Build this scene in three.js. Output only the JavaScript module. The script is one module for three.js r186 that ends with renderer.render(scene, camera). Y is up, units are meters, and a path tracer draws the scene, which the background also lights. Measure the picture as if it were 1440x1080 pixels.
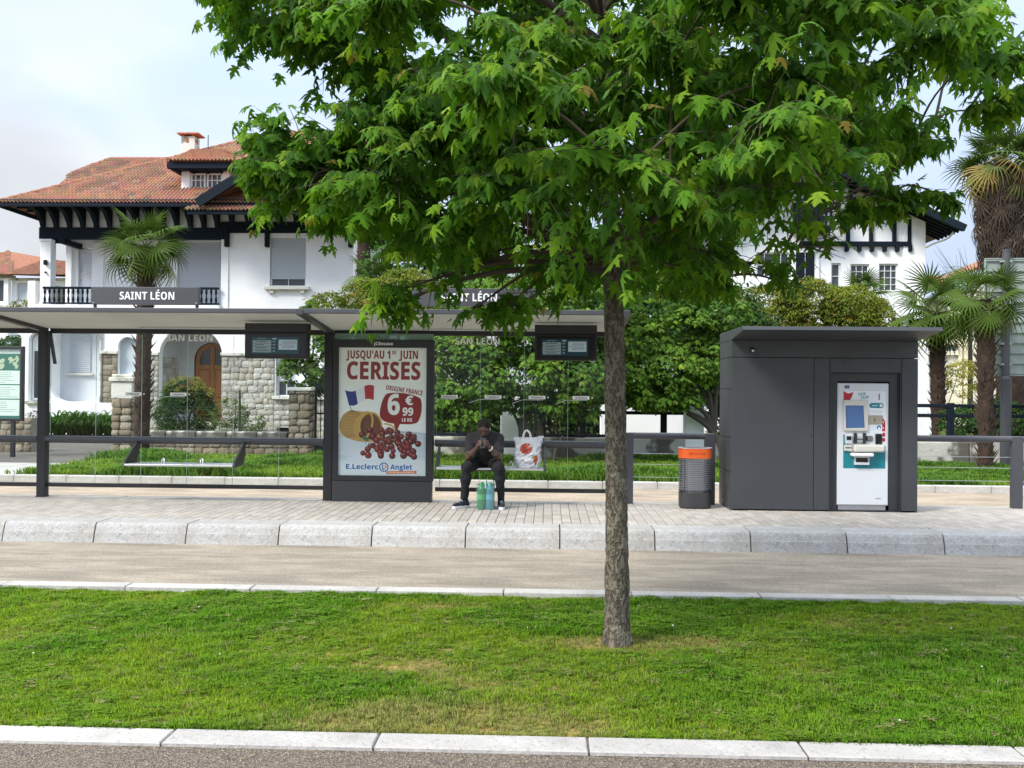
import * as THREE from 'three';
import { RoundedBoxGeometry } from 'three/addons/geometries/RoundedBoxGeometry.js';
import { mergeGeometries, mergeVertices } from 'three/addons/utils/BufferGeometryUtils.js';
import { FontLoader } from 'three/addons/loaders/FontLoader.js';
import { TextGeometry } from 'three/addons/geometries/TextGeometry.js';

// ───────────────────────── camera, sky, sun, exposure ─────────────────────────
const scene = new THREE.Scene();
const camera = new THREE.PerspectiveCamera(42.18, 4 / 3, 0.1, 2000);
camera.position.set(0, 1.75, 0);
camera.rotation.order = 'YXZ';
camera.rotation.set(0.0086, 0.037, 0.0085);
const renderer = new THREE.WebGLRenderer({ antialias: true });
renderer.toneMapping = THREE.LinearToneMapping;
renderer.toneMappingExposure = 1.54;
renderer.shadowMap.enabled = true;

const SUN = new THREE.Vector3(-0.56, 0.68, 0.48).normalize();
const sun = new THREE.DirectionalLight(new THREE.Color(1.0, 0.95, 0.86), 2.5);
sun.name = 'sun';
sun.position.copy(SUN).multiplyScalar(60).add(new THREE.Vector3(0, 0, -15));
sun.target.position.set(0, 0, -15);
sun.shadow.radius = 30;
sun.shadow.mapSize.set(4096, 4096);
Object.assign(sun.shadow.camera, { left: -40, right: 40, top: 40, bottom: -40, near: 1, far: 160 });
sun.castShadow = true;
scene.add(sun, sun.target);

// random numbers and noise
function rng(seed) { let s = seed | 0; return () => { s = (s + 0x6d2b79f5) | 0; let t = Math.imul(s ^ (s >>> 15), 1 | s); t = (t + Math.imul(t ^ (t >>> 7), 61 | t)) ^ t; return ((t ^ (t >>> 14)) >>> 0) / 4294967296; }; }
const hash3 = (x, y, z) => { let h = Math.imul(x, 374761393) ^ Math.imul(y, 668265263) ^ Math.imul(z, 2147483647 ^ 0x5bd1e995); h = Math.imul(h ^ (h >>> 13), 1274126177); h ^= h >>> 16; return (h >>> 0) / 4294967296; };
const fade = (t) => t * t * (3 - 2 * t), lerp = (a, b, t) => a + (b - a) * t, clamp = (x, a = 0, b = 1) => Math.min(b, Math.max(a, x)), smooth = (a, b, x) => fade(clamp((x - a) / (b - a)));
function noise3(x, y, z) {
  const X = Math.floor(x), Y = Math.floor(y), Z = Math.floor(z), u = fade(x - X), v = fade(y - Y), w = fade(z - Z);
  const q = (i, j, k) => hash3(X + i, Y + j, Z + k);
  return lerp(lerp(lerp(q(0, 0, 0), q(1, 0, 0), u), lerp(q(0, 1, 0), q(1, 1, 0), u), v), lerp(lerp(q(0, 0, 1), q(1, 0, 1), u), lerp(q(0, 1, 1), q(1, 1, 1), u), v), w);
}
const fbm3 = (x, y, z, o = 4) => { let s = 0, a = 0.5, n = 0; for (let i = 0; i < o; i++) { s += a * noise3(x, y, z); n += a; a *= 0.5; x = x * 2.03 + 7; y = y * 2.03 + 3; z = z * 2.03 + 11; } return s / n; };
// noise that tiles with period p (in lattice cells)
function tile2(x, y, p, seed) {
  const X = Math.floor(x), Y = Math.floor(y), u = fade(x - X), v = fade(y - Y), m = (a) => ((a % p) + p) % p;
  const q = (i, j) => hash3(m(X + i), m(Y + j), seed);
  return lerp(lerp(q(0, 0), q(1, 0), u), lerp(q(0, 1), q(1, 1), u), v);
}
const tileA = (u, v, px, py, seed) => { const x = u * px, y = v * py, X = Math.floor(x), Y = Math.floor(y), a = fade(x - X), b = fade(y - Y), q = (i, j) => hash3((X + i) % px, (Y + j) % py, seed); return lerp(lerp(q(0, 0), q(1, 0), a), lerp(q(0, 1), q(1, 1), a), b); };
const tfbm = (u, v, p, seed, o = 4) => { let s = 0, a = 0.5, n = 0; for (let i = 0; i < o; i++) { s += a * tile2(u * p, v * p, p, seed + i); n += a; a *= 0.5; p *= 2; } return s / n; };

{ // overcast sky, brighter overhead, with soft blue gaps between the clouds
  const W = 1024, H = 512, data = new Float32Array(W * H * 4);
  for (let r = 0; r < H; r++) {
    const el = ((r + 0.5) / H - 0.5) * Math.PI, y = Math.sin(el);
    for (let c = 0; c < W; c++) {
      const az = ((c + 0.5) / W - 0.5) * 2 * Math.PI, x = Math.cos(az) * Math.cos(el), z = Math.sin(az) * Math.cos(el), i = (r * W + c) * 4;
      if (y < -0.01) { data.set([0.2, 0.2, 0.18, 1], i); continue; }
      const k = 1 / (Math.max(y, 0) + 0.28), warp = fbm3(x * k * 1.1 + 9, y * 2, z * k * 1.1, 3);
      const d = fbm3(x * k * 1.25 + warp * 1.6 + 3.3, y * 3.1 + 1, z * k * 1.25 + 4.1, 6);
      const cover = smooth(0.36, 0.60, d), body = fbm3(x * k * 3 + 20, y * 5, z * k * 3 + warp * 2, 4);
      const up = Math.max(y, 0), lum = 0.42 * (1 + 2.3 * up);
      const toSun = Math.max(0, x * SUN.x + y * SUN.y + z * SUN.z), glow = 1 + 0.8 * toSun ** 6;
      const cl = (0.88 + 0.27 * smooth(0.3, 0.7, body)) * lum * glow;
      const white = [cl * 0.95, cl * 0.99, cl * 1.04], hz = Math.exp(-up * 7);
      const blue = [lerp(0.33, 0.42, hz), lerp(0.43, 0.49, hz), lerp(0.62, 0.61, hz)].map((v) => v * (1 + 1.2 * up) * glow);
      const f = lerp(0.15, 0.95, cover);
      for (let q = 0; q < 3; q++) data[i + q] = lerp(blue[q], white[q], f);
      data[i + 3] = 1;
    }
  }
  const t = new THREE.DataTexture(data, W, H, THREE.RGBAFormat, THREE.FloatType);
  t.mapping = THREE.EquirectangularReflectionMapping; t.magFilter = t.minFilter = THREE.LinearFilter; t.wrapS = THREE.RepeatWrapping; t.needsUpdate = true;
  scene.background = t; scene.environment = t;
}

// ───────────────────────── helpers ─────────────────────────
const V = (x, y, z) => new THREE.Vector3(x, y, z), PI = Math.PI;
const taken = new Map();
function numbered(name) { const n = taken.get(name) ?? 0; taken.set(name, n + 1); return n ? name + '_' + String(n).padStart(3, '0') : name; }
function plain(g) { // non-indexed position, normal, uv only
  let o = g.index ? g.toNonIndexed() : g.clone();
  for (const k of Object.keys(o.attributes)) if (!['position', 'normal', 'uv', ...(g.userData.tint ? ['color'] : [])].includes(k)) o.deleteAttribute(k);
  if (!o.attributes.normal) o.computeVertexNormals();
  if (!o.attributes.uv) o.setAttribute('uv', new THREE.BufferAttribute(new Float32Array(o.attributes.position.count * 2), 2));
  o.userData = g.userData;
  return o;
}
function uvMetres(g) { // box mapping in metres, by the way each face points
  const p = g.attributes.position, uv = g.attributes.uv, a = V(), b = V(), c = V(), n = V();
  for (let i = 0; i < p.count; i += 3) {
    a.fromBufferAttribute(p, i); b.fromBufferAttribute(p, i + 1); c.fromBufferAttribute(p, i + 2);
    n.copy(b).sub(a).cross(c.clone().sub(a));
    const x = Math.abs(n.x), y = Math.abs(n.y), z = Math.abs(n.z), k = y >= x && y >= z ? ['x', 'z'] : x > z ? ['z', 'y'] : ['x', 'y'];
    [a, b, c].forEach((q, j) => uv.setXY(i + j, q[k[0]], q[k[1]]));
  }
  return g;
}
function geo(list) {
  const parts = [].concat(list).map((g) => { const p = plain(g); return g.userData.keepUV ? p : uvMetres(p); });
  if (parts.length === 1) return parts[0];
  return mergeGeometries(parts.map((p) => { p.userData = {}; return p; }), false);
}
function obj(name, geos, mat, parent = scene, label) {
  const m = new THREE.Mesh(geo(geos), mat);
  m.name = parent === scene ? numbered(name) : name;
  if (label) m.userData.label = label;
  parent.add(m);
  return m;
}
function part(name, geometry, mat, parent, pos, rot) { // a piece that shares its geometry
  const m = new THREE.Mesh(geometry, mat); m.name = name; parent.add(m);
  if (pos) m.position.set(...pos);
  if (rot) m.rotation.set(...rot);
  return m;
}
function struct(name, geos, mat) { const m = obj(name, geos, mat); m.userData.kind = 'structure'; return m; }
function tag(o, label, category, group, kind) { o.userData.label = label; if (category) o.userData.category = category; if (group) o.userData.group = group; if (kind) o.userData.kind = kind; return o; }
function thing(name, label, category, [x, y, z] = [0, 0, 0], turn = 0, group) {
  const o = new THREE.Group(); o.name = numbered(name); scene.add(o);
  o.position.set(x, y, z); o.rotation.y = turn; return tag(o, label, category, group);
}
function dup(o, label, [x, y, z], turn = 0) { const c = o.clone(); c.name = numbered(o.name.replace(/_\d{3}$/, '')); scene.add(c); c.position.set(x, y, z); c.rotation.y = turn; c.userData = { ...o.userData, label }; return c; }
function copies(name, geometry, mat, mats, colors, parent = scene) {
  const m = new THREE.InstancedMesh(geometry, mat, mats.length); m.name = parent === scene ? numbered(name) : name; m.userData.kind = 'stuff';
  mats.forEach((q, i) => m.setMatrixAt(i, q));
  if (colors) colors.forEach((c, i) => m.setColorAt(i, c));
  parent.add(m); return m;
}
const box = (w, h, d, x = 0, y = 0, z = 0, rx = 0, ry = 0, rz = 0) => { const g = new THREE.BoxGeometry(w, h, d); if (rx) g.rotateX(rx); if (ry) g.rotateY(ry); if (rz) g.rotateZ(rz); return g.translate(x, y, z); };
const rbox = (w, h, d, x = 0, y = 0, z = 0, r = 0.01, s = 2) => new RoundedBoxGeometry(w, h, d, s, Math.min(r, w / 2.01, h / 2.01, d / 2.01)).translate(x, y, z);
const cyl = (r1, r2, h, x = 0, y = 0, z = 0, s = 20, open = false) => new THREE.CylinderGeometry(r1, r2, h, s, 1, open).translate(x, y, z);
function bar(a, b, r, s = 8, r2 = r) { const d = b.clone().sub(a), g = new THREE.CylinderGeometry(r2, r, d.length(), s, 1).translate(0, d.length() / 2, 0); g.applyQuaternion(new THREE.Quaternion().setFromUnitVectors(V(0, 1, 0), d.normalize())); return g.translate(a.x, a.y, a.z); }
function beam(a, b, w, h) { // rectangular beam between two points
  const d = b.clone().sub(a), L = d.length(), g = new THREE.BoxGeometry(w, h, L); const m = new THREE.Matrix4().lookAt(b, a, V(0, 1, 0)); return g.applyMatrix4(m).translate((a.x + b.x) / 2, (a.y + b.y) / 2, (a.z + b.z) / 2);
}
const tube = (pts, r, seg = 24, rs = 7) => new THREE.TubeGeometry(new THREE.CatmullRomCurve3(pts), seg, r, rs);
function taper(pts, r0, r1, seg = 14, rs = 7) { // tapered tube
  const c = new THREE.CatmullRomCurve3(pts), g = new THREE.TubeGeometry(c, seg, 1, rs), p = g.attributes.position, n = g.attributes.normal;
  for (let i = 0; i <= seg; i++) { const q = c.getPointAt(i / seg), r = lerp(r0, r1, i / seg); for (let j = 0; j <= rs; j++) { const k = i * (rs + 1) + j; p.setXYZ(k, q.x + n.getX(k) * r, q.y + n.getY(k) * r, q.z + n.getZ(k) * r); } }
  return g;
}
function shapeOf(pts, holes = []) { const s = new THREE.Shape(pts.map(([x, y]) => new THREE.Vector2(x, y))); for (const h of holes) s.holes.push(h.getPoints ? h : new THREE.Path(h.map(([x, y]) => new THREE.Vector2(x, y)))); return s; }
const prism = (pts, depth, z = 0, holes = [], bevel = 0) => new THREE.ExtrudeGeometry(shapeOf(pts, holes), { depth: depth - 2 * bevel, bevelEnabled: bevel > 0, bevelSize: bevel, bevelThickness: bevel, bevelSegments: 1, bevelOffset: -bevel, curveSegments: 20 }).translate(0, 0, z + bevel);
const rect = (x0, y0, x1, y1) => [[x0, y0], [x1, y0], [x1, y1], [x0, y1]];
function arch(x0, x1, y0, spring, n = 18, squash = 1) { const r = (x1 - x0) / 2, cx = (x0 + x1) / 2, o = [[x0, y0], [x1, y0]]; for (let i = 0; i <= n; i++) { const a = (i / n) * PI; o.push([cx + r * Math.cos(a), spring + r * squash * Math.sin(a)]); } return o; }
function slab(w, h, d, c) { // block with chamfered top edges, base at y = 0, no underside
  const W = w / 2, D = d / 2, a = [[-W, 0, -D], [W, 0, -D], [W, 0, D], [-W, 0, D]], b = a.map(([x, , z]) => [x, h - c, z]), t = a.map(([x, , z]) => [x - Math.sign(x) * c, h, z - Math.sign(z) * c]), pos = [];
  const quad = (p, q, r, s) => pos.push(...p, ...r, ...q, ...p, ...s, ...r);
  for (let i = 0; i < 4; i++) { const j = (i + 1) % 4; quad(a[i], a[j], b[j], b[i]); quad(b[i], b[j], t[j], t[i]); }
  quad(t[0], t[1], t[2], t[3]);
  const g = new THREE.BufferGeometry(); g.setAttribute('position', new THREE.Float32BufferAttribute(pos, 3)); g.computeVertexNormals(); return g;
}
const flat = (x0, z0, x1, z1, y) => { const g = new THREE.PlaneGeometry(x1 - x0, Math.abs(z1 - z0)); g.rotateX(-PI / 2); return g.translate((x0 + x1) / 2, y, (z0 + z1) / 2); };
const mat4 = (p, q, s) => new THREE.Matrix4().compose(p, q, typeof s === 'number' ? V(s, s, s) : s);
function basis(y, up) { const Y = y.clone().normalize(), X = Y.clone().cross(up).normalize(), Z = X.clone().cross(Y); return new THREE.Matrix4().makeBasis(X, Y, Z); }

// ───────────────────────── textures and materials ─────────────────────────
const enc = (v) => Math.round(255 * clamp(v));
function dtex(w, h, fn, rep, srgb = true) {
  const d = new Uint8Array(w * h * 4);
  for (let y = 0; y < h; y++) for (let x = 0; x < w; x++) { const c = fn((x + 0.5) / w, (y + 0.5) / h), i = (y * w + x) * 4; if (typeof c === 'number') d[i] = d[i + 1] = d[i + 2] = enc(c); else { d[i] = enc(c[0]); d[i + 1] = enc(c[1]); d[i + 2] = enc(c[2]); } d[i + 3] = 255; }
  const t = new THREE.DataTexture(d, w, h); t.wrapS = t.wrapT = THREE.RepeatWrapping; t.magFilter = t.minFilter = THREE.LinearFilter;
  if (srgb) t.colorSpace = THREE.SRGBColorSpace;
  if (rep) t.repeat.set(rep[0], rep[1] ?? rep[0]);
  t.needsUpdate = true; return t;
}
const S3 = (c, k) => c.map((v) => v * k), mix3 = (a, b, t) => a.map((v, i) => lerp(v, b[i], t));
const std = (o) => new THREE.MeshStandardMaterial(o), phys = (o) => new THREE.MeshPhysicalMaterial(o);
const lin = (r, g, b) => new THREE.Color().setRGB(r, g, b);
function grainTex(size, rep, base, amp, cells, seed, spots) { return dtex(size, size, (u, v) => { const n = tfbm(u, v, cells, seed, 5), f = tfbm(u, v, size / 3 | 0, seed + 9, 1); let k = 1 + amp * (n - 0.5) * 2 + amp * 0.7 * (f - 0.5); let c = S3(base, k); if (spots) { const s = smooth(spots[0], spots[1], tfbm(u, v, spots[2], seed + 31, 4)); c = mix3(c, spots[3], s); } return c; }, [1 / rep]); }
const M = {};
{
  const gravel = (u, v, n, seed) => { // worley cells: stones in a binder
    const X = Math.floor(u * n), Y = Math.floor(v * n); let d1 = 9, d2 = 9, id = 0;
    for (let i = -1; i <= 1; i++) for (let j = -1; j <= 1; j++) { const cx = ((X + i) % n + n) % n, cy = ((Y + j) % n + n) % n, px = X + i + hash3(cx, cy, seed), py = Y + j + hash3(cx, cy, seed + 1), d = Math.hypot(u * n - px, v * n - py); if (d < d1) { d2 = d1; d1 = d; id = hash3(cx, cy, seed + 2); } else if (d < d2) d2 = d; }
    return [d2 - d1, id];
  };
  const G = 1024; // coarse exposed aggregate of the near road, 1 m a tile
  const stoneC = [[0.74, 0.69, 0.60], [0.60, 0.56, 0.52], [0.50, 0.475, 0.45], [0.67, 0.62, 0.56], [0.44, 0.42, 0.405]];
  const coarse = dtex(G, G, (u, v) => { const [e, id] = gravel(u, v, 150, 5), s = smooth(0.05, 0.3, e), c = stoneC[Math.floor(id * 4.99)]; return mix3([0.22, 0.20, 0.19], S3(c, 0.9 + 0.2 * tfbm(u, v, 64, 8, 2)), s * (id > 0.12 ? 1 : 0.2)); }, [1]);
  const coarseB = dtex(G, G, (u, v) => { const [e, id] = gravel(u, v, 150, 5); return smooth(0, 0.45, e) * (0.5 + 0.5 * id); }, [1], false);
  M.road = std({ map: coarse, bumpMap: coarseB, bumpScale: 0.006, roughness: 0.93, color: lin(1.28, 1.19, 1.06) });
  // fine beige chippings of the bus lane
  const lane = dtex(1024, 1024, (u, v) => { const [e, id] = gravel(u, v, 200, 17), big = tfbm(u, v, 4, 50, 4), st = 0.6 * tileA(u, v, 3, 11, 55) + 0.4 * tileA(u, v, 7, 26, 56); let c = mix3([0.60, 0.565, 0.52], [0.76, 0.72, 0.655], id); c = mix3(c, [0.52, 0.49, 0.455], 0.5 * (1 - smooth(0.02, 0.2, e))); c = S3(c, 0.89 + 0.22 * big); return mix3(c, S3(c, 0.88), smooth(0.45, 0.75, st)); }, [1 / 2]);
  const laneB = dtex(512, 512, (u, v) => smooth(0, 0.4, gravel(u, v, 200, 17)[0]), [1 / 2], false);
  M.lane = std({ map: lane, bumpMap: laneB, bumpScale: 0.003, roughness: 0.95, color: lin(0.81, 0.79, 0.745) });
  M.lane2 = std({ map: lane, bumpMap: laneB, bumpScale: 0.003, roughness: 0.95, color: lin(1.0, 0.92, 0.82) });
  M.drive = std({ map: lane, bumpMap: laneB, bumpScale: 0.003, roughness: 0.95, color: lin(0.33, 0.34, 0.35) });
  const conc = grainTex(512, 1, [0.74, 0.73, 0.71], 0.10, 6, 61, [0.62, 0.82, 60, [0.64, 0.63, 0.61]]);
  const concB = dtex(512, 512, (u, v) => 0.6 * tfbm(u, v, 60, 66, 3) + 0.4 * smooth(0.35, 0.55, tfbm(u, v, 30, 67, 3)), [1], false);
  M.kerb = std({ map: conc, bumpMap: concB, bumpScale: 0.003, roughness: 0.9 });
  M.kerbs = [0.88, 0.83, 0.92, 0.86].map((k, i) => std({ map: conc, bumpMap: concB, bumpScale: 0.003, roughness: 0.9, color: lin(k, k * (0.99 - 0.01 * (i % 2)), k * 0.98) }));
  // weathered granite of the bus kerb: grime, pits and runs low on the face
  const grime = dtex(1024, 512, (u, v) => { // v: 0 at the road, 1 at the top edge (one tile = 1.3 m)
    const n = tfbm(u, v, 5, 71, 5), pits = smooth(0.60, 0.72, tfbm(u, v, 40, 75, 3)) * smooth(0.25, 0.5, tfbm(u, v, 8, 79, 3));
    let c = S3([0.75, 0.745, 0.735], 0.9 + 0.2 * tfbm(u, v, 90, 73, 2)); c = mix3(c, [0.68, 0.66, 0.62], 0.55 * smooth(0.44, 0.70, n));
    return mix3(c, [0.58, 0.57, 0.56], 0.45 * pits); }, [1 / 1.3, 1 / 1.3]);
  M.busKerb = [0.80, 0.76, 0.83].map((k) => std({ map: grime, bumpMap: concB, bumpScale: 0.004, roughness: 0.88, color: lin(k, k, k) }));
  M.pavers = [[0.66, 0.615, 0.57], [0.72, 0.665, 0.61], [0.61, 0.575, 0.54], [0.76, 0.72, 0.67], [0.64, 0.61, 0.585]].map((c) => std({ map: conc, bumpMap: concB, bumpScale: 0.002, roughness: 0.9, color: lin(c[0] * 1.15, c[1] * 1.15, c[2] * 1.15) }));
  M.joint = std({ map: conc, color: lin(0.22, 0.20, 0.18), roughness: 1 });
  M.slabs = std({ map: conc, bumpMap: concB, bumpScale: 0.002, color: lin(0.72, 0.68, 0.62), roughness: 0.92 });
  M.white = std({ map: grainTex(512, 2, [0.965, 0.965, 0.965], 0.03, 5, 81), bumpMap: concB, bumpScale: 0.002, roughness: 0.85, color: lin(0.955, 0.965, 0.975) });
  M.whiteOld = std({ map: grainTex(512, 3, [0.88, 0.87, 0.84], 0.06, 5, 83, [0.54, 0.74, 7, [0.56, 0.55, 0.50]]), bumpMap: concB, bumpScale: 0.004, roughness: 0.92, color: lin(0.9, 0.9, 0.88) });
  M.gardenWall = std({ map: grainTex(512, 2.4, [0.78, 0.77, 0.74], 0.10, 5, 85, [0.50, 0.68, 6, [0.40, 0.39, 0.36]]), bumpMap: concB, bumpScale: 0.006, roughness: 0.95, color: lin(0.8, 0.8, 0.78) });
  M.timber = phys({ color: lin(0.007, 0.013, 0.022), roughness: 0.75, specularIntensity: 0.35 });
  M.timberEdge = phys({ color: lin(0.009, 0.016, 0.025), roughness: 0.75, specularIntensity: 0.35 });
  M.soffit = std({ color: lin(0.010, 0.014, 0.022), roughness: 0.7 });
  M.shutter = std({ color: lin(0.50, 0.54, 0.58), roughness: 0.6 });
  M.shadedWall = std({ map: M.white.map, color: lin(0.62, 0.64, 0.67), roughness: 0.85 });  // white wall darkened in colour for the shade of bay and porch
  M.frame = std({ color: lin(0.74, 0.75, 0.76), roughness: 0.5 });
  M.pane = phys({ color: lin(0.05, 0.06, 0.07), roughness: 0.08, metalness: 0, specularIntensity: 1 });
  M.oak = std({ map: dtex(256, 256, (u, v) => { const g = tfbm(u, v * 0.2, 24, 91, 4); return mix3([0.56, 0.36, 0.17], [0.70, 0.47, 0.24], g); }, [0.8]), roughness: 0.5 });
  M.tile = std({ map: grainTex(256, 0.7, [0.95, 0.95, 0.95], 0.14, 6, 93), roughness: 0.88, color: lin(1, 1, 1) });
  M.ridge = std({ map: M.tile.map, roughness: 0.88, color: lin(0.36, 0.155, 0.09) });
  M.brickRed = std({ map: grainTex(256, 1, [0.62, 0.36, 0.27], 0.2, 8, 95), roughness: 0.9 });
  const rub = (base, s) => std({ map: grainTex(256, 0.6, base, 0.17, 5, s, [0.58, 0.74, 9, S3(base, 0.66)]), bumpMap: concB, bumpScale: 0.012, roughness: 0.93 });
  M.rubble = [rub([0.78, 0.765, 0.73], 101), rub([0.69, 0.675, 0.64], 105), rub([0.735, 0.705, 0.64], 109), rub([0.82, 0.81, 0.775], 113)];
  M.rubbleWarm = [rub([0.66, 0.605, 0.515], 121), rub([0.60, 0.545, 0.455], 125), rub([0.70, 0.66, 0.585], 129), rub([0.55, 0.50, 0.43], 131)];
  M.mortar = std({ map: conc, color: lin(0.55, 0.53, 0.49), roughness: 1 });
  // painted steel of the shelter and the kiosk: fine powder-coat grain
  const powder = dtex(256, 256, (u, v) => 0.5 + 0.5 * (tfbm(u, v, 90, 141, 2) - 0.5), [6], false);
  const scuff = dtex(512, 512, (u, v) => { const n = tfbm(u, v, 4, 143, 5); return 0.42 + 0.26 * (n - 0.5) + 0.10 * smooth(0.6, 0.75, tfbm(u, v, 30, 147, 3)); }, [0.5], false);
  const dusty = grainTex(512, 2, [0.94, 0.95, 0.96], 0.06, 4, 149);
  const paint = (r, g, b, k = 1) => std({ color: lin(r, g, b), map: dusty, roughnessMap: scuff, roughness: k, bumpMap: powder, bumpScale: 0.0004, metalness: 0 });
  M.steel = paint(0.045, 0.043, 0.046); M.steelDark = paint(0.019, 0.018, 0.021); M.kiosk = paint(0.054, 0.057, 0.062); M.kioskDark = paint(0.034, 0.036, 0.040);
  M.sign = paint(0.075, 0.075, 0.082); M.rail = paint(0.078, 0.078, 0.088);
  M.black = paint(0.008, 0.008, 0.009, 0.8);
  M.soft = std({ map: dusty, color: lin(0.50, 0.485, 0.45), roughness: 0.55 });
  M.alu = std({ color: lin(0.72, 0.73, 0.75), metalness: 1, roughness: 0.32 });
  M.aluDull = std({ color: lin(0.55, 0.56, 0.57), metalness: 0.8, roughness: 0.48 });
  M.galv = std({ map: grainTex(256, 0.8, [0.80, 0.82, 0.80], 0.07, 7, 151), color: lin(0.50, 0.55, 0.53), metalness: 0.25, roughness: 0.6 });
  M.glass = phys({ color: lin(0.93, 0.965, 0.945), transmission: 1, thickness: 0, roughness: 0.0, ior: 1.45, specularIntensity: 0.5 });
  M.glassEdge = phys({ color: lin(0.42, 0.55, 0.50), roughness: 0.2 });
  M.letter = std({ color: lin(0.85, 0.85, 0.85), roughness: 0.5 });
  M.orange = std({ color: lin(0.74, 0.115, 0.015), roughness: 0.42 });
  M.machine = std({ map: dusty, color: lin(0.66, 0.68, 0.70), roughness: 0.42 });
  M.soil = std({ map: dtex(512, 512, (u, v) => mix3([0.42, 0.42, 0.18], [0.60, 0.51, 0.30], smooth(0.4, 0.7, tfbm(u, v, 14, 161, 5))).map((c) => c * (0.7 + 0.6 * tfbm(u, v, 120, 165, 2))), [0.5]), roughness: 1, color: lin(0.95, 0.92, 0.85) });
  M.garden = std({ map: M.soil.map, roughness: 1, color: lin(0.45, 0.5, 0.4) });
  const barkC = dtex(512, 1024, (u, v) => { const w = tfbm(u, v, 6, 172, 3) * 0.12, n = tfbm(u + w, v, 10, 171, 5), crack = smooth(0.38, 0.58, tfbm(u * 1 + w, v * 1, 44, 175, 4)), lich = smooth(0.48, 0.66, tfbm(u, v, 14, 179, 4)) * smooth(0.38, 0.6, tfbm(u, v, 70, 183, 2));
    let c = mix3([0.27, 0.245, 0.22], [0.40, 0.37, 0.335], crack); c = S3(c, 0.8 + 0.4 * n); return mix3(c, [0.47, 0.48, 0.42], 0.8 * lich); }, [1, 1]);
  const barkB = dtex(512, 1024, (u, v) => { const w = tfbm(u, v, 6, 172, 3) * 0.12; return smooth(0.38, 0.58, tfbm(u + w, v, 44, 175, 4)) * 0.7 + 0.3 * tfbm(u, v, 70, 187, 2); }, [1, 1], false);
  M.bark = std({ map: barkC, bumpMap: barkB, bumpScale: 0.014, roughness: 0.96, color: lin(1.22, 1.2, 1.12) });
  M.twig = std({ color: lin(0.085, 0.062, 0.045), roughness: 0.9 });
  M.palmBark = std({ map: grainTex(256, 0.5, [0.22, 0.165, 0.13], 0.4, 9, 191), roughness: 1 });
  M.fibre = std({ color: lin(0.065, 0.042, 0.028), roughness: 1 });
  const leafMap = dtex(128, 128, (u, v) => { // veins of a maple leaf: base at (0.5, 0.06)
    const x = (u - 0.5) * 1.4, y = v * 1.1 - 0.06; let d = Math.abs(x) * (y > 0 ? 1 : 3);
    for (const a of [0.55, 1.15]) { const s = Math.abs(Math.abs(x) * Math.cos(a) - y * Math.sin(PI / 2 - a) * Math.tan(a) * Math.cos(a)); d = Math.min(d, s + 0.004); }
    return S3([0.86, 0.90, 0.84], 1 + 0.22 * (1 - smooth(0.004, 0.022, d)) + 0.14 * (tfbm(u, v, 9, 195, 3) - 0.5)); });
  const leaf = (o) => phys({ map: leafMap, color: lin(1, 1, 1), transmission: 0.52, thickness: 0, roughness: 0.92, specularIntensity: 0.15, clearcoat: 0.12, clearcoatRoughness: 0.36, ...o });
  M.leaf = leaf({});
  M.leafTints = [[0.118, 0.270, 0.014], [0.155, 0.325, 0.016], [0.066, 0.178, 0.012], [0.225, 0.385, 0.018], [0.30, 0.44, 0.03], [0.26, 0.19, 0.028]].map((c) => leaf({ color: lin(...c) }));
  M.foliage = phys({ color: lin(1, 1, 1), transmission: 0.34, thickness: 0, roughness: 0.95, specularIntensity: 0.25, clearcoat: 0.06, clearcoatRoughness: 0.5 });
  M.blade = phys({ color: lin(1, 1, 1), transmission: 0.3, thickness: 0, roughness: 0.95, specularIntensity: 0.12 });
  M.frond = phys({ color: lin(0.072, 0.128, 0.016), transmission: 0.22, thickness: 0, roughness: 0.9, specularIntensity: 0.3 });
  M.frondOld = phys({ color: lin(0.36, 0.255, 0.055), transmission: 0.3, thickness: 0, roughness: 0.95 });
  M.frondMid = phys({ color: lin(0.15, 0.19, 0.035), transmission: 0.3, thickness: 0, roughness: 0.95 });
  M.frondDead = std({ color: lin(0.20, 0.14, 0.095), roughness: 1 });
  M.petiole = std({ color: lin(0.13, 0.17, 0.05), roughness: 0.8 });
}

// ───────────────────────── ground, roads, kerbs, platform ─────────────────────────
const PLAT = 0.22;                                   // height of the stop's platform above the bus lane
const Z = { kerbN: -4.83, kerbN2: -5.03, kerbF: -8.45, kerbF2: -8.60, lane: -11.17, paver: -11.66, back: -13.92, back2: -14.08, road2: -18.30, strip: -18.48, wall: -23.6 };
{
  struct('ground', flat(-700, 30, 700, -1200, -0.42), M.garden);
  struct('near_road', flat(-60, 25, 60, Z.kerbN, 0), M.road);
  struct('bus_lane', flat(-60, Z.kerbF2, 60, Z.lane - 0.1, 0.0), M.lane);
  struct('far_lane', flat(-60, Z.back2, 60, Z.road2 - 0.1, 0.0), M.lane2);
  struct('median_soil', flat(-60, Z.kerbN2 + 0.01, 60, Z.kerbF - 0.01, 0.004), M.soil);
}
function kerbRow(name, z0, z1, y, joint, from, to, seedN, mats, make) { // a row of kerb stones, each a piece of the kerb
  const r = rng(seedN), bed = struct(name, box(to - from, y + 0.1, Math.abs(z1 - z0) - 0.016, (from + to) / 2, y - 0.006 - (y + 0.1) / 2, (z0 + z1) / 2), M.joint);
  const L = joint - 0.011, shapes = make(L);
  for (let x = from; x < to - 0.01; x += joint) part('kerb_stone', shapes[Math.floor(r() * shapes.length)], mats[Math.floor(r() * mats.length)], bed, [x + joint / 2, (r() - 0.5) * 0.004, (z0 + z1) / 2 + (r() - 0.5) * 0.004], [0, (r() - 0.5) * 0.003, 0]);
  return bed;
}
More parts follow.
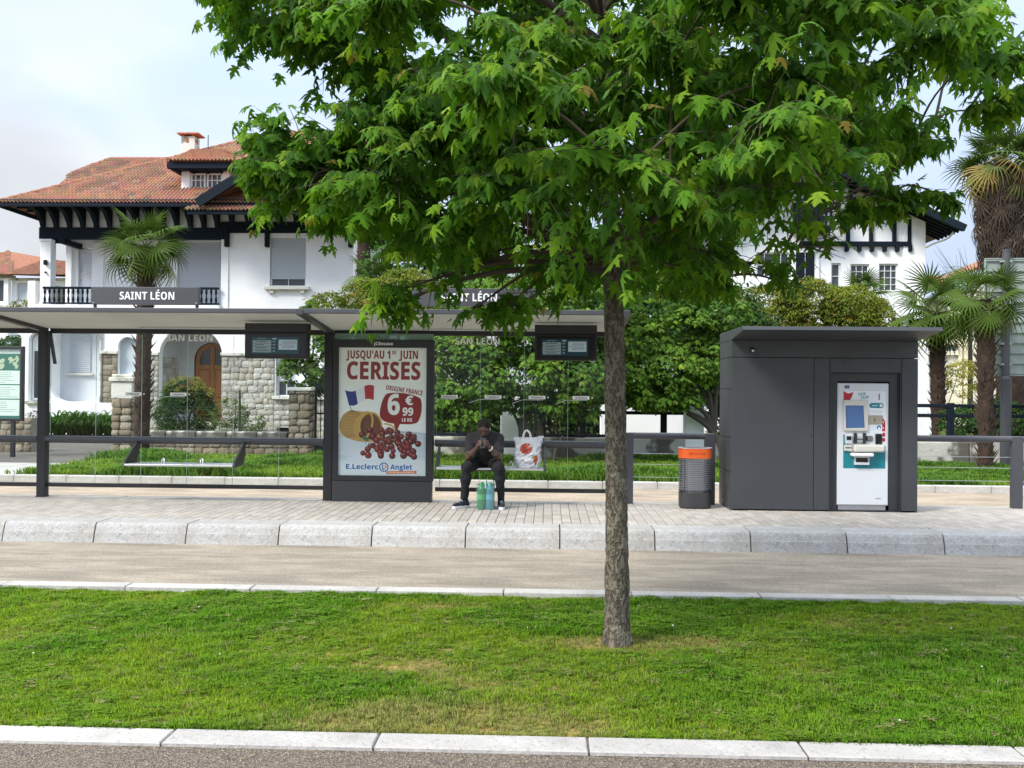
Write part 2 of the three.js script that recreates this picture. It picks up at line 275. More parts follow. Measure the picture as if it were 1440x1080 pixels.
const kerbSlab = (d, h) => (L) => [0, 7.3, 3.1].map((o) => { const g = uvMetres(plain(slab(L, h, d, 0.006))); g.attributes.uv.array.forEach((v, i, a) => (a[i] = v + (i % 2 ? o * 0.7 : o))); return g; });
kerbRow('near_kerb', Z.kerbN, Z.kerbN2, 0.02, 1.048, -0.8 - 1.048 * 10 - 0.04, 12.0, 3, M.kerbs, kerbSlab(0.2, 0.022));
kerbRow('median_kerb', Z.kerbF, Z.kerbF2, 0.055, 1.085, -0.37 - 1.085 * 14, 15.0, 4, M.kerbs, kerbSlab(0.17, 0.057));
// the high rounded kerb the buses run along
{
  const profile = (o) => { const s = [[0, 0], [-0.012, 0.04], [-0.03, 0.115], [-0.036, 0.122], [-0.060, 0.185], [-0.074, 0.208], [-0.095, PLAT], [-0.49, PLAT + 0.002], [-0.49, 0]]; return s.map(([x, y]) => [x, y + o]); };
  const make = (L) => [0, 1.4, 2.7].map((o) => {
    const g = prism(profile(0), L, -L / 2, [], 0.004); g.rotateY(-PI / 2);
    const q = plain(g); uvMetres(q); q.attributes.uv.array.forEach((v, i, a) => (a[i] = i % 2 ? v : v + o)); return q; });
  const J = 1.062, bed = struct('platform_kerb', box(40, 0.19, 0.40, 0, 0.09, Z.lane - 0.27), M.joint), shapes = make(J - 0.013), r = rng(8);
  for (let x = 2.262 - J * 13; x < 14; x += J) part('kerb_stone', shapes[Math.floor(r() * 3)], M.busKerb[Math.floor(r() * 3)], bed, [x + J / 2, (r() - 0.5) * 0.004, Z.lane + (r() - 0.5) * 0.006]);
}
{ // platform paving: long narrow setts laid across the platform in a running bond
  const p = struct('platform', box(60, 0.2, Z.paver - Z.back, 0, PLAT - 0.108, (Z.paver + Z.back) / 2), M.joint);
  const w = 0.112, l = 0.221, g = 0.006, r = rng(12), shapes = [0, 1.7, 3.3].map((o) => { const q = uvMetres(plain(slab(w - g, 0.012, l - g, 0.003))); q.attributes.uv.array.forEach((v, i, a) => (a[i] = v + o)); return q; });
  const rest = [], tint = [], list = [];
  for (let i = -78; i < 82; i++) { const off = (i % 2 ? 0.11 : 0) + 0.0; for (let k = -1; k < 11; k++) { const z1 = Math.min(Z.paver, Z.paver - k * l + off), z0 = Math.max(Z.back, Z.paver - (k + 1) * l + off); if (z1 - z0 < 0.03) continue; list.push([i * w, (z0 + z1) / 2, (z1 - z0) / l]); } }
  const seen = list.filter(([x, z]) => Math.abs(x + 0.4) < 6.7).sort((a, b) => Math.hypot(a[0], a[1]) - Math.hypot(b[0], b[1])).slice(0, 300), first = new Set(seen);
  for (const e of list) {
    const [x, z, s] = e, pos = [x, PLAT - 0.0115 + (r() - 0.5) * 0.0025, z], k = Math.floor(r() * 5), v = Math.floor(r() * 3), rot = [(r() - 0.5) * 0.006, (r() - 0.5) * 0.006, (r() - 0.5) * 0.008];
    if (first.has(e)) { const q = part('paver', shapes[v], M.pavers[k], p, pos, rot); q.scale.z = s; } else { rest.push(mat4(V(...pos), new THREE.Quaternion().setFromEuler(new THREE.Euler(...rot)), V(1, 1, s))); tint.push(M.pavers[k].color.clone()); }
  }
  const all = M.pavers[0].clone(); all.color.setRGB(1, 1, 1); copies('pavers', shapes[0], all, rest, tint, p);
  // white kerb along the back edge of the platform
  kerbRow('back_kerb', Z.back, Z.back2, PLAT, 1.0, -22, 22, 6, [M.kerbs[2]], (L) => [uvMetres(plain(slab(L, PLAT + 0.004, 0.16, 0.008)))]);
  kerbRow('far_kerb', Z.road2, Z.strip, 0.13, 1.0, -40, 40, 7, [M.kerbs[0], M.kerbs[2]], (L) => [uvMetres(plain(slab(L, 0.13, 0.18, 0.012)))]);
}
// beyond the far lane: grass strip, pavement, driveway
struct('strip_soil', flat(-10.15, Z.strip + 0.01, 45, -24.2, 0.085), M.soil);
struct('far_pavement', flat(-45, Z.strip + 0.01, -10.15, -21.6, 0.11), M.slabs);
struct('driveway', flat(-45, -21.6, -10.15, -33.5, 0.10), M.drive);
{ // paving flags at the mouth of the driveway
  const p = scene.getObjectByName('far_pavement'), r = rng(31), q = uvMetres(plain(slab(0.99, 0.016, 0.99, 0.006)));
  for (let i = 0; i < 14; i++) for (let k = 0; k < 3; k++) part('flagstone', q, M.kerbs[Math.floor(r() * 4)], p, [-10.70 - i, 0.098 + r() * 0.003, -19.0 - k]);
}
// ───────────────────────── grass ─────────────────────────
function clumpGeo(seed, n, h, spread, w) {
  const r = rng(seed), pos = [], nor = [];
  for (let i = 0; i < n; i++) {
    const a = r() * 2 * PI, d = Math.sqrt(r()) * spread, x = Math.cos(a) * d, z = Math.sin(a) * d, H = h * (0.55 + 0.75 * r()), lean = (0.2 + 0.75 * r()) * H, b = r() * 2 * PI, dx = Math.cos(b), dz = Math.sin(b), wx = -dz * w * 0.5, wz = dx * w * 0.5;
    const P = [[x - wx, 0, z - wz], [x + wx, 0, z + wz], [x - wx * 0.8 + dx * lean * 0.35, H * 0.6, z - wz * 0.8 + dz * lean * 0.35], [x + wx * 0.8 + dx * lean * 0.35, H * 0.6, z + wz * 0.8 + dz * lean * 0.35], [x + dx * lean, H * (0.95 - 0.3 * r()), z + dz * lean]];
    for (const t of [[0, 1, 2], [1, 3, 2], [2, 3, 4]]) for (const k of t) { pos.push(...P[k]); nor.push(dx * -0.35, 0.9, dz * -0.35); }
  }
  const g = new THREE.BufferGeometry(); g.setAttribute('position', new THREE.Float32BufferAttribute(pos, 3)); g.setAttribute('normal', new THREE.Float32BufferAttribute(nor, 3)); return g;
}
function cloverGeo(seed) { // low broad leaflets
  const r = rng(seed), pos = [], nor = [];
  for (let i = 0; i < 7; i++) { const a = r() * 2 * PI, d = 0.028 * Math.sqrt(r()), y = 0.018 + 0.02 * r(), cx = Math.cos(a) * d, cz = Math.sin(a) * d, R = 0.008 + 0.006 * r(), t = r() * 6, tx = (r() - 0.5) * 0.7, tz = (r() - 0.5) * 0.7;
    for (let k = 0; k < 3; k++) { const b = t + k * 2.09, p = [[cx, cz], [cx + Math.cos(b - 0.55) * R, cz + Math.sin(b - 0.55) * R], [cx + Math.cos(b) * R * 1.25, cz + Math.sin(b) * R * 1.25], [cx + Math.cos(b + 0.55) * R, cz + Math.sin(b + 0.55) * R]]; for (const q of [[0, 2, 1], [0, 3, 2]]) for (const m of q) { pos.push(p[m][0], y + (p[m][0] - cx) * tx + (p[m][1] - cz) * tz, p[m][1]); nor.push(-tx, 1, -tz); } } }
  const g = new THREE.BufferGeometry(); g.setAttribute('position', new THREE.Float32BufferAttribute(pos, 3)); g.setAttribute('normal', new THREE.Float32BufferAttribute(nor, 3)); return g;
}
const dryness = (x, z) => { // bare and yellowed places of the median
  const n = fbm3(x * 1.3 + 40, z * 1.6, 3, 4), e = (cx, cz, rx, rz) => Math.max(0, 1 - Math.hypot((x - cx) / rx, (z - cz) / rz));
  const edge = Math.max(0, 1 - (-z - 5.03) / 0.30) * 0.35;
  return 0.8 * clamp(smooth(0.57, 0.82, n) * 0.5 + 1.6 * e(0.45, -6.93, 0.34, 0.2) + 1.9 * e(-0.55, -5.25, 1.25, 0.50) * (0.4 + n) + 1.5 * e(0.85, -7.0, 0.75, 0.33) * (0.3 + n) + 1.3 * e(0.28, -6.95, 0.6, 0.30) * (0.4 + n) + 1.2 * e(-0.85, -8.05, 0.65, 0.22) * (0.5 + n) + 0.9 * e(0.3, -6.0, 0.8, 0.5) * n + 0.8 * e(-0.7, -6.2, 1.0, 0.9) * n * n * 2 + edge * n * 1.6 + 0.7 * e(-1.6, -7.2, 0.7, 0.3) * n);
};
{
  const r = rng(77), sets = [[], [], []], cols = [[], [], []], q = new THREE.Quaternion(), up = V(0, 1, 0), c = new THREE.Color();
  const median = (x, z) => {
    const dry = dryness(x, z), k = r() < 0.13 * (1 - dry) * (0.4 + 1.5 * smooth(0.45, 0.6, fbm3(x * 1.7, z * 1.7, 9, 3))) ? 2 : r() < 0.5 ? 0 : 1;
    if (r() < dry * 0.32) return;
    const n = fbm3(x * 0.9, z * 0.9, 21, 4), v = 0.60 + 0.75 * r(), lush = smooth(0.38, 0.62, n), t = smooth(0.22, 1.0, dry + 0.55 * (r() - 0.5));
    let col = mix3([0.205, 0.322, 0.016], [0.108, 0.250, 0.011], lush);
    if (k === 2) col = [0.125, 0.24, 0.012];
    if (r() < 0.06) col = [0.30, 0.27, 0.12];
    col = mix3(col, r() < 0.5 ? [0.37, 0.31, 0.12] : [0.30, 0.27, 0.085], t * 0.85);
    const s = (0.78 + 0.45 * r()) * (0.72 + 0.56 * noise3(x * 7, z * 9, 2)) * lerp(1, 0.62, dry) * lerp(0.85, 1.12, lush);
    sets[k].push(mat4(V(x, 0.002, z), q.setFromAxisAngle(up, r() * 6.283), V(s, s * (0.8 + 0.4 * n), s)).clone()); cols[k].push(c.setRGB(col[0] * v, col[1] * v, col[2] * v).clone());
  };
  for (let i = 0; i < 74000; i++) { const z = lerp(-5.045, -8.435, r()), half = 0.62 * -z + 0.9; median((r() * 2 - 1) * half - 0.037 * -z, z); }
  for (let i = 0; i < 5200; i++) { const e = r() < 0.5; median((r() * 2 - 1) * 6.4, e ? lerp(-5.035, -5.10, r()) : lerp(-8.44, -8.36, r())); }
  const geos = [clumpGeo(1, 11, 0.043, 0.030, 0.0042), clumpGeo(2, 10, 0.036, 0.032, 0.0048), cloverGeo(3)];
  sets.forEach((s, i) => tag(copies(i === 2 ? 'clover' : 'grass', geos[i], M.blade, s, cols[i]), ['mown green grass with dry patches on the median under the maple', 'shorter green grass among the dry patches of the median', 'low clover leaves scattered through the grass of the median'][i], i === 2 ? 'clover' : 'grass'));
  // tiny white daisies
  const d = [], fl = new THREE.CircleGeometry(0.009, 7).rotateX(-PI / 2);
  for (let i = 0; i < 10; i++) { const z = lerp(-5.2, -8.3, r()); d.push(mat4(V((r() * 2 - 1) * (0.55 * -z), 0.048 + 0.012 * r(), z), new THREE.Quaternion().setFromEuler(new THREE.Euler((r() - 0.2) * 0.9, r() * 6, (r() - 0.5) * 0.6)), 0.45 + r() * 0.55)); }
  tag(copies('daisies', fl, std({ color: lin(0.75, 0.75, 0.70), roughness: 0.8 }), d), 'tiny white daisies dotted over the grass of the median', 'flowers');
  // taller unmown grass of the far strip
  const far = [], fc = [];
  for (let i = 0; i < 46000; i++) {
    const x = lerp(-10.35, 15, r()), z = lerp(-18.5, -23.9, r() ** 0.9), n = fbm3(x * 0.8, z * 0.8, 5, 4);
    if (x < -10.0 + 0.5 * noise3(x, z * 1.5, 4) && r() < 0.8) continue;
    const s = (0.8 + 0.6 * r()) * (1 + 0.9 * smooth(0.45, 0.7, n)) * (x > 4 ? 0.62 : 1), col = mix3([0.175, 0.275, 0.028], [0.085, 0.185, 0.022], smooth(0.3, 0.65, n + 0.2 * (r() - 0.5))), v = 0.75 + 0.5 * r();
    far.push(mat4(V(x, 0.086, z), q.setFromAxisAngle(up, r() * 6.283), V(s, s, s)).clone()); fc.push(c.setRGB(col[0] * v, col[1] * v, col[2] * v).clone());
  }
  tag(copies('grass', clumpGeo(5, 9, 0.125, 0.075, 0.012), M.blade, far, fc), 'bright unmown grass on the strip between the far lane and the garden walls', 'grass');
}

// ───────────────────────── the bus shelter ─────────────────────────
const bold = await new FontLoader().loadAsync('fonts/droid/droid_sans_bold.typeface.json');
function words(text, cap, x, y, z, depth = 0.006, width) { // raised lettering, cap height and overall width in metres, centred on x
  const g = new TextGeometry(text, { font: bold, size: cap, depth, curveSegments: 4, bevelEnabled: false });
  g.computeBoundingBox(); const w = g.boundingBox.max.x - g.boundingBox.min.x, s = width ? width / w : 1;
  return g.translate(-g.boundingBox.min.x - w / 2, 0, 0).scale(s, 1, 1).translate(x, y, z);
}
function ctex(w, h, draw) { const c = document.createElement('canvas'); c.width = w; c.height = h; const x = c.getContext('2d'); draw(x, w, h); const t = new THREE.CanvasTexture(c); t.colorSpace = THREE.SRGBColorSpace; return t; }
function card(w, h, x, y, z, d = 0.004) { // printed board: uv 0..1 over its front
  const g = plain(new THREE.BoxGeometry(w, h, d)); const p = g.attributes.position; for (let i = 0; i < p.count; i++) g.attributes.uv.setXY(i, p.getX(i) / w + 0.5, p.getY(i) / h + 0.5); g.userData.keepUV = true; return g.translate(x, y, z);
}
const POSTS = [-11.2, -7.155, -3.078, 0.945], PZ = -13.86, GZ = -13.925;
{
  const T = thing('bus_shelter', 'long dark grey glass bus shelter with a thin flat roof on the platform', 'bus shelter', [0, 0, 0]);
  for (const x of POSTS) { obj('post', [rbox(0.128, 2.36, 0.12, x, 1.395, PZ, 0.012), box(0.145, 0.010, 0.14, x, PLAT + 0.007, PZ)], M.steelDark, T); }
  // roof: three bays of a frosted glazed panel in a frame, rising towards the road
  const zf = -12.2, zb = -13.96, yf = 2.73, yb = 2.60, ang = Math.atan2(yf - yb, zf - zb), L = Math.hypot(zf - zb, yf - yb), roofY = (z) => lerp(yb, yf, (z - zb) / (zf - zb));
  for (let i = 0; i < 3; i++) {
    const x0 = POSTS[i], x1 = POSTS[i + 1] + (i === 2 ? 0.04 : 0), w = x1 - x0, cx = (x0 + x1) / 2;
    const panel = obj('roof_panel', box(w - 0.10, 0.012, L - 0.09, cx, (yf + yb) / 2 + 0.006, (zf + zb) / 2, -ang), M.roofGlass ??= phys({ map: M.soft.map, color: lin(0.53, 0.53, 0.47), transmission: 0.40, thickness: 0, roughness: 0.97 }), T);
    const bars = [];
    for (let k = 1; k < 5; k++) bars.push(box(0.012, 0.010, L - 0.12, x0 + (w * k) / 5, (yf + yb) / 2 + 0.017, (zf + zb) / 2, -ang));
    obj('glazing_bar', bars, M.steel, panel);
    obj('roof_edge', rbox(w - 0.004, 0.058, 0.06, cx, yf + 0.004, zf + 0.01, 0.008), M.rail, T);
    obj('roof_beam', rbox(w - 0.134, 0.075, 0.07, cx, yb - 0.025, zb + 0.04, 0.006), M.steelDark, T);
    obj('lamp_strip', rbox(w * 0.42, 0.012, 0.05, x0 + w * 0.56, roofY(-13.68) - 0.016, -13.68, 0.005), M.machine, T);
  }
  for (const x of POSTS) obj('roof_arm', [beam(V(x, yb - 0.018, zb + 0.06), V(x, yf - 0.008, zf + 0.05), 0.085, 0.062)], M.steel, T);
  // back glazing, each pane on its own, with bright cut edges and printed stickers
  const letters = [[-5.09, 2.44, 0.66], [-1.005, 2.42, 0.62]];
  for (let i = 0; i < 3; i++) {
    let x0 = POSTS[i] + 0.066, x1 = POSTS[i + 1] - 0.066; if (i === 2) x0 = -1.575;
    const n = i === 2 ? 4 : 6, w = (x1 - x0) / n;
    for (let k = 0; k < n; k++) {
      const a = x0 + k * w, pane = obj('glass_pane', new THREE.PlaneGeometry(w - 0.007, 2.16).translate(a + w / 2, 1.445, GZ), M.glass, T);
      obj('pane_edge', [box(0.004, 2.16, 0.010, a + 0.002, 1.445, GZ)], M.glassEdge, pane);
      if (i === 2 || (i === 1 && (k === 1 || k === 2))) {
        const sx = i === 2 ? a + w * 0.30 : a + w * (k === 1 ? 0.82 : 0.87) - (k === 1 ? 0 : 0.04), st = obj('sticker', card(0.235, 0.048, sx, 1.685, GZ + 0.004, 0.002), M.sticker ??= std({ map: ctex(256, 52, (x, W, H) => { x.fillStyle = '#f2f2ee'; x.fillRect(0, 0, W, H); x.fillStyle = '#30342f'; x.font = 'bold 40px sans-serif'; x.textBaseline = 'middle'; x.textAlign = 'center'; x.save(); x.translate(W / 2, H / 2 + 2); x.scale(0.95, 1); x.fillText('TERMINUS', 0, 0); x.restore(); }), roughness: 0.5 }), pane);
        obj('dot', cyl(0.011, 0.011, 0.002, 0, 0, 0, 12).rotateX(PI / 2).translate(sx + 0.155, 1.685, GZ + 0.004), M.letter, pane);
        obj('line', [box(0.30, 0.005, 0.002, sx - 0.06, 1.650, GZ + 0.0035), box(0.16, 0.005, 0.002, sx - 0.27, 1.625, GZ + 0.0035, 0, 0, 0.35)], M.letter, pane);
      }
    }
    obj('back_rail', [bar(V(x0 - 0.005, 1.045, PZ + 0.03), V(x1 + 0.005, 1.045, PZ + 0.03), 0.043, 14), box(x1 - x0, 0.05, 0.03, (x0 + x1) / 2, 1.01, PZ + 0.0)], M.rail, T);
    obj('bottom_rail', rbox(x1 - x0, 0.056, 0.05, (x0 + x1) / 2, 0.392, PZ - 0.01, 0.006), M.steelDark, T);
    if (i) { const [lx, ly, lw] = letters[i - 1]; obj('lettering', words('SAN LEON', 0.092, lx, ly, GZ + 0.003, 0.003, lw), M.letter, T, 'pale lettering reading SAN LEON on the back glass'); }
    if (i === 1) obj('brace', [beam(V(-7.05, 2.56, PZ + 0.05), V(-6.97, 2.10, PZ + 0.05), 0.05, 0.03)], M.steelDark, T);
  }
}
// name signs standing on the roof's front edge
function nameSign(label, x0, x1, tx, tw) {
  const T = thing('name_sign', label, 'sign', [(x0 + x1) / 2, 2.76, -12.42]), w = x1 - x0;
  obj('panel', rbox(w, 0.222, 0.07, 0, 0.172, 0, 0.006), M.sign, T);
  for (const s of [-1, 1]) obj('bracket', rbox(0.03, 0.10, 0.04, s * (w / 2 - 0.035), 0.02, -0.01, 0.004), M.steel, T);
  for (const s of [-1, 1]) obj('screw', cyl(0.008, 0.008, 0.006, 0, 0, 0, 10).rotateX(PI / 2).translate(s * (w / 2 - 0.03), 0.085, 0.036), M.alu, T);
  obj('lettering', words('SAINT LÉON', 0.098, tx - (x0 + x1) / 2, 0.125, 0.033, 0.006, tw), M.letter, T);
}
nameSign('dark grey sign reading SAINT LÉON above the empty bench, left roof', -5.80, -4.42, -5.08, 0.70);
nameSign('dark grey sign reading SAINT LÉON partly hidden by leaves above the poster', -1.72, -0.16, -1.005, 0.70);
// hanging passenger screens
const screenTex = (seed) => ctex(512, 176, (x, W, H) => {
  const r = rng(seed); x.fillStyle = seed === 1 ? '#123f46' : '#12333f'; x.fillRect(0, 0, W, H);
  x.fillStyle = '#9fb3b6'; x.font = '17px sans-serif'; x.fillText('SAINT LÉON', 60, 20); x.fillStyle = '#86a0a8'; x.fillRect(225, 6, 44, 18);
  x.fillStyle = '#7f8f92'; x.fillRect(12, 32, 200, 132); x.fillStyle = '#a3b3bb'; x.fillRect(292, 24, 200, 108);
  for (let i = 0; i < 4; i++) { x.fillStyle = '#123f46'; x.fillRect(6, 62 + i * 33, 262, 4); x.fillStyle = '#2a3c42'; x.fillRect(40, 43 + i * 33, 90 + 60 * r(), 7); x.fillStyle = '#173038'; x.fillRect(218, 36 + i * 33, 50, 24); x.fillStyle = '#9fb3b6'; x.fillRect(228, 44 + i * 33, 28, 7); }
  x.fillStyle = '#3d4f57'; for (let i = 0; i < 6; i++) x.fillRect(330 + 8 * r(), 38 + i * 14, 130 + 20 * r(), 4); x.beginPath(); x.moveTo(304, 84); x.lineTo(322, 84); x.lineTo(313, 68); x.fill();
});
function infoScreen(label, x0, x1, seed) {
  const T = thing('info_screen', label, 'screen', [(x0 + x1) / 2, 2.17, -13.0]), w = x1 - x0;
  obj('housing', rbox(w, 0.345, 0.12, 0, 0.1725, 0, 0.012), M.black, T);
  obj('mount', rbox(w, 0.115, 0.16, 0, 0.407, -0.02, 0.006), M.steelDark, T);
  obj('bezel', rbox(w - 0.05, 0.29, 0.012, 0, 0.168, 0.062, 0.004), std({ color: lin(0.006, 0.006, 0.007), roughness: 0.25 }), T);
  const t = screenTex(seed); obj('display', card(w * 0.745, 0.215, -0.01, 0.17, 0.0695, 0.003), std({ map: t, emissive: lin(1, 1, 1), emissiveMap: t, emissiveIntensity: 0.10, roughness: 0.3 }), T);
  obj('spotlight', cyl(0.015, 0.015, 0.02, w * 0.45, -0.01, 0.03, 12), M.aluDull, T);
}
infoScreen('black hanging departure screen under the roof to the left of the poster', -4.0, -3.16, 1);
infoScreen('black hanging departure screen under the roof next to the tree trunk', -0.19, 0.62, 2);
// aluminium benches hung from the back rail
function bench(label, x0, x1) {
  const T = thing('bench', label, 'bench', [(x0 + x1) / 2, 0, 0]), w = x1 - x0;
  obj('seat', [rbox(w, 0.03, 0.13, 0, 0.722, -13.40, 0.006), rbox(w, 0.03, 0.13, 0, 0.722, -13.545, 0.006), rbox(w, 0.03, 0.10, 0, 0.722, -13.675, 0.006)], M.alu, T);
  for (const s of [-1, 1]) {
    const g = prism([[-13.84, 1.02], [-13.78, 1.02], [-13.36, 0.76], [-13.335, 0.695], [-13.42, 0.695], [-13.74, 0.71], [-13.84, 0.86]], 0.028, -0.014, [], 0.003).rotateY(-PI / 2).scale(1, 1, 1);
    const q = plain(g), p = q.attributes.position; for (let i = 0; i < p.count; i++) p.setXYZ(i, p.getX(i), p.getY(i), p.getZ(i));
    q.translate(s * (w / 2 + 0.012), 0, 0); obj('bracket', q, M.steelDark, T);
  }
  for (const k of [-0.17, 0.19]) obj('divider', tube([V(k * w - 0.03, 0.735, -13.5), V(k * w - 0.02, 0.80, -13.48), V(k * w + 0.02, 0.80, -13.44), V(k * w + 0.03, 0.735, -13.42)], 0.011, 12, 7), M.alu, T);
  return T;
}
bench('empty aluminium bench on dark brackets in the left bay of the shelter', -5.76, -4.27);
bench('aluminium bench with a man and a plastic bag on it', -1.50, -0.06);

// ───────────────────────── poster case ─────────────────────────
const posterTex = ctex(1024, 1480, (x, W, H) => {
  const r = rng(5), bg = x.createLinearGradient(0, 0, 0, 1); x.fillStyle = '#f3f4f1'; x.fillRect(0, 0, W, H);
  x.fillStyle = '#a9b6c2'; x.beginPath(); x.moveTo(0, 1000); x.bezierCurveTo(250, 960, 700, 940, W, 985); x.lineTo(W, 1370); x.lineTo(0, 1370); x.fill();
  for (let i = 0; i < 700; i++) { x.fillStyle = `rgba(${205 + 20 * r()},${212 + 16 * r()},${220 + 12 * r()},0.10)`; x.beginPath(); x.ellipse(r() * W, 980 + r() * 500, 60 + 120 * r(), 18 + 30 * r(), 0, 0, 7); x.fill(); }
  x.fillStyle = '#ccd3da'; x.fillRect(0, 1300, W, 180);
  const t = (s, cx, y, w, h, col, wt = 'bold') => { x.save(); x.font = `${wt} 100px sans-serif`; x.fillStyle = col; const m = x.measureText(s).width; x.translate(cx - w / 2, y); x.scale(w / m, h / 73); x.fillText(s, 0, 0); if (wt === 'bold') { x.lineWidth = 3; x.strokeStyle = col; x.strokeText(s, 0, 0); } x.restore(); };
  const red = '#8e1c22';
  t("JUSQU'AU 1", 355, 132, 510, 92, red); t('ER', 640, 82, 46, 38, red); t('JUIN', 815, 132, 215, 92, red);
  t('CERISES', 520, 368, 860, 200, red);
  // flag on a stick
  x.strokeStyle = '#5a4a3a'; x.lineWidth = 7; x.beginPath(); x.moveTo(82, 500); x.lineTo(176, 790); x.stroke();
  const fl = (a, b, c) => { x.fillStyle = c; x.beginPath(); for (let i = 0; i <= 20; i++) { const u = lerp(a, b, i / 20); x.lineTo(84 + 330 * u, 500 - 50 * u + 24 * Math.sin(u * 6)); } for (let i = 20; i >= 0; i--) { const u = lerp(a, b, i / 20); x.lineTo(126 + 285 * u, 660 - 55 * u + 24 * Math.sin(u * 6 + 0.4)); } x.fill(); };
  fl(0, 0.36, '#2a3880'); fl(0.36, 0.66, '#e4e6ea'); fl(0.66, 1, '#b2282d');
  // price balloon
  x.save(); x.translate(545, 488); x.rotate(0.15); t('ORIGINE FRANCE', 215, -2, 430, 52, red); x.restore();
  x.fillStyle = red; x.beginPath(); x.moveTo(560, 535); x.bezierCurveTo(680, 500, 900, 540, 950, 590); x.bezierCurveTo(985, 690, 950, 850, 900, 868); x.bezierCurveTo(840, 890, 760, 880, 715, 880); x.lineTo(670, 985); x.lineTo(645, 875); x.bezierCurveTo(560, 870, 490, 840, 482, 780); x.bezierCurveTo(480, 690, 520, 560, 560, 535); x.fill();
  t('6', 640, 770, 150, 235, '#f0f0ee'); t('€', 818, 660, 90, 105, '#f0f0ee'); t('99', 805, 782, 128, 92, '#f0f0ee'); t('LE KG', 795, 850, 122, 38, '#f0f0ee');
  // overturned wicker basket
  x.save(); x.translate(240, 890); x.rotate(0.16);
  x.fillStyle = '#b98f4f'; x.beginPath(); x.moveTo(-40, -150); x.bezierCurveTo(-190, -140, -225, -60, -215, 60); x.bezierCurveTo(-200, 160, -90, 190, 40, 190); x.lineTo(240, 160); x.bezierCurveTo(290, 40, 260, -110, 170, -165); x.closePath(); x.fill();
  x.strokeStyle = '#8f6630'; x.lineWidth = 5; for (let i = 0; i < 15; i++) { x.beginPath(); x.ellipse(-60 + i * 6, 10, 150 - i * 5, 165 - i * 2, 0.1, 1.7, 4.4); x.stroke(); }
  x.strokeStyle = '#d8b573'; x.lineWidth = 4; for (let i = 0; i < 18; i++) { x.beginPath(); x.moveTo(-205, -90 + i * 16); x.quadraticCurveTo(-60, -140 + i * 18, 60, -150 + i * 19); x.stroke(); }
  x.fillStyle = '#5e3423'; x.beginPath(); x.ellipse(140, 0, 120, 150, -0.15, 0, 7); x.fill();
  x.strokeStyle = '#86563a'; x.lineWidth = 6; for (let i = 0; i < 13; i++) { x.beginPath(); x.moveTo(40 + i * 4, -120 + i * 19); x.quadraticCurveTo(140, -135 + i * 20, 240, -110 + i * 17); x.stroke(); }
  x.strokeStyle = '#c9a052'; x.lineWidth = 20; x.beginPath(); x.ellipse(140, 0, 128, 158, -0.15, 0, 7); x.stroke(); x.lineWidth = 24; x.beginPath(); x.ellipse(50, 30, 95, 190, 0.25, 3.3, 7.2); x.stroke(); x.restore();
  x.strokeStyle = '#cfae6a'; x.lineWidth = 20; x.beginPath(); x.moveTo(530, 880); x.quadraticCurveTo(640, 880, 655, 950); x.stroke();
  // cherries
  const ch = []; for (let i = 0; i < 64; i++) { const u = r(), v = r(); ch.push([270 + 620 * u ** 0.9, lerp(980, 1240, v) - 60 * (1 - u) * (1 - v) + 20 * u, 30 + 10 * r()]); } ch.push([925, 1105, 36], [865, 1195, 42], [760, 1240, 40], [355, 1240, 40], [590, 950, 34], [500, 950, 36]); ch.sort((a, b) => a[1] - b[1]);
  for (const [cx, cy, R] of ch) { const d = r(); x.fillStyle = ['#4a0c14', '#5d1219', '#6d181d', '#3a0a12'][Math.floor(d * 4)]; x.beginPath(); x.arc(cx, cy, R, 0, 7); x.fill(); x.fillStyle = '#8e2a2c'; x.beginPath(); x.arc(cx - R * 0.2, cy - R * 0.2, R * 0.55, 0, 7); x.fill(); x.fillStyle = '#d9a9a3'; x.beginPath(); x.ellipse(cx - R * 0.3, cy - R * 0.38, R * 0.16, R * 0.1, -0.6, 0, 7); x.fill(); }
  x.strokeStyle = '#6d6b35'; x.lineWidth = 5; for (let i = 0; i < 16; i++) { const a = 300 + 600 * r(), b = 1020 + 200 * r(); x.beginPath(); x.moveTo(a, b); x.quadraticCurveTo(a + 20, b - 40, a + 50 * r(), b - 70); x.stroke(); }
  x.fillStyle = '#4d6b4c'; x.beginPath(); x.ellipse(320, 1050, 46, 24, 0.6, 0, 7); x.fill();
  t('E.Leclerc', 282, 1400, 380, 56, '#1d4f97'); t('Anglet', 735, 1400, 250, 56, '#1d4f97');
  x.lineWidth = 12; x.strokeStyle = '#1d4f97'; x.beginPath(); x.arc(535, 1376, 48, 0, 7); x.stroke(); t('L', 528, 1404, 34, 62, '#1d4f97'); x.fillStyle = '#e08a3c'; x.beginPath(); x.moveTo(545, 1340); x.lineTo(572, 1376); x.lineTo(545, 1400); x.fill();
  x.save(); x.translate(735, 1434); x.rotate(-0.03); x.fillStyle = '#c2603a'; x.fillRect(-170, -16, 345, 32); x.fillStyle = '#e9c9b8'; for (let i = 0; i < 16; i++) x.fillRect(-150 + i * 19, -7, 9 + 5 * r(), 14); x.restore();
});
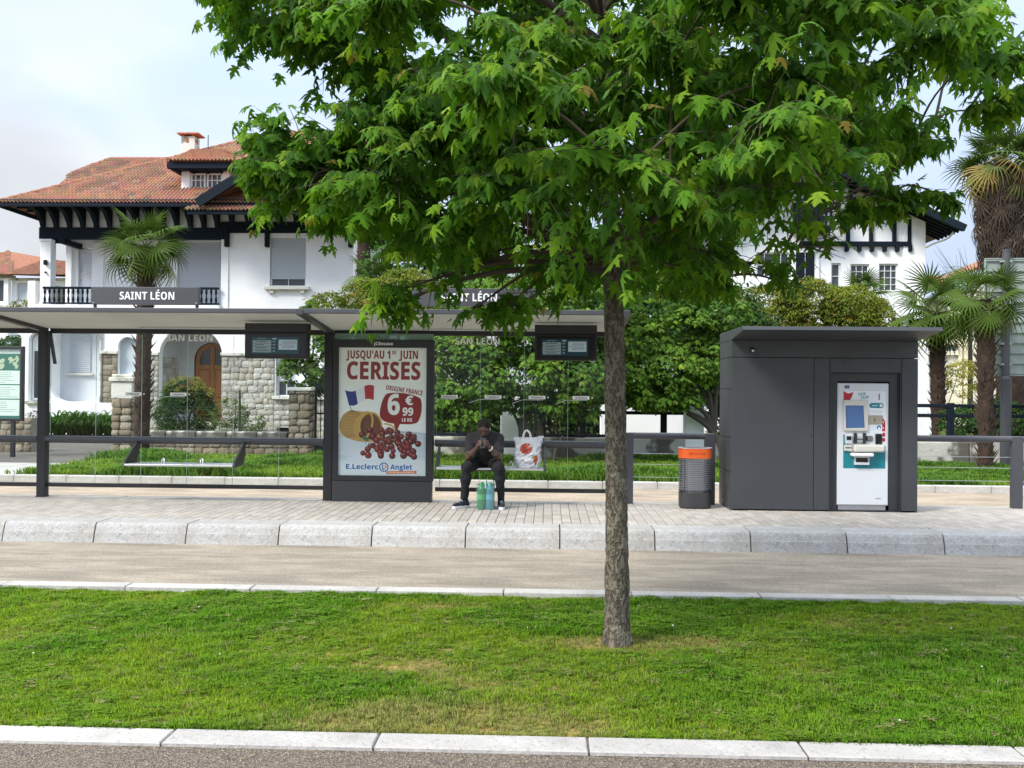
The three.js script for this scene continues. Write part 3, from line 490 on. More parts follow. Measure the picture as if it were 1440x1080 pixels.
{
  const T = thing('poster_case', 'tall dark poster case with a cherry advert beside the shelter post', 'advertising panel', [-2.295, PLAT, -13.80]);
  const w = 1.40, px = -0.012, py = 1.25, pw = 1.225, ph = 1.775;
  obj('frame', prism(rect(-w / 2, 0.29, w / 2, 2.25), 0.17, -0.085, [rect(px - pw / 2, py - ph / 2, px + pw / 2, py + ph / 2)], 0.006), M.steelDark, T);
  obj('base', rbox(w - 0.03, 0.29, 0.15, 0, 0.145, 0, 0.008), M.kioskDark, T);
  obj('poster', card(pw + 0.02, ph + 0.02, px, py, 0.045), std({ map: posterTex, roughness: 0.55, color: lin(1, 1, 1) }), T);
  obj('glazing', new THREE.PlaneGeometry(pw, ph).translate(px, py, 0.075), M.glass, T);
  obj('lettering', words('JCDecaux', 0.042, 0, 2.172, 0.082, 0.006, 0.27), M.letter, T);
  obj('glass_strip', box(w - 0.02, 0.085, 0.012, 0, 2.293, 0), phys({ color: lin(0.45, 0.62, 0.55), transmission: 0.7, thickness: 0, roughness: 0.35 }), T);
}
// ───────────────────────── grey kiosk with its ticket machine ─────────────────────────
{
  const T = thing('ticket_kiosk', 'dark grey metal kiosk with a projecting flat canopy on the platform', 'kiosk', [2.41, PLAT, -13.25]);
  const W = 2.43, H = 2.26, D = 0.9;
  const side = [[0, 0], [-D, 0], [-D, H + 0.12], [0.80, H + 0.12], [0.82, H + 0.075], [0.0, H - 0.01]];
  const end = (x, d) => { const g = prism(side.map(([a, b]) => [a, b]), d, 0, [], 0.004).rotateY(PI / 2); const q = plain(g), p = q.attributes.position; for (let i = 0; i < p.count; i++) { const X = p.getX(i), Zz = p.getZ(i); p.setXYZ(i, x + X, p.getY(i), -Zz); } for (let i = 0; i < p.count; i += 3) { const a = [0, 1, 2].map((k) => p.getX(i + k)), b = [0, 1, 2].map((k) => p.getY(i + k)), c = [0, 1, 2].map((k) => p.getZ(i + k)); p.setXYZ(i + 1, a[2], b[2], c[2]); p.setXYZ(i + 2, a[1], b[1], c[1]); } q.computeVertexNormals(); return q; };
  // side walls of stacked panels, core, front panels, canopy
  for (const [x, s] of [[0, -1], [W - 0.03, 1]]) for (const [y0, y1] of [[0.0, 0.50], [0.508, 0.95], [0.958, 1.60], [1.608, 2.02], [2.028, H - 0.01]]) obj('side_panel', rbox(0.03, y1 - y0, D - 0.004, x + 0.015, (y0 + y1) / 2, -D / 2, 0.003), M.kiosk, T);
  for (let k = 0; k < 9; k++) obj('louvre', box(0.006, 0.012, D * 0.5, -0.002, 0.10 + k * 0.026, -D * 0.55, 0, 0, 0.5), M.kioskDark, T);
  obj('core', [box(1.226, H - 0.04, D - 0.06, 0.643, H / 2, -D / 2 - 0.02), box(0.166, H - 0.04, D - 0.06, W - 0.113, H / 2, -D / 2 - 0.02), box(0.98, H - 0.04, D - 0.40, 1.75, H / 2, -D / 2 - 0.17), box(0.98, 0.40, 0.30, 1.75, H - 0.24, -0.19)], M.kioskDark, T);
  const fp = (name, x0, x1, y0, y1, z = 0) => obj(name, rbox(x1 - x0, y1 - y0, 0.022, (x0 + x1) / 2, (y0 + y1) / 2, z - 0.011, 0.003), M.kiosk, T);
  fp('header_panel', 0.032, W - 0.032, 2.026, H - 0.012);
  const door = fp('door', 0.006, 1.076, 0.02, 2.018); obj('lock', cyl(0.012, 0.012, 0.006, 0, 0, 0, 12).rotateX(PI / 2).translate(1.045, 1.0, 0.002), M.steelDark, door);
  fp('front_panel', 1.083, 1.282, 0.02, 2.018); fp('front_panel', 2.222, W - 0.004, 0.02, 2.018); fp('lintel', 1.289, 2.215, 1.835, 2.018);
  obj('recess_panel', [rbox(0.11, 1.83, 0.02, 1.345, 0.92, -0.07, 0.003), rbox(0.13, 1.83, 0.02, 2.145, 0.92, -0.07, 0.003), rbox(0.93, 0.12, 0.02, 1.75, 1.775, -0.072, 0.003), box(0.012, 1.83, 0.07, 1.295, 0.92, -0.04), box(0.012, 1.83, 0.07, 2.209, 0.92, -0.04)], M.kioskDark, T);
  obj('canopy', [end(-0.004, W + 0.008)].map((g) => { const p = g.attributes.position; for (let i = 0; i < p.count; i++) if (p.getY(i) < H - 0.02) p.setY(i, H - 0.006); return g; }), M.kiosk, T);
  for (const x of [0.05, 1.03, 1.12, 1.24, 2.26, 2.38]) for (const y of [0.07, 1.96]) obj('screw', cyl(0.007, 0.007, 0.004, 0, 0, 0, 8).rotateX(PI / 2).translate(x, y, 0.001), M.steelDark, T);
  const lampT = obj('spotlight', new THREE.SphereGeometry(0.035, 18, 10, 0, 6.3, 0, 1.6).rotateX(PI / 2).translate(0.27, 2.12, 0.0), M.steelDark, T); obj('lens', new THREE.SphereGeometry(0.022, 14, 8).translate(0.275, 2.112, 0.022), M.alu, lampT);
  obj('threshold', box(0.94, 0.02, 0.30, 1.75, 0.008, -0.17), M.steelDark, T);
}
{
  const fascia = ctex(512, 1230, (x, W, H) => {
    const k = W / 362, P = (a, b) => [(a - 143) * k, (b - 130) * k], poly = (pts, c) => { x.fillStyle = c; x.beginPath(); pts.forEach((q, i) => (i ? x.lineTo(...P(...q)) : x.moveTo(...P(...q)))); x.fill(); }, R = (a, b, c, d, col) => { x.fillStyle = col; const [u, v] = P(a, b); x.fillRect(u, v, (c - a) * k, (d - b) * k); };
    x.fillStyle = '#d3d6da'; x.fillRect(0, 0, W, H);
    R(188, 140, 222, 162, '#27307c'); x.fillStyle = '#d8c25a'; for (let i = 0; i < 12; i++) { x.beginPath(); x.arc(...P(205 + 7 * Math.cos(i * 0.5236), 151 + 7 * Math.sin(i * 0.5236)), 2, 0, 7); x.fill(); }
    R(180, 180, 490, 740, '#e4e7ea');
    poly([[180, 180], [200, 192], [215, 199], [254, 188], [240, 225], [226, 250], [206, 245], [188, 252], [187, 282], [180, 282]], '#b01c2a');
    poly([[180, 490], [196, 498], [196, 612], [250, 622], [465, 622], [470, 590], [490, 570], [490, 740], [180, 740]], '#167c88');
    poly([[465, 362], [478, 385], [488, 400], [488, 470], [465, 470]], '#b01c2a'); R(467, 480, 488, 508, '#b01c2a'); R(467, 518, 488, 545, '#b01c2a');
    x.strokeStyle = '#e4e7ea'; x.lineWidth = 8; for (const y of [398, 440]) { x.beginPath(); x.arc(...P(462, y + 14), 20, 3.8, 6.2); x.stroke(); }
    x.save(); x.translate(...P(326, 214)); x.rotate(-0.14); x.fillStyle = '#1d6d78'; x.textAlign = 'center'; x.font = 'bold 40px sans-serif'; x.scale(0.9, 1); x.fillText('TXIK', -14, -4); x.fillText('TXAK', 14, 32); x.restore();
    R(438, 200, 447, 243, '#6b4a4a');
    x.fillStyle = '#167c88'; x.beginPath(); x.roundRect(...P(370, 265), 105 * k, 37 * k, 18 * k); x.fill(); x.fillStyle = '#e4e7ea'; x.font = 'bold 18px sans-serif'; x.fillRect(...P(390, 282), 40 * k, 5 * k); x.beginPath(); x.roundRect(...P(446, 273), 21 * k, 21 * k, 6); x.fill();
    for (let i = 0; i < 3; i++) R(372 + i * 14, 322 + i * 8, 465, 324 + i * 8, '#a9a2a6'); R(366, 428, 420, 466, '#d9dbe6'); x.fillStyle = '#3a86ad'; x.beginPath(); x.arc(...P(442, 443), 17 * k, 0, 7); x.fill(); x.fillStyle = '#eef0f2'; x.beginPath(); x.arc(...P(444, 450), 9 * k, 0, 7); x.fill();
    for (let i = 0; i < 5; i++) R(418, 952 + i * 2, 458, 953 + i * 2, '#55585c');
    x.fillStyle = '#c04a48'; x.beginPath(); x.arc(...P(202, 488), 5, 0, 7); x.arc(...P(216, 488), 5, 0, 7); x.fill();
  });
  const T = thing('ticket_machine', 'white ticket machine with a blue touch screen and teal and red panels', 'ticket machine', [4.145, PLAT + 0.02, -13.28]);
  const w = 0.672, h = 1.615, u = w / 362, X = (a) => (a - 324) * u, Y = (b) => 0.06 + (1000 - b) * (h / 870);
  obj('cabinet', rbox(w, h, 0.16, 0, 0.06 + h / 2, -0.105, 0.014, 3), M.machine, T);
  obj('fascia', card(w - 0.03, h - 0.03, 0, 0.06 + h / 2, -0.024, 0.004), std({ map: fascia, roughness: 0.4 }), T);
  obj('plinth', box(w - 0.05, 0.06, 0.12, 0, 0.03, -0.12), M.aluDull, T);
  const B = (name, a, b, c, d, depth, mat, z = -0.021, r = 0.005) => obj(name, rbox((c - a) * u, (d - b) * (h / 870), depth, X((a + c) / 2), Y((b + d) / 2), z + depth / 2, r), mat, T);
  const cream = std({ color: lin(0.60, 0.585, 0.52), roughness: 0.5 }), gloss = std({ color: lin(0.008, 0.009, 0.011), roughness: 0.2 }), rub = std({ color: lin(0.02, 0.02, 0.022), roughness: 0.6 });
  const bez = obj('screen_bezel', prism([[X(186), Y(470)], [X(356), Y(470)], [X(356), Y(252)], [X(186), Y(252)]], 0.03, -0.021, [[[X(202), Y(452)], [X(334), Y(448)], [X(324), Y(290)], [X(196), Y(290)]]], 0.004), cream, T);
  const st = ctex(64, 64, (x) => { x.fillStyle = '#44638f'; x.fillRect(0, 0, 64, 64); }); obj('touch_screen', card(0.265, 0.32, X(265), Y(370), -0.016, 0.004), std({ map: st, roughness: 0.25, emissive: lin(0.05, 0.09, 0.20), emissiveIntensity: 0.2 }), T);
  B('reader_plate', 363, 358, 460, 421, 0.012, std({ color: lin(0.36, 0.33, 0.25), roughness: 0.45, metalness: 0.3 })); obj('slot', rbox(0.008, 0.05, 0.006, X(405), Y(390), -0.007, 0.002), rub, T);
  B('coin_slot', 196, 500, 246, 560, 0.03, M.machine); B('coin_slot_mouth', 205, 508, 238, 535, 0.006, gloss, 0.008, 0.002); B('card_tray', 190, 572, 246, 612, 0.03, cream); obj('slot', box(0.085, 0.012, 0.004, X(218), Y(590), 0.0105), rub, T);
  for (const a of [258, 322]) B('note_guide', a, 484, a + 16, 558, 0.06, rub); B('note_slot', 276, 515, 322, 552, 0.03, M.aluDull); obj('slot', box(0.08, 0.01, 0.004, X(299), Y(530), 0.0108), rub, T);
  B('keypad', 347, 506, 389, 541, 0.022, rub); for (let i = 0; i < 4; i++) for (let k = 0; k < 3; k++) obj('key', rbox(0.012, 0.009, 0.005, X(357 + k * 11), Y(513 + i * 7), 0.003, 0.001), M.aluDull, T);
  B('contactless_reader', 410, 490, 456, 562, 0.02, gloss);
  obj('ledge', rbox(215 * u, 0.10, 0.10, X(357), Y(592), 0.03, 0.03, 4), cream, T);
  obj('tray_hood', rbox(154 * u, 0.046, 0.12, X(309), Y(638), 0.035, 0.022, 4), M.letter, T);
  const tr = obj('ticket_tray', prism(rect(X(260), Y(710), X(363), Y(654)), 0.05, -0.021, [rect(X(268), Y(692), X(355), Y(660))], 0.003), M.machine, T); obj('tray_flap', box(86 * u, 0.055, 0.003, X(311), Y(675), 0.0), std({ color: lin(0.03, 0.022, 0.012), roughness: 0.15 }), tr);
}
{ // litter bin
  const T = thing('litter_bin', 'slatted grey litter bin with an orange band beside the kiosk', 'bin', [1.975, PLAT, -13.50]);
  const oval = (r, h, y, t = 0.012, seg = 40) => { const pts = []; const s = new THREE.Shape(), hole = new THREE.Path(); for (let i = 0; i <= seg; i++) { const a = (i / seg) * 2 * PI, f = (R, k) => [Math.sign(Math.cos(a)) * Math.abs(Math.cos(a)) ** 0.72 * R * k, Math.sign(Math.sin(a)) * Math.abs(Math.sin(a)) ** 0.72 * R * 0.78 * k]; const [x, z] = f(r, 1), [x2, z2] = f(r - t, 1); i ? s.lineTo(x, z) : s.moveTo(x, z); i ? hole.lineTo(x2, z2) : hole.moveTo(x2, z2); } s.holes.push(hole); return new THREE.ExtrudeGeometry(s, { depth: h, bevelEnabled: false }).rotateX(-PI / 2).translate(0, y, 0); };
  obj('base', [oval(0.215, 0.195, 0.022, 0.21), oval(0.20, 0.02, 0.002, 0.19)], M.steel, T);
  obj('liner', oval(0.165, 0.44, 0.21, 0.012), M.aluDull, T);
  for (let k = 0; k < 15; k++) { const s = obj('slat', oval(0.215, 0.013, 0.232 + k * 0.0295, 0.014), k === 0 ? M.steel : M.slat ??= std({ color: lin(0.20, 0.21, 0.23), metalness: 0.5, roughness: 0.45 }), T); }
  for (const [x, z] of [[-0.15, 0.135], [0.15, 0.135], [-0.15, -0.135], [0.15, -0.135]]) obj('upright', box(0.02, 0.45, 0.008, x, 0.44, z), M.steelDark, T);
  const band = obj('band', oval(0.222, 0.13, 0.672, 0.014), M.orange, T); obj('rim', oval(0.226, 0.010, 0.802, 0.05), M.aluDull, T);
obj('marking', [...Array(9)].map((_, i) => box(0.014, 0.024 + 0.006 * (i % 2), 0.003, -0.095 + i * 0.024, 0.737, 0.172)), std({ color: lin(0.46, 0.06, 0.01), roughness: 0.5 }), band);
}
// guard rails of the platform
function guardRail(label, xs, x0, x1, cat) {
  const T = thing('guard_rail', label, 'guard rail', [0, PLAT, -13.94]);
  for (const x of xs) obj('post', rbox(0.145, 0.985, 0.09, x, 0.4925, 0, 0.010), M.rail, T);
  obj('top_rail', bar(V(x0, 0.945, 0), V(x1, 0.945, 0), 0.044, 16), M.rail, T);
  for (const y of [0.70, 0.55, 0.37]) obj('cable', tube([V(x0, y, 0), V((x0 + x1) / 2, y - 0.004, 0), V(x1, y, 0)], 0.004, 6, 6), M.aluDull, T);
}
guardRail('grey tubular guard rail between the tree trunk and the kiosk', [1.11, 2.24], 1.11, 2.24);
guardRail('grey tubular guard rail running right from the kiosk', [6.43], 4.86, 9.5);

// ───────────────────────── the seated man, his bag, bottles and phone ─────────────────────────
function surfaceNets(sdf, lo, hi, cell) { // one smooth surface round a distance field
  const n = [0, 1, 2].map((k) => Math.ceil((hi[k] - lo[k]) / cell) + 1), [nx, ny, nz] = n, f = new Float32Array(nx * ny * nz), at = (i, j, k) => i + nx * (j + ny * k);
  for (let k = 0; k < nz; k++) for (let j = 0; j < ny; j++) for (let i = 0; i < nx; i++) f[at(i, j, k)] = sdf(lo[0] + i * cell, lo[1] + j * cell, lo[2] + k * cell);
  const id = new Int32Array(nx * ny * nz).fill(-1), pos = [], nor = [], ix = [];
  for (let k = 0; k < nz - 1; k++) for (let j = 0; j < ny - 1; j++) for (let i = 0; i < nx - 1; i++) {
    let m = 0, c = [0, 0, 0], e = 0; const val = [];
    for (let q = 0; q < 8; q++) { const v = f[at(i + (q & 1), j + ((q >> 1) & 1), k + (q >> 2))]; val.push(v); if (v < 0) m |= 1 << q; }
    if (m === 0 || m === 255) continue;
    for (let a = 0; a < 8; a++) for (const b of [1, 2, 4]) { const d = a | b; if (d === a) continue; if ((val[a] < 0) === (val[d] < 0)) continue; const t = val[a] / (val[a] - val[d]); for (let q = 0; q < 3; q++) { const A = (a >> q) & 1, B = (d >> q) & 1; c[q] += A + (B - A) * t; } e++; }
    const p = [lo[0] + (i + c[0] / e) * cell, lo[1] + (j + c[1] / e) * cell, lo[2] + (k + c[2] / e) * cell]; id[at(i, j, k)] = pos.length / 3; pos.push(...p);
    const h = cell * 0.5, g = V(sdf(p[0] + h, p[1], p[2]) - sdf(p[0] - h, p[1], p[2]), sdf(p[0], p[1] + h, p[2]) - sdf(p[0], p[1] - h, p[2]), sdf(p[0], p[1], p[2] + h) - sdf(p[0], p[1], p[2] - h)).normalize(); nor.push(g.x, g.y, g.z);
  }
  for (let k = 1; k < nz - 1; k++) for (let j = 1; j < ny - 1; j++) for (let i = 1; i < nx - 1; i++) {
    const a = f[at(i, j, k)] < 0;
    const face = (b, q) => { if ((f[b] < 0) === a) return; const o = q.map((v) => id[v]); if (o.includes(-1)) return; if (a) ix.push(o[0], o[1], o[2], o[0], o[2], o[3]); else ix.push(o[0], o[2], o[1], o[0], o[3], o[2]); };
    face(at(i + 1, j, k), [at(i, j, k), at(i, j - 1, k), at(i, j - 1, k - 1), at(i, j, k - 1)]);
    face(at(i, j + 1, k), [at(i, j, k), at(i, j, k - 1), at(i - 1, j, k - 1), at(i - 1, j, k)]);
    face(at(i, j, k + 1), [at(i, j, k), at(i - 1, j, k), at(i - 1, j - 1, k), at(i, j - 1, k)]);
  }
  const g = new THREE.BufferGeometry(); g.setAttribute('position', new THREE.Float32BufferAttribute(pos, 3)); g.setAttribute('normal', new THREE.Float32BufferAttribute(nor, 3)); g.setIndex(ix); return g;
}
const smin = (a, b, k) => { const h = clamp(0.5 + (0.5 * (b - a)) / k); return lerp(b, a, h) - k * h * (1 - h); };
const cap = (a, b, r0, r1) => { const dx = b[0] - a[0], dy = b[1] - a[1], dz = b[2] - a[2], L = dx * dx + dy * dy + dz * dz; return (x, y, z) => { const t = clamp(((x - a[0]) * dx + (y - a[1]) * dy + (z - a[2]) * dz) / L); return Math.hypot(x - a[0] - dx * t, y - a[1] - dy * t, z - a[2] - dz * t) - lerp(r0, r1, t); }; };
const ell = (c, r) => (x, y, z) => { const a = (x - c[0]) / r[0], b = (y - c[1]) / r[1], d = (z - c[2]) / r[2], k = Math.hypot(a, b, d); return (k - 1) * Math.min(...r) * (0.4 + 0.6 * Math.min(1, k)); };
const join = (fs, k) => (x, y, z) => { let d = fs[0](x, y, z); for (let i = 1; i < fs.length; i++) d = smin(d, fs[i](x, y, z), k); return d; };
{
  const T = thing('person', 'person in a dark T-shirt and black trousers sitting bent over a phone on the bench', 'person', [-0.855, PLAT, -13.36]);
  const skin = std({ color: lin(0.080, 0.045, 0.030), roughness: 0.40 }), shirtM = std({ map: dtex(64, 64, (u, v) => 0.8 + 0.2 * tfbm(u, v, 32, 301, 1), [30]), color: lin(0.034, 0.030, 0.034), roughness: 0.95 }), jean = std({ color: lin(0.0065, 0.007, 0.010), roughness: 0.93 });
  const hip = (s) => [s * 0.095, 0.585, -0.20], knee = (s) => [s * (s < 0 ? 0.218 : 0.212), 0.545, 0.27], ankle = (s) => [s * (s < 0 ? 0.248 : 0.238), 0.10, 0.20], sho = (s) => [s * 0.185, 0.90, 0.03], elb = (s) => [s * 0.205, 0.665, 0.19], wri = (s) => [s * 0.082, 0.805, 0.300];
  const mixp = (a, b, t) => a.map((v, i) => lerp(v, b[i], t));
  const torso = join([cap([0, 0.60, -0.20], [0, 0.74, -0.10], 0.135, 0.125), cap([0, 0.74, -0.10], [0, 0.88, 0.02], 0.125, 0.12), cap([-0.10, 0.86, 0.0], [0.10, 0.86, 0.0], 0.105, 0.105), cap([-0.165, 0.905, 0.025], [0.165, 0.905, 0.025], 0.062, 0.062)], 0.07);
  const arm = (s) => join([cap(sho(s), elb(s), 0.060, 0.043), cap(elb(s), mixp(elb(s), wri(s), 0.4), 0.041, 0.043), cap(mixp(elb(s), wri(s), 0.4), wri(s), 0.043, 0.026)], 0.02);
  const leg = (s) => join([cap(hip(s), knee(s), 0.088, 0.058), cap(knee(s), mixp(knee(s), ankle(s), 0.35), 0.051, 0.051), cap(mixp(knee(s), ankle(s), 0.35), ankle(s), 0.051, 0.033)], 0.03);
  const neck = cap([0, 0.93, 0.06], [0, 1.02, 0.135], 0.062, 0.054), body = join([torso, arm(-1), arm(1), leg(-1), leg(1), neck], 0.025);
  // head in its own axes, then bowed forward
  const bow = 0.62, hc = [0, 1.062, 0.172], cb = Math.cos(bow), sb = Math.sin(bow);
  const inHead = (fn) => (x, y, z) => { const Y = y - hc[1], Q = z - hc[2]; return fn(x - hc[0], Y * cb + Q * sb, Q * cb - Y * sb); };
  const cranium = ell([0, 0.025, -0.012], [0.077, 0.090, 0.098]);
  const face = join([cranium, cap([0, -0.01, 0.030], [0, -0.078, 0.052], 0.062, 0.034), cap([-0.05, -0.03, 0.02], [-0.03, -0.075, 0.045], 0.028, 0.022), cap([0.05, -0.03, 0.02], [0.03, -0.075, 0.045], 0.028, 0.022), cap([-0.034, 0.022, 0.072], [0.034, 0.022, 0.072], 0.013, 0.013)], 0.022);
  const headF = (x, y, z) => { let d = face(x, y, z); for (const s of [-1, 1]) { d = -smin(-d, Math.hypot(x - s * 0.031, y + 0.002, z - 0.096) - 0.015, 0.012); d = smin(d, Math.hypot(x - s * 0.031, y + 0.003, (z - 0.076)) - 0.0125, 0.003); d = smin(d, ell([s * 0.079, -0.004, -0.008], [0.011, 0.032, 0.020])(x, y, z), 0.006); d = smin(d, Math.hypot(x - s * 0.013, y + 0.036, z - 0.093) - 0.009, 0.008); }
    d = smin(d, cap([0, 0.010, 0.084], [0, -0.034, 0.106], 0.008, 0.013)(x, y, z), 0.010); d = smin(d, cap([-0.019, -0.058, 0.083], [0.019, -0.058, 0.083], 0.007, 0.007)(x, y, z), 0.006); return smin(d, cap([-0.016, -0.070, 0.081], [0.016, -0.070, 0.081], 0.008, 0.008)(x, y, z), 0.005); };
  const head = inHead(headF), headNeck = (x, y, z) => smin(head(x, y, z), neck(x, y, z), 0.02);
  // hands: palm, four bent fingers of different lengths round the phone, and a thumb
  const hand = (s) => { const w = [wri(s)[0], wri(s)[1] - 0.03, wri(s)[2]], P = [s * 0.058, 0.826, 0.312], fs = [cap(w, mixp(w, P, 0.5), 0.025, 0.026), cap([s * 0.066, 0.80, 0.306], [s * 0.052, 0.852, 0.316], 0.024, 0.021)];
    [[0.858, 0.95], [0.839, 1.05], [0.819, 1.0], [0.800, 0.82]].forEach(([y, L], i) => { const a = [s * 0.055, y, 0.320], b = [s * (0.055 - 0.006 * L), y + 0.004, 0.320 + 0.024 * L], c = [s * (0.055 - 0.030 * L), y + 0.006, 0.352], d = [s * (0.055 - 0.052 * L), y + 0.003, 0.348 - 0.004 * i]; fs.push(cap(a, b, 0.0105, 0.0098), cap(b, c, 0.0098, 0.0088), cap(c, d, 0.0088, 0.0072)); });
    fs.push(cap([s * 0.062, 0.818, 0.302], [s * 0.050, 0.846, 0.286], 0.014, 0.011), cap([s * 0.050, 0.846, 0.286], [s * 0.026, 0.862, 0.292], 0.0105, 0.0085)); const q = join(fs, 0.006); return (x, y, z) => q(x, y - 0.03, z); };
  const g = [surfaceNets(body, [-0.42, 0.02, -0.38], [0.42, 1.08, 0.40], 0.012), surfaceNets(headNeck, [-0.11, 0.92, 0.04], [0.11, 1.19, 0.32], 0.004)];
  for (const s of [-1, 1]) g.push(surfaceNets(hand(s), [s < 0 ? -0.13 : -0.02, 0.76, 0.25], [s < 0 ? 0.02 : 0.13, 0.93, 0.385], 0.0032));
  obj('body', g.map(plain), skin, T);
  const hairF = inHead((x, y, z) => Math.max(cranium(x, y, z) - 0.0035, -(y - 0.018 + 0.35 * (z - 0.02)), z - 0.070 - 0.5 * (y - 0.07) * 0)); obj('hair', surfaceNets(hairF, [-0.11, 0.96, 0.02], [0.11, 1.19, 0.30], 0.004), std({ color: lin(0.010, 0.008, 0.007), roughness: 1 }), T);
  // clothes follow the body a few millimetres outside it
  const wr = (x, y, z, a, f) => a * (fbm3(x * f + 9, y * f * 0.7, z * f, 3) - 0.5);
  const sleeve = (s) => cap(mixp(sho(s), elb(s), -0.05), mixp(sho(s), elb(s), 0.62), 0.076, 0.066);
  const shirtF = (x, y, z) => { let d = smin(torso(x, y, z) - 0.012, Math.min(sleeve(-1)(x, y, z), sleeve(1)(x, y, z)), 0.03) - wr(x, y, z, 0.028, 17); const nk = Math.hypot(x, (y - 0.985) * 1.0, z - 0.095) - 0.066; return Math.max(d, -nk, -(y - 0.585)); };
  obj('tshirt', surfaceNets(shirtF, [-0.34, 0.55, -0.40], [0.34, 1.04, 0.26], 0.010), shirtM, T);
  const legsF = (x, y, z) => { let d = smin(leg(-1)(x, y, z), leg(1)(x, y, z), 0.03) - 0.012; d = smin(d, cap([-0.06, 0.60, -0.20], [0.06, 0.60, -0.20], 0.142, 0.142)(x, y, z), 0.05) - wr(x, y, z, 0.036, 15); return Math.max(d, -(y - 0.112), y - 0.73); };
  obj('trousers', surfaceNets(legsF, [-0.40, 0.08, -0.42], [0.40, 0.78, 0.40], 0.011), jean, T);
  const white = std({ color: lin(0.72, 0.72, 0.72), roughness: 0.6 }), navy = std({ color: lin(0.014, 0.016, 0.026), roughness: 0.8 }), lace = std({ color: lin(0.42, 0.43, 0.46), roughness: 0.9 });
  for (const [s, turn] of [[-1, -0.72], [1, 0.10]]) {
    const a = ankle(s), c = Math.cos(turn), q = Math.sin(turn), loc = (fn) => (x, y, z) => { const X = x - a[0], Q = z - a[2]; return fn(X * c - Q * q, y, X * q + Q * c); };
    const sole = (x, y, z) => { const w = 0.043 - 0.010 * smooth(0.10, 0.22, z) - 0.006 * smooth(0.02, -0.08, z); const d = Math.hypot(x, Math.max(0, Math.abs(z - 0.07) - 0.115)) - w; return Math.max(d, Math.abs(y - 0.018) - 0.018); };
    const upper = join([cap([0, 0.05, -0.03], [0, 0.055, 0.06], 0.044, 0.042), cap([0, 0.05, 0.06], [0, 0.035, 0.175], 0.042, 0.034), cap([0, 0.06, -0.015], [0, 0.112, -0.005], 0.044, 0.046)], 0.02);
    const lo = [a[0] - 0.26, -0.01, a[2] - 0.20], hi = [a[0] + 0.26, 0.16, a[2] + 0.26], sh = obj('shoe', surfaceNets(loc((x, y, z) => Math.max(upper(x, y, z), -(y - 0.020), y - 0.120)), lo, hi, 0.005), navy, T);
    obj('sole', surfaceNets(loc(sole), lo, hi, 0.005), white, sh);
    obj('laces', [0, 1, 2, 3].map((i) => { const z0 = 0.055 + i * 0.024, y0 = 0.094 - i * 0.0095, p = (x, y, z) => V(a[0] + x * c + z * q, y, a[2] - x * q + z * c); return tube([p(-0.024, y0 - 0.008, z0), p(0, y0 + 0.004, z0 + 0.003), p(0.024, y0 - 0.008, z0)], 0.0085, 8, 6); }), lace, sh);
  }
  obj('bracelet', new THREE.TorusGeometry(0.032, 0.0055, 8, 24).rotateX(PI / 2).applyQuaternion(new THREE.Quaternion().setFromUnitVectors(V(0, 1, 0), V(-0.62, 0.55, 0.56).normalize())).translate(0.096, 0.792, 0.289), std({ color: lin(0.72, 0.70, 0.66), roughness: 0.4 }), T);
  obj('earphone', rbox(0.010, 0.028, 0.012, 0.081, 1.040, 0.190, 0.004), white, T);
  // the phone between the hands
  const P = thing('phone', 'dark phone held in both hands in front of the bowed face', 'phone', [-0.855, PLAT + 0.862, -13.36 + 0.322]);
  P.rotation.x = -0.45; obj('case', rbox(0.074, 0.150, 0.009, 0, 0.004, 0, 0.004, 3), std({ color: lin(0.008, 0.008, 0.009), roughness: 0.3 }), P); obj('lens', [cyl(0.006, 0.006, 0.003, 0, 0, 0, 12).rotateX(PI / 2).translate(-0.02, 0.06, 0.006), cyl(0.006, 0.006, 0.003, 0, 0, 0, 12).rotateX(PI / 2).translate(-0.02, 0.042, 0.006)], M.black, P);
}
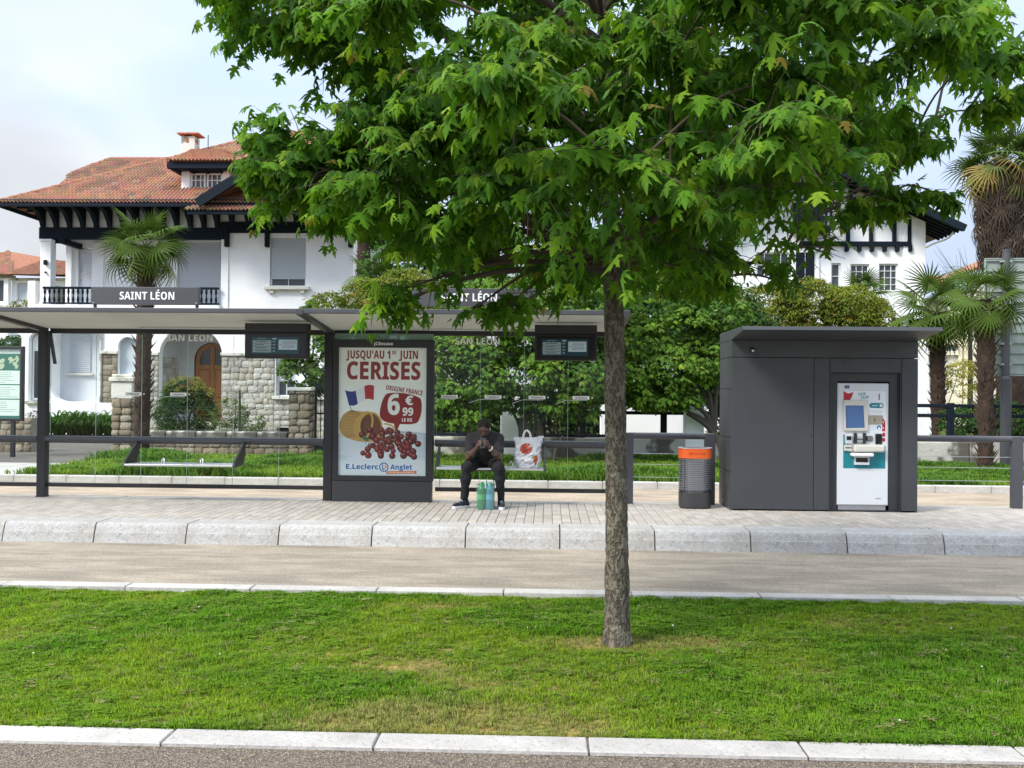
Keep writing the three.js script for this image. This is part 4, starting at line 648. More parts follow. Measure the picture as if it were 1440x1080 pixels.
{ // full plastic shopping bag on the bench
  const print = ctex(512, 512, (x, W, H) => { const r = rng(9); x.fillStyle = '#dadde2'; x.fillRect(0, 0, W, H); x.lineWidth = 5; x.strokeStyle = '#7b8aa0'; for (const [a, b, s] of [[70, 300, 1], [95, 215, 0.7], [170, 410, 0.9], [330, 130, 0.5], [110, 430, 0.8], [400, 330, 0.5]]) { x.save(); x.translate(a, b); x.scale(s, s); x.rotate(-0.5 + r()); x.beginPath(); x.moveTo(-50, 10); x.bezierCurveTo(-20, -30, 30, -30, 55, 5); x.bezierCurveTo(30, 25, -20, 25, -50, 10); x.moveTo(-30, -6); x.lineTo(30, -4); x.stroke(); x.restore(); }
    x.fillStyle = '#b8431f'; x.beginPath(); x.ellipse(225, 190, 105, 92, 0, 0, 7); x.fill(); x.fillStyle = '#9c3214'; x.beginPath(); x.ellipse(205, 205, 60, 45, 0.3, 0, 7); x.fill(); x.fillStyle = '#e6c3b4'; x.beginPath(); x.moveTo(240, 160); x.lineTo(330, 110); x.lineTo(300, 170); x.fill();
    x.fillStyle = '#b8592b'; x.beginPath(); x.moveTo(360, 340); x.bezierCurveTo(390, 300, 440, 310, 440, 360); x.bezierCurveTo(440, 420, 410, 470, 390, 480); x.bezierCurveTo(400, 430, 350, 400, 360, 340); x.fill(); x.fillStyle = '#9a9a4c'; x.beginPath(); x.ellipse(345, 345, 26, 14, -0.4, 0, 7); x.fill(); });
  const T = thing('shopping_bag', 'full white plastic shopping bag with an orange print on the bench', 'bag', [-0.285, 0.737, -13.50]), nu = 72, nv = 44, pos = [], uv = [], ix = [];
  for (let j = 0; j <= nv; j++) for (let i = 0; i <= nu; i++) {
    const v = j / nv, a = (i / nu) * 2 * PI, c = Math.cos(a), s = Math.sin(a), K = (k) => { const t = v * (k.length - 1), q = Math.min(k.length - 2, Math.floor(t)); return lerp(k[q], k[q + 1], fade(t - q)); };
    let rx = K([0.150, 0.185, 0.178, 0.165, 0.172, 0.195]), rz = K([0.09, 0.115, 0.108, 0.085, 0.045, 0.012]);
    const n = fbm3(c * 2 + 5, v * 5, s * 2, 4) - 0.5, f = fbm3(c * 7, v * 14 + 3, s * 7, 3) - 0.5, crease = Math.abs(fbm3(c * 3.5 + 11, v * 7, s * 3.5, 2) - 0.5);
    const k = 1 + 0.42 * n + 0.16 * f - 0.20 * smooth(0.06, 0, crease); rx *= k; rz *= k;
    const sq = (t) => Math.sign(t) * Math.abs(t) ** 0.8, top = 0.385 + 0.055 * smooth(0.2, 1, c) + 0.03 * smooth(-0.2, -1, c) - 0.02 * Math.cos(a * 2);
    pos.push(sq(c) * rx + 0.02 * v * v, v * top + 0.004, sq(s) * rz + 0.012 * f); uv.push(0.5 + (sq(c) * rx) / 0.40, v);
  }
  for (let j = 0; j < nv; j++) for (let i = 0; i < nu; i++) { const a = j * (nu + 1) + i, b = a + nu + 1; ix.push(a, b, a + 1, a + 1, b, b + 1); }
  const g = new THREE.BufferGeometry(); g.setAttribute('position', new THREE.Float32BufferAttribute(pos, 3)); g.setAttribute('uv', new THREE.Float32BufferAttribute(uv, 2)); g.setIndex(ix); g.computeVertexNormals(); g.userData.keepUV = true;
  const film = phys({ map: print, transmission: 0.22, thickness: 0, roughness: 0.6, clearcoat: 0.5, clearcoatRoughness: 0.25 }); obj('sack', g, film, T);
  obj('contents', [rbox(0.24, 0.15, 0.13, 0.0, 0.085, 0, 0.04), rbox(0.10, 0.22, 0.10, -0.07, 0.13, 0, 0.04), rbox(0.09, 0.26, 0.09, 0.06, 0.15, 0.01, 0.04)], std({ color: lin(0.36, 0.35, 0.33), roughness: 0.8 }), T);
  for (const [z, o] of [[0.012, 0], [-0.02, 0.012]]) obj('handle', tube([V(-0.062 + o, 0.36, z), V(-0.055 + o, 0.45, z * 1.5), V(-0.020 + o, 0.505, z * 2), V(0.022 + o, 0.47, z * 1.5), V(0.052 + o, 0.36, z)], 0.0085, 24, 8), std({ color: lin(0.78, 0.78, 0.78), roughness: 0.5 }), T);
}
{ // shrink-wrapped six-pack of water bottles
  const T = thing('bottle_pack', 'pack of green and blue water bottles on the paving at the man\'s feet', 'bottles', [-0.815, PLAT + 0.002, -13.10]);
  const prof = [[0, 0], [0.036, 0], [0.042, 0.012], [0.042, 0.09], [0.039, 0.105], [0.042, 0.12], [0.042, 0.235], [0.039, 0.262], [0.026, 0.279], [0.0145, 0.285], [0.0145, 0.302], [0, 0.302]].map(([x, y]) => new THREE.Vector2(x, y)), bt = new THREE.LatheGeometry(prof, 20), lab = cyl(0.0428, 0.0428, 0.062, 0, 0.155, 0, 20, true), cp = cyl(0.0165, 0.0165, 0.02, 0, 0.304, 0, 14);
  const green = phys({ color: lin(0.03, 0.34, 0.11), transmission: 0.5, thickness: 0, roughness: 0.12 }), blue = phys({ color: lin(0.10, 0.44, 0.50), transmission: 0.55, thickness: 0, roughness: 0.12 });
  const lg = std({ color: lin(0.05, 0.36, 0.10), roughness: 0.4 }), lb = std({ color: lin(0.10, 0.33, 0.44), roughness: 0.4 }), cg = std({ color: lin(0.12, 0.45, 0.38), roughness: 0.4 });
  for (let k = 0; k < 3; k++) for (let i = 0; i < 2; i++) { const b = new THREE.Mesh(bt, i ? blue : k ? blue : green); b.name = 'bottle'; b.position.set(-0.0455 + i * 0.089, 0, 0.085 - k * 0.088); T.add(b); part('label', lab, (k === 0 && !i) ? lg : lb, b); part('cap', cp, i ? cg : lg, b); }
  const film = new THREE.ExtrudeGeometry(shapeOf([[-0.095, -0.13], [0.095, -0.13], [0.099, -0.1], [0.099, 0.1], [0.095, 0.132], [-0.095, 0.132], [-0.099, 0.1], [-0.099, -0.1]]), { depth: 0.20, bevelEnabled: true, bevelSize: 0.004, bevelThickness: 0.05, bevelSegments: 4, bevelOffset: -0.004, curveSegments: 6 }).rotateX(-PI / 2).translate(0, 0.045, 0);
  obj('wrap', film, phys({ color: lin(0.84, 0.95, 0.95), transmission: 0.94, thickness: 0, roughness: 0.06, specularIntensity: 1 }), T);
  T.scale.set(1.22, 1.06, 1.22);
  obj('carry_strap', tube([V(0, 0.26, 0.13), V(0, 0.335, 0.06), V(0, 0.34, -0.06), V(0, 0.26, -0.13)], 0.006, 16, 6), std({ color: lin(0.30, 0.55, 0.58), roughness: 0.5 }), T);
}

// ───────────────────────── houses ─────────────────────────
function rubbleShape(seed) { // a pitched stone: bulging face with uneven edges, unit size, back at z = 0
  const r = rng(seed), n = 4, P = [], pos = [];
  for (let j = 0; j <= n; j++) for (let i = 0; i <= n; i++) { const u = i / n - 0.5, v = j / n - 0.5, e = Math.max(Math.abs(u), Math.abs(v)) * 2, rim = e > 0.99, k = (Math.abs(u) > 0.49 && Math.abs(v) > 0.49) ? 0.88 : 1; P.push([(u + (rim ? (r() - 0.5) * 0.10 : (r() - 0.5) * 0.06)) * k, (v + (rim ? (r() - 0.5) * 0.10 : (r() - 0.5) * 0.06)) * k, rim ? 0.45 : 0.75 + 0.35 * r()]); }
  for (let j = 0; j < n; j++) for (let i = 0; i < n; i++) { const a = j * (n + 1) + i, b = a + 1, c = a + n + 1, d = c + 1; for (const k of [a, b, d, a, d, c]) pos.push(...P[k]); }
  const rim = []; for (let i = 0; i < n; i++) rim.push(i); for (let j = 0; j < n; j++) rim.push(j * (n + 1) + n); for (let i = n; i > 0; i--) rim.push(n * (n + 1) + i); for (let j = n; j > 0; j--) rim.push(j * (n + 1));
  rim.forEach((a, i) => { const b = rim[(i + 1) % rim.length], A = P[a], B = P[b]; pos.push(A[0], A[1], -0.2, B[0], B[1], -0.2, ...B, A[0], A[1], -0.2, ...B, ...A); });
  let g = new THREE.BufferGeometry(); g.setAttribute('position', new THREE.Float32BufferAttribute(pos, 3)); g = mergeVertices(g); g.computeVertexNormals(); g = g.toNonIndexed(); g.setAttribute('uv', new THREE.Float32BufferAttribute(new Float32Array(pos.length / 3 * 2), 2)); return uvMetres(g);
}
const RUB = [1, 2, 3, 4, 5].map(rubbleShape);
function rubbleWall(parent, x0, x1, y0, y1, z, mats, seed, rowH = 0.21, w0 = 0.20, w1 = 0.46, turn = 0, deep = 0.036, irregular = 0.5) { // stones on a mortar bed, each a piece of its own
  const r = rng(seed); let y = y0;
  while (y < y1 - 0.05) {
    let h = Math.min(rowH * (0.8 + 0.45 * r()), y1 - y); if (y1 - y - h < 0.08) h = y1 - y;
    let x = x0 - (r() < 0.5 ? 0.06 : 0);
    while (x < x1 - 0.04) {
      let w = lerp(w0, w1, r()); if (x + w > x1 - 0.10) w = x1 - x; const cx = Math.max(x, x0), cw = w - (cx - x);
      const s = part('stone', RUB[Math.floor(r() * 5)], mats[Math.floor(r() * mats.length)], parent, [0, 0, 0]), jy = (r() - 0.5) * 0.05 * irregular, lx = cx + cw / 2;
      if (turn) { s.rotation.y = turn; s.position.set(z, y + h / 2, lx); } else s.position.set(lx, y + h / 2 + jy, z);
      s.scale.set(cw - 0.018, h - 0.016 + (r() - 0.3) * 0.05 * irregular, deep * (0.7 + 0.6 * r())); s.rotation.z = (r() - 0.5) * 0.10 * irregular;
      x += w;
    }
    y += h;
  }
}
function rollShutter(name, x0, x1, y0, y1, z, mat, parent) { // slatted roller shutter
  const prof = [], n = Math.round((y1 - y0) / 0.085), h = (y1 - y0) / n; for (let i = 0; i < n; i++) prof.push(prism([[0, 0.004], [0.012, 0.012], [0.016, h / 2], [0.012, h - 0.010], [0, h - 0.003], [-0.01, h - 0.003], [-0.01, 0.004]], x1 - x0).rotateY(-PI / 2).rotateZ(0).translate(0, y0 + i * h, 0).scale(-1, 1, 1));
  const g = prof.map((q) => { const p = plain(q), a = p.attributes.position; for (let i = 0; i < a.count; i += 3) { const t = [a.getX(i + 1), a.getY(i + 1), a.getZ(i + 1)]; a.setXYZ(i + 1, a.getX(i + 2), a.getY(i + 2), a.getZ(i + 2)); a.setXYZ(i + 2, ...t); } p.computeBoundingBox(); const b = p.boundingBox; p.translate(x0 - b.min.x, 0, z - (b.min.z + b.max.z) / 2); p.computeVertexNormals(); return p; });
  return obj(name, g, mat, parent);
}
function sash(parent, x0, x1, y0, y1, z, cols, rows, mat = M.frame, t = 0.05) { // window of a far house: frame with bars, glass behind
  const f = [], w = x1 - x0, h = y1 - y0, cx = (x0 + x1) / 2, cy = (y0 + y1) / 2; f.push(box(t, h, 0.06, x0 + t / 2, cy, z), box(t, h, 0.06, x1 - t / 2, cy, z), box(w - 2 * t, t, 0.056, cx, y0 + t / 2, z), box(w - 2 * t, t, 0.056, cx, y1 - t / 2, z));
  for (let i = 1; i < cols; i++) f.push(box(t * 0.55, h - 2 * t, 0.045, x0 + (w * i) / cols, cy, z)); for (let j = 1; j < rows; j++) f.push(box(w - 2 * t, t * 0.5, 0.04, cx, y0 + (h * j) / rows, z));
  const win = obj('window', f, mat, parent); obj('pane', box(w - t, h - t, 0.012, cx, cy, z - 0.035), M.pane, win); return win;
}
function tileShape() { // interlocking clay tile: two rolls, a butt edge
  const xs = [-0.5, -0.36, -0.25, -0.12, 0.0, 0.14, 0.25, 0.38, 0.5], hs = [0.0, 0.055, 0.06, 0.01, 0.0, 0.055, 0.06, 0.01, 0.0].map((v) => v + 0.02), pos = [], w = 0.30, L = 0.40;
  for (let i = 0; i < 8; i++) { const a = [xs[i] * w, hs[i] + 0.03], b = [xs[i + 1] * w, hs[i + 1] + 0.03]; const q = (p, s, t, u) => pos.push(...p, ...s, ...t, ...p, ...t, ...u); q([a[0], a[1], L / 2], [b[0], b[1], L / 2], [b[0], b[1] - 0.022, -L / 2], [a[0], a[1] - 0.022, -L / 2]); q([a[0], a[1] - 0.035, L / 2], [b[0], b[1] - 0.035, L / 2], [b[0], b[1], L / 2], [a[0], a[1], L / 2]); }
  const g = new THREE.BufferGeometry(); g.setAttribute('position', new THREE.Float32BufferAttribute(pos, 3)); g.computeVertexNormals(); g.setAttribute('uv', new THREE.Float32BufferAttribute(new Float32Array(pos.length / 3 * 2), 2)); return uvMetres(g);
}
const TILE = tileShape();
function tiledSlope(parent, o, along, up, inside, seed, nx, ny, tone = 0) { // o: eave corner, along/up: unit directions in the slope; inside(u, v) keeps a tile
  const r = rng(seed), m = [], c = [], n = along.clone().cross(up).normalize(), back = up.clone().negate(), rot = new THREE.Matrix4().makeBasis(along, n, back), col = new THREE.Color();
  for (let j = 0; j < ny; j++) for (let i = 0; i < nx; i++) { const u = (i + (j % 2) * 0.5) * 0.30, v = j * 0.34 + 0.15; if (!inside(u, v)) continue;
    const p = o.clone().addScaledVector(along, u).addScaledVector(up, v).addScaledVector(n, 0.015 + 0.010 * r()), k = r(), w = fbm3(u * 0.7 + seed, v * 0.7, 3, 4), q = fbm3(u * 2.2 + seed, v * 1.2, 8, 3);
    let t = mix3([0.45, 0.222, 0.130], [0.36, 0.178, 0.110], k); t = mix3(t, [0.42, 0.225, 0.13], 0.6 * smooth(0.5, 0.7, w)); t = mix3(t, [0.17, 0.115, 0.08], 0.6 * smooth(0.52, 0.72, q)); if (k > 0.96) t = [0.42, 0.25, 0.165]; t = t.map((v2) => v2 * (0.85 + 0.3 * r()) * (1 + tone));
    m.push(rot.clone().setPosition(p).multiply(new THREE.Matrix4().makeRotationY((r() - 0.5) * 0.03))); c.push(col.setRGB(...t).clone()); }
  copies('tiles', TILE, M.tile, m, c, parent);
}
{ // the large white villa on the left
  const T = thing('villa', 'large white villa with dark blue timber eaves, stone base and orange roof', 'house', [0, 0, 0]), z = -40;
  // ground floor wall with its openings
  const bay = new THREE.Path(); bay.moveTo(-18.33, 1.22); bay.lineTo(-18.33, 4.96); bay.lineTo(-20.42, 4.96); bay.lineTo(-20.42, 2.1); bay.quadraticCurveTo(-20.38, 1.28, -19.7, 1.22); bay.lineTo(-18.33, 1.22);
  const gf = obj('wall', prism(rect(-21.6, -0.9, -7.95, 5.0), 0.36, z - 0.36, [bay, arch(-21.30, -20.66, 1.25, 3.72), arch(-17.58, -16.81, 2.32, 3.5), arch(-15.87, -13.29, -0.85, 3.2, 24, 0.86), rect(-11.08, 1.50, -10.26, 4.1), rect(-11.02, -0.45, -10.16, 0.26)]), M.white, T);
  obj('wall', box(13.65, 4, 0.3, -14.78, 7.05, z - 7.8), M.white, T);
  // stone cladding
  rubbleWall(gf, -18.22, -17.60, 1.18, 3.18, z + 0.005, M.rubbleWarm, 11, 0.22, 0.28, 0.5);
  rubbleWall(gf, -16.24, -15.89, -0.6, 3.14, z + 0.005, M.rubble, 12, 0.20, 0.16, 0.3);
  rubbleWall(gf, -13.27, -11.12, -0.62, 3.14, z + 0.005, M.rubble, 13, 0.23, 0.20, 0.44, 0, 0.042, 1);
  rubbleWall(gf, -11.12, -9.55, 0.30, 1.42, z + 0.005, M.rubble, 14, 0.23, 0.22, 0.46, 0, 0.042, 1); rubbleWall(gf, -10.14, -8.0, -0.62, 0.30, z + 0.005, M.rubble, 15, 0.23, 0.24, 0.48, 0, 0.042, 1); rubbleWall(gf, -9.55, -8.0, 0.30, 2.1, z + 0.005, M.rubble, 16, 0.24, 0.26, 0.48, 0, 0.042, 1); rubbleWall(gf, -11.12, -11.03, -0.62, 0.30, z + 0.005, M.rubble, 17, 0.23, 0.1, 0.12);
  obj('stone_bed', [box(2.16, 3.74, 0.02, -12.2, 1.26, z + 0.002), box(0.64, 2.0, 0.02, -17.91, 2.18, z + 0.002), box(0.36, 3.74, 0.02, -16.06, 1.26, z + 0.002), box(3.1, 1.12, 0.02, -9.56, 0.86, z + 0.002), box(2.1, 0.92, 0.02, -9.08, -0.16, z + 0.002), box(1.55, 0.7, 0.02, -8.78, 1.75, z + 0.002)], M.mortar, gf);
  obj('cornice', [rbox(0.72, 0.13, 0.10, -17.92, 3.25, z + 0.06, 0.02), rbox(0.42, 0.13, 0.10, -16.08, 3.21, z + 0.06, 0.02), rbox(2.25, 0.13, 0.10, -12.2, 3.21, z + 0.06, 0.02)], M.whiteOld, T);
  obj('base_ledge', rbox(3.0, 0.78, 0.12, -19.2, 0.80, z + 0.062, 0.03), M.white, T); obj('base_ledge', rbox(3.1, 0.13, 0.22, -9.62, 1.46, z + 0.10, 0.02), M.whiteOld, T);
  // bay, shade painted into its back wall, with a shuttered window, drainpipe
  obj('bay_wall', box(2.3, 4.1, 0.1, -19.35, 3.0, z - 0.95), M.shadedWall, T); obj('bay_reveal', [box(0.08, 3.8, 0.62, -18.30, 3.1, z - 0.66), box(0.08, 3.8, 0.62, -20.45, 3.1, z - 0.66), box(2.2, 0.08, 0.62, -19.35, 1.18, z - 0.66)], M.white, T);
  rollShutter('shutter', -19.98, -19.12, 2.42, 4.3, z - 0.86, M.shutter, T); obj('sill', rbox(1.1, 0.10, 0.14, -19.55, 2.36, z - 0.83, 0.02), M.whiteOld, T);
  obj('drainpipe', [bar(V(-18.27, 1.2, z + 0.06), V(-18.27, 4.95, z + 0.06), 0.045, 12), cyl(0.055, 0.055, 0.04, -18.27, 3.2, z + 0.06, 12), cyl(0.055, 0.055, 0.04, -18.27, 1.9, z + 0.06, 12)], M.whiteOld, T);
  const aw = obj('window', prism(arch(-21.26, -20.70, 1.28, 3.70), 0.05, z - 0.30, [rect(-21.2, 1.36, -21.0, 3.3), rect(-20.96, 1.36, -20.76, 3.3)]), M.frame, T); obj('pane', box(0.5, 2.2, 0.01, -20.98, 2.3, z - 0.29), M.pane, aw); obj('sill', rbox(0.86, 0.12, 0.2, -20.95, 1.19, z + 0.06, 0.03), M.whiteOld, T);
  obj('niche_shutter', prism(arch(-17.56, -16.83, 2.34, 3.5), 0.06, z - 0.30), M.shutter, T);
  // arched porch: side walls, back wall, double oak door with a glazed head
  obj('porch', [box(0.12, 5, 2.0, -16.0, 1.9, z - 1.38), box(0.12, 5, 2.0, -13.16, 1.9, z - 1.38), prism(rect(-16, -0.9, -13.1, 4.9), 0.1, z - 2.42, [arch(-15.28, -13.76, 0.4, 3.05, 20, 0.98)])], M.shadedWall, T); rubbleWall(gf, z - 2.2, z - 0.38, 0.6, 3.1, -15.935, M.rubble.map((m) => m), 19, 0.22, 0.26, 0.45, PI / 2, 0.05);
  obj('added_daylight_block', box(3.4, 5, 0.1, -14.5, 2, z - 2.75), M.soffit, T); obj('porch_floor', box(3.0, 0.3, 2.4, -14.6, 0.26, z - 1.3), M.whiteOld, T); obj('porch_ceiling', box(3.0, 0.1, 2.2, -14.6, 4.45, z - 1.4), M.shadedWall, T);  // dark backing added behind the doorway to stop daylight showing through
  const door = obj('door', prism(arch(-15.26, -13.78, 0.42, 3.05, 20, 0.98), 0.08, z - 2.56, [rect(-15.12, 0.6, -14.62, 1.25), rect(-15.12, 1.4, -14.62, 2.65), rect(-14.42, 0.6, -13.92, 1.25), rect(-14.42, 1.4, -13.92, 2.65), [[-15.1, 2.84], [-14.62, 2.84], [-14.62, 3.6], [-14.95, 3.4], [-15.08, 3.12]], [[-13.94, 2.84], [-13.96, 3.12], [-14.09, 3.4], [-14.42, 3.6], [-14.42, 2.84]]], 0.008), M.oak, T);
  obj('door_panel', [-14.87, -14.17].flatMap((x) => [rbox(0.42, 0.57, 0.03, x, 0.925, z - 2.52, 0.012), rbox(0.42, 1.17, 0.03, x, 2.02, z - 2.52, 0.012), box(0.54, 2.1, 0.02, x, 1.6, z - 2.545)]), M.oak, door); obj('door_glass', box(1.3, 0.9, 0.01, -14.52, 3.25, z - 2.54), M.pane, door); obj('centre_post', rbox(0.10, 3.2, 0.05, -14.52, 2.1, z - 2.46, 0.015), M.oak, door); obj('handle', rbox(0.03, 0.16, 0.05, -14.42, 1.32, z - 2.44, 0.01), M.alu, door);
  // lower right window with its shutter half down, cellar window
  rollShutter('shutter', -11.06, -10.28, 2.14, 4.05, z - 0.14, M.shutter, T); sash(T, -11.05, -10.28, 1.52, 2.16, z - 0.20, 2, 1); obj('cellar_grille', [...Array(6)].map((_, i) => bar(V(-10.95 + i * 0.145, -0.45, z - 0.15), V(-10.95 + i * 0.145, 0.26, z - 0.15), 0.012, 6)), M.timber, T); obj('cellar_dark_panel', box(0.9, 0.72, 0.05, -10.59, -0.1, z - 0.32), M.timber, T);  // dark panel behind the grille stands in for the unlit cellar
  // balcony: slab, column, balusters
  obj('balcony_slab', rbox(7.62, 0.17, 1.65, -17.12, 5.08, z - 0.48, 0.03), M.white, T);
  obj('column', [rbox(0.44, 2.62, 0.44, -20.54, 6.47, z - 0.02, 0.02), rbox(0.54, 0.10, 0.54, -20.54, 7.80, z - 0.02, 0.03), rbox(0.50, 0.08, 0.50, -20.54, 5.21, z - 0.02, 0.02)], M.white, T); obj('wall_lamp', [rbox(0.13, 0.20, 0.12, -20.5, 6.88, z + 0.28, 0.02), cyl(0.04, 0.05, 0.07, -20.5, 6.48, z + 0.26, 10)], M.timber, T);
  const bal = obj('balustrade', [rbox(7.25, 0.09, 0.12, -17.0, 5.86, z + 0.20, 0.02), box(7.25, 0.06, 0.09, -17.0, 5.235, z + 0.20)], M.timber, T), bs = plain(new THREE.LatheGeometry([[0.030, 0], [0.040, 0.03], [0.055, 0.13], [0.028, 0.27], [0.024, 0.30], [0.028, 0.33], [0.055, 0.45], [0.040, 0.55], [0.034, 0.57]].map(([x, y]) => new THREE.Vector2(x, y)), 8));
  for (let i = 0; i < 37; i++) part('baluster', bs, M.timberEdge, bal, [-20.55 + i * 0.196, 5.255, z + 0.20]);
  // recessed upper wall behind the balcony
  obj('wall', prism(rect(-20.42, 5.1, -13.3, 9.2), 0.2, z - 1.62, [rect(-19.98, 5.16, -19.36, 7.72), rect(-15.72, 5.16, -13.74, 8.0)]), M.white, T); obj('pilaster', [rbox(0.5, 2.8, 0.18, -19.06, 6.55, z - 1.36, 0.02), rbox(0.26, 3.0, 0.2, -20.3, 6.6, z - 1.36, 0.02)], M.white, T);
  rollShutter('shutter', -19.97, -19.37, 5.18, 7.70, z - 1.56, M.shutter, T); rollShutter('shutter', -15.70, -13.76, 5.18, 7.98, z - 1.56, M.shutter, T); obj('medallion', new THREE.TorusGeometry(0.50, 0.045, 8, 30).scale(0.8, 1, 0.6).translate(-17.85, 7.02, z - 1.40), M.whiteOld, T);
  // right wing
  obj('wall', prism(rect(-13.36, 5.0, -7.95, 9.25), 0.36, z - 0.355, [rect(-11.36, 5.98, -9.89, 7.95)]), M.white, T); obj('wall', box(0.3, 4.2, 1.4, -13.2, 7.1, z - 0.9), M.white, T); obj('corner_strip', rbox(0.30, 2.9, 0.06, -13.2, 6.45, z + 0.03, 0.01), M.white, T); obj('wall', box(0.3, 10, 7.5, -8.1, 4.2, z - 4.1), M.white, T); obj('wall', box(0.3, 10, 7.5, -21.4, 1.2, z - 4.1), M.white, T);
  rollShutter('shutter', -11.34, -9.91, 6.28, 7.95, z - 0.10, M.shutter, T); sash(T, -11.35, -9.90, 5.98, 6.34, z - 0.16, 2, 1); obj('sill', [rbox(1.84, 0.14, 0.26, -10.62, 5.90, z + 0.10, 0.03), rbox(0.18, 0.14, 0.16, -11.25, 5.76, z + 0.08, 0.02), rbox(0.18, 0.14, 0.16, -10.0, 5.76, z + 0.08, 0.02)], M.whiteOld, T);
  // timber band, brackets and eaves
  obj('timber_beam', [rbox(7.66, 0.47, 0.34, -17.05, 8.11, z - 0.06, 0.02)], M.timber, T); obj('timber_beam', [rbox(5.4, 0.44, 0.16, -10.66, 8.36, z + 0.07, 0.02)], M.timber, T); obj('wall', box(7.5, 0.9, 0.12, -17.1, 8.75, z - 0.12), M.white, T); obj('beam_end', [box(0.22, 0.20, 2.2, -19.9, 7.78, z - 0.9), box(0.6, 0.16, 0.3, -20.05, 7.82, z - 0.2)], M.timber, T);
  const br = prism([[0, 0], [0.12, 0], [0.22, 0.2], [0.55, 0.52], [1.25, 0.70], [1.25, 0.86], [0, 0.86]], 0.17, -0.085).rotateY(-PI / 2); for (let i = 0; i < 14; i++) part('bracket', plain(br), M.timberEdge, T, [-20.72 + i * 0.555, 8.34, z + 0.02]); for (let i = 0; i < 8; i++) part('bracket', plain(br), M.timberEdge, T, [-12.9 + i * 0.66, 8.48, z + 0.05]);
  for (const x of [-13.1, -11.45, -8.05]) obj('pendant', rbox(0.17, 0.72, 0.22, x, 7.92, z + 0.11, 0.02), M.timber, T);
  const ey = 9.0, ez = -38.3, tp = 0.577, sl = Math.atan(tp); obj('eave', [rbox(14.3, 0.16, 0.10, -14.62, 8.97, ez, 0.02)], M.timber, T); obj('soffit', [box(14.1, 0.05, 1.9, -14.6, 9.16, z + 0.78), box(1.5, 0.05, 9, -21.0, 9.16, z - 3.4)], M.soffit, T); obj('eave', rbox(0.1, 0.16, 10, -21.74, 8.97, z - 3.3, 0.02), M.timber, T);
  for (let i = 0; i < 11; i++) obj('rafter', box(0.9, 0.10, 0.10, -21.25, 9.10, ez - 0.55 - i * 0.75), M.timberEdge, T);
  // main hipped roof: front slope, hip ridge; a second roof behind it to the left; tiles laid one by one
  const roof = obj('roof', [(() => { const g = new THREE.BufferGeometry(), a = [-21.75, ey + 0.02, ez], b = [-7.2, ey + 0.02, ez], c = [-7.2, ey + 8.6 * tp, ez - 8.6], d = [-13.15, ey + 8.6 * tp, ez - 8.6], e = [-21.75, ey + 0.02, ez - 16], f = [-7.2, ey + 0.02, ez - 17]; const P = [...a, ...b, ...c, ...a, ...c, ...d, ...a, ...d, ...e, ...d, ...c, ...f, ...d, ...f, ...e, ...b, ...f, ...c]; g.setAttribute('position', new THREE.Float32BufferAttribute(P, 3)); g.computeVertexNormals(); return g; })()], M.ridge, T);
  tiledSlope(roof, V(-21.75, ey + 0.03, ez), V(1, 0, 0), V(0, Math.sin(sl), -Math.cos(sl)), (u, v) => { const d = v * Math.cos(sl); return u > d + 0.05 && u < 14.4 && d < 8.5 && !(u > 7.15 && u < 8.85 && d > 1.5 && d < 3.6); }, 41, 50, 30);
  const ridge = (a, b, n, parent = roof) => { const d = b.clone().sub(a), L = d.length() / n, g = []; for (let i = 0; i < n; i++) { const p = a.clone().addScaledVector(d, i / n), q = a.clone().addScaledVector(d, (i + 0.97) / n); g.push(bar(p, q, 0.105, 9, 0.085)); } obj('ridge_tiles', g, M.ridge, parent); };
  ridge(V(-21.7, ey + 0.10, ez - 0.05), V(-13.15, ey + 8.6 * tp + 0.08, ez - 8.6), 30); ridge(V(-13.15, ey + 8.6 * tp + 0.08, ez - 8.6), V(-7.2, ey + 8.6 * tp + 0.08, ez - 8.6), 16);
  { const R = obj('roof', (() => { const g = new THREE.BufferGeometry(), a = [-23.4, 11.2, -46.6], b = [-12, 11.2, -46.6], c = [-12, 13.45, -50], d = [-22.5, 13.45, -50], m = [-23.74, 12.4, -48.5], e = [-22.2, 11.5, -53]; const P = [...a, ...b, ...m, ...b, ...d, ...m, ...b, ...c, ...d, ...a, ...m, ...e, ...m, ...d, ...e]; g.setAttribute('position', new THREE.Float32BufferAttribute(P, 3)); g.computeVertexNormals(); return g; })(), M.ridge, T), s2 = Math.atan(2.25 / 3.4);
    tiledSlope(R, V(-25.9, 11.22, -46.6), V(1, 0, 0), V(0, Math.sin(s2), -Math.cos(s2)), (u, v) => { const d = v * Math.cos(s2), lim = d < 1.9 ? 2.5 - d * 0.17 : 2.2 + (d - 1.9) * 0.82; return u > lim && u < 12 && d < 3.4; }, 43, 42, 14, -0.08); ridge(V(-23.74, 12.46, -48.5), V(-22.5, 13.52, -50), 7, R); ridge(V(-22.5, 13.52, -50), V(-12, 13.52, -50), 30, R); ridge(V(-23.4, 11.26, -46.6), V(-23.74, 12.46, -48.5), 6, R); }
  // dormer, chimney, aerial
  const dm = obj('dormer', [box(0.34, 1.05, 1.8, -14.74, 10.06, -40.55), box(0.30, 1.05, 1.8, -13.10, 10.06, -40.55), box(1.5, 0.12, 0.2, -13.93, 9.58, -39.75), box(1.9, 1.0, 0.1, -13.93, 10.1, -41.3)], M.white, T); sash(dm, -14.56, -13.95, 9.66, 10.52, -39.76, 3, 3, M.frame, 0.07); sash(dm, -13.90, -13.26, 9.66, 10.52, -39.76, 3, 3, M.frame, 0.07);
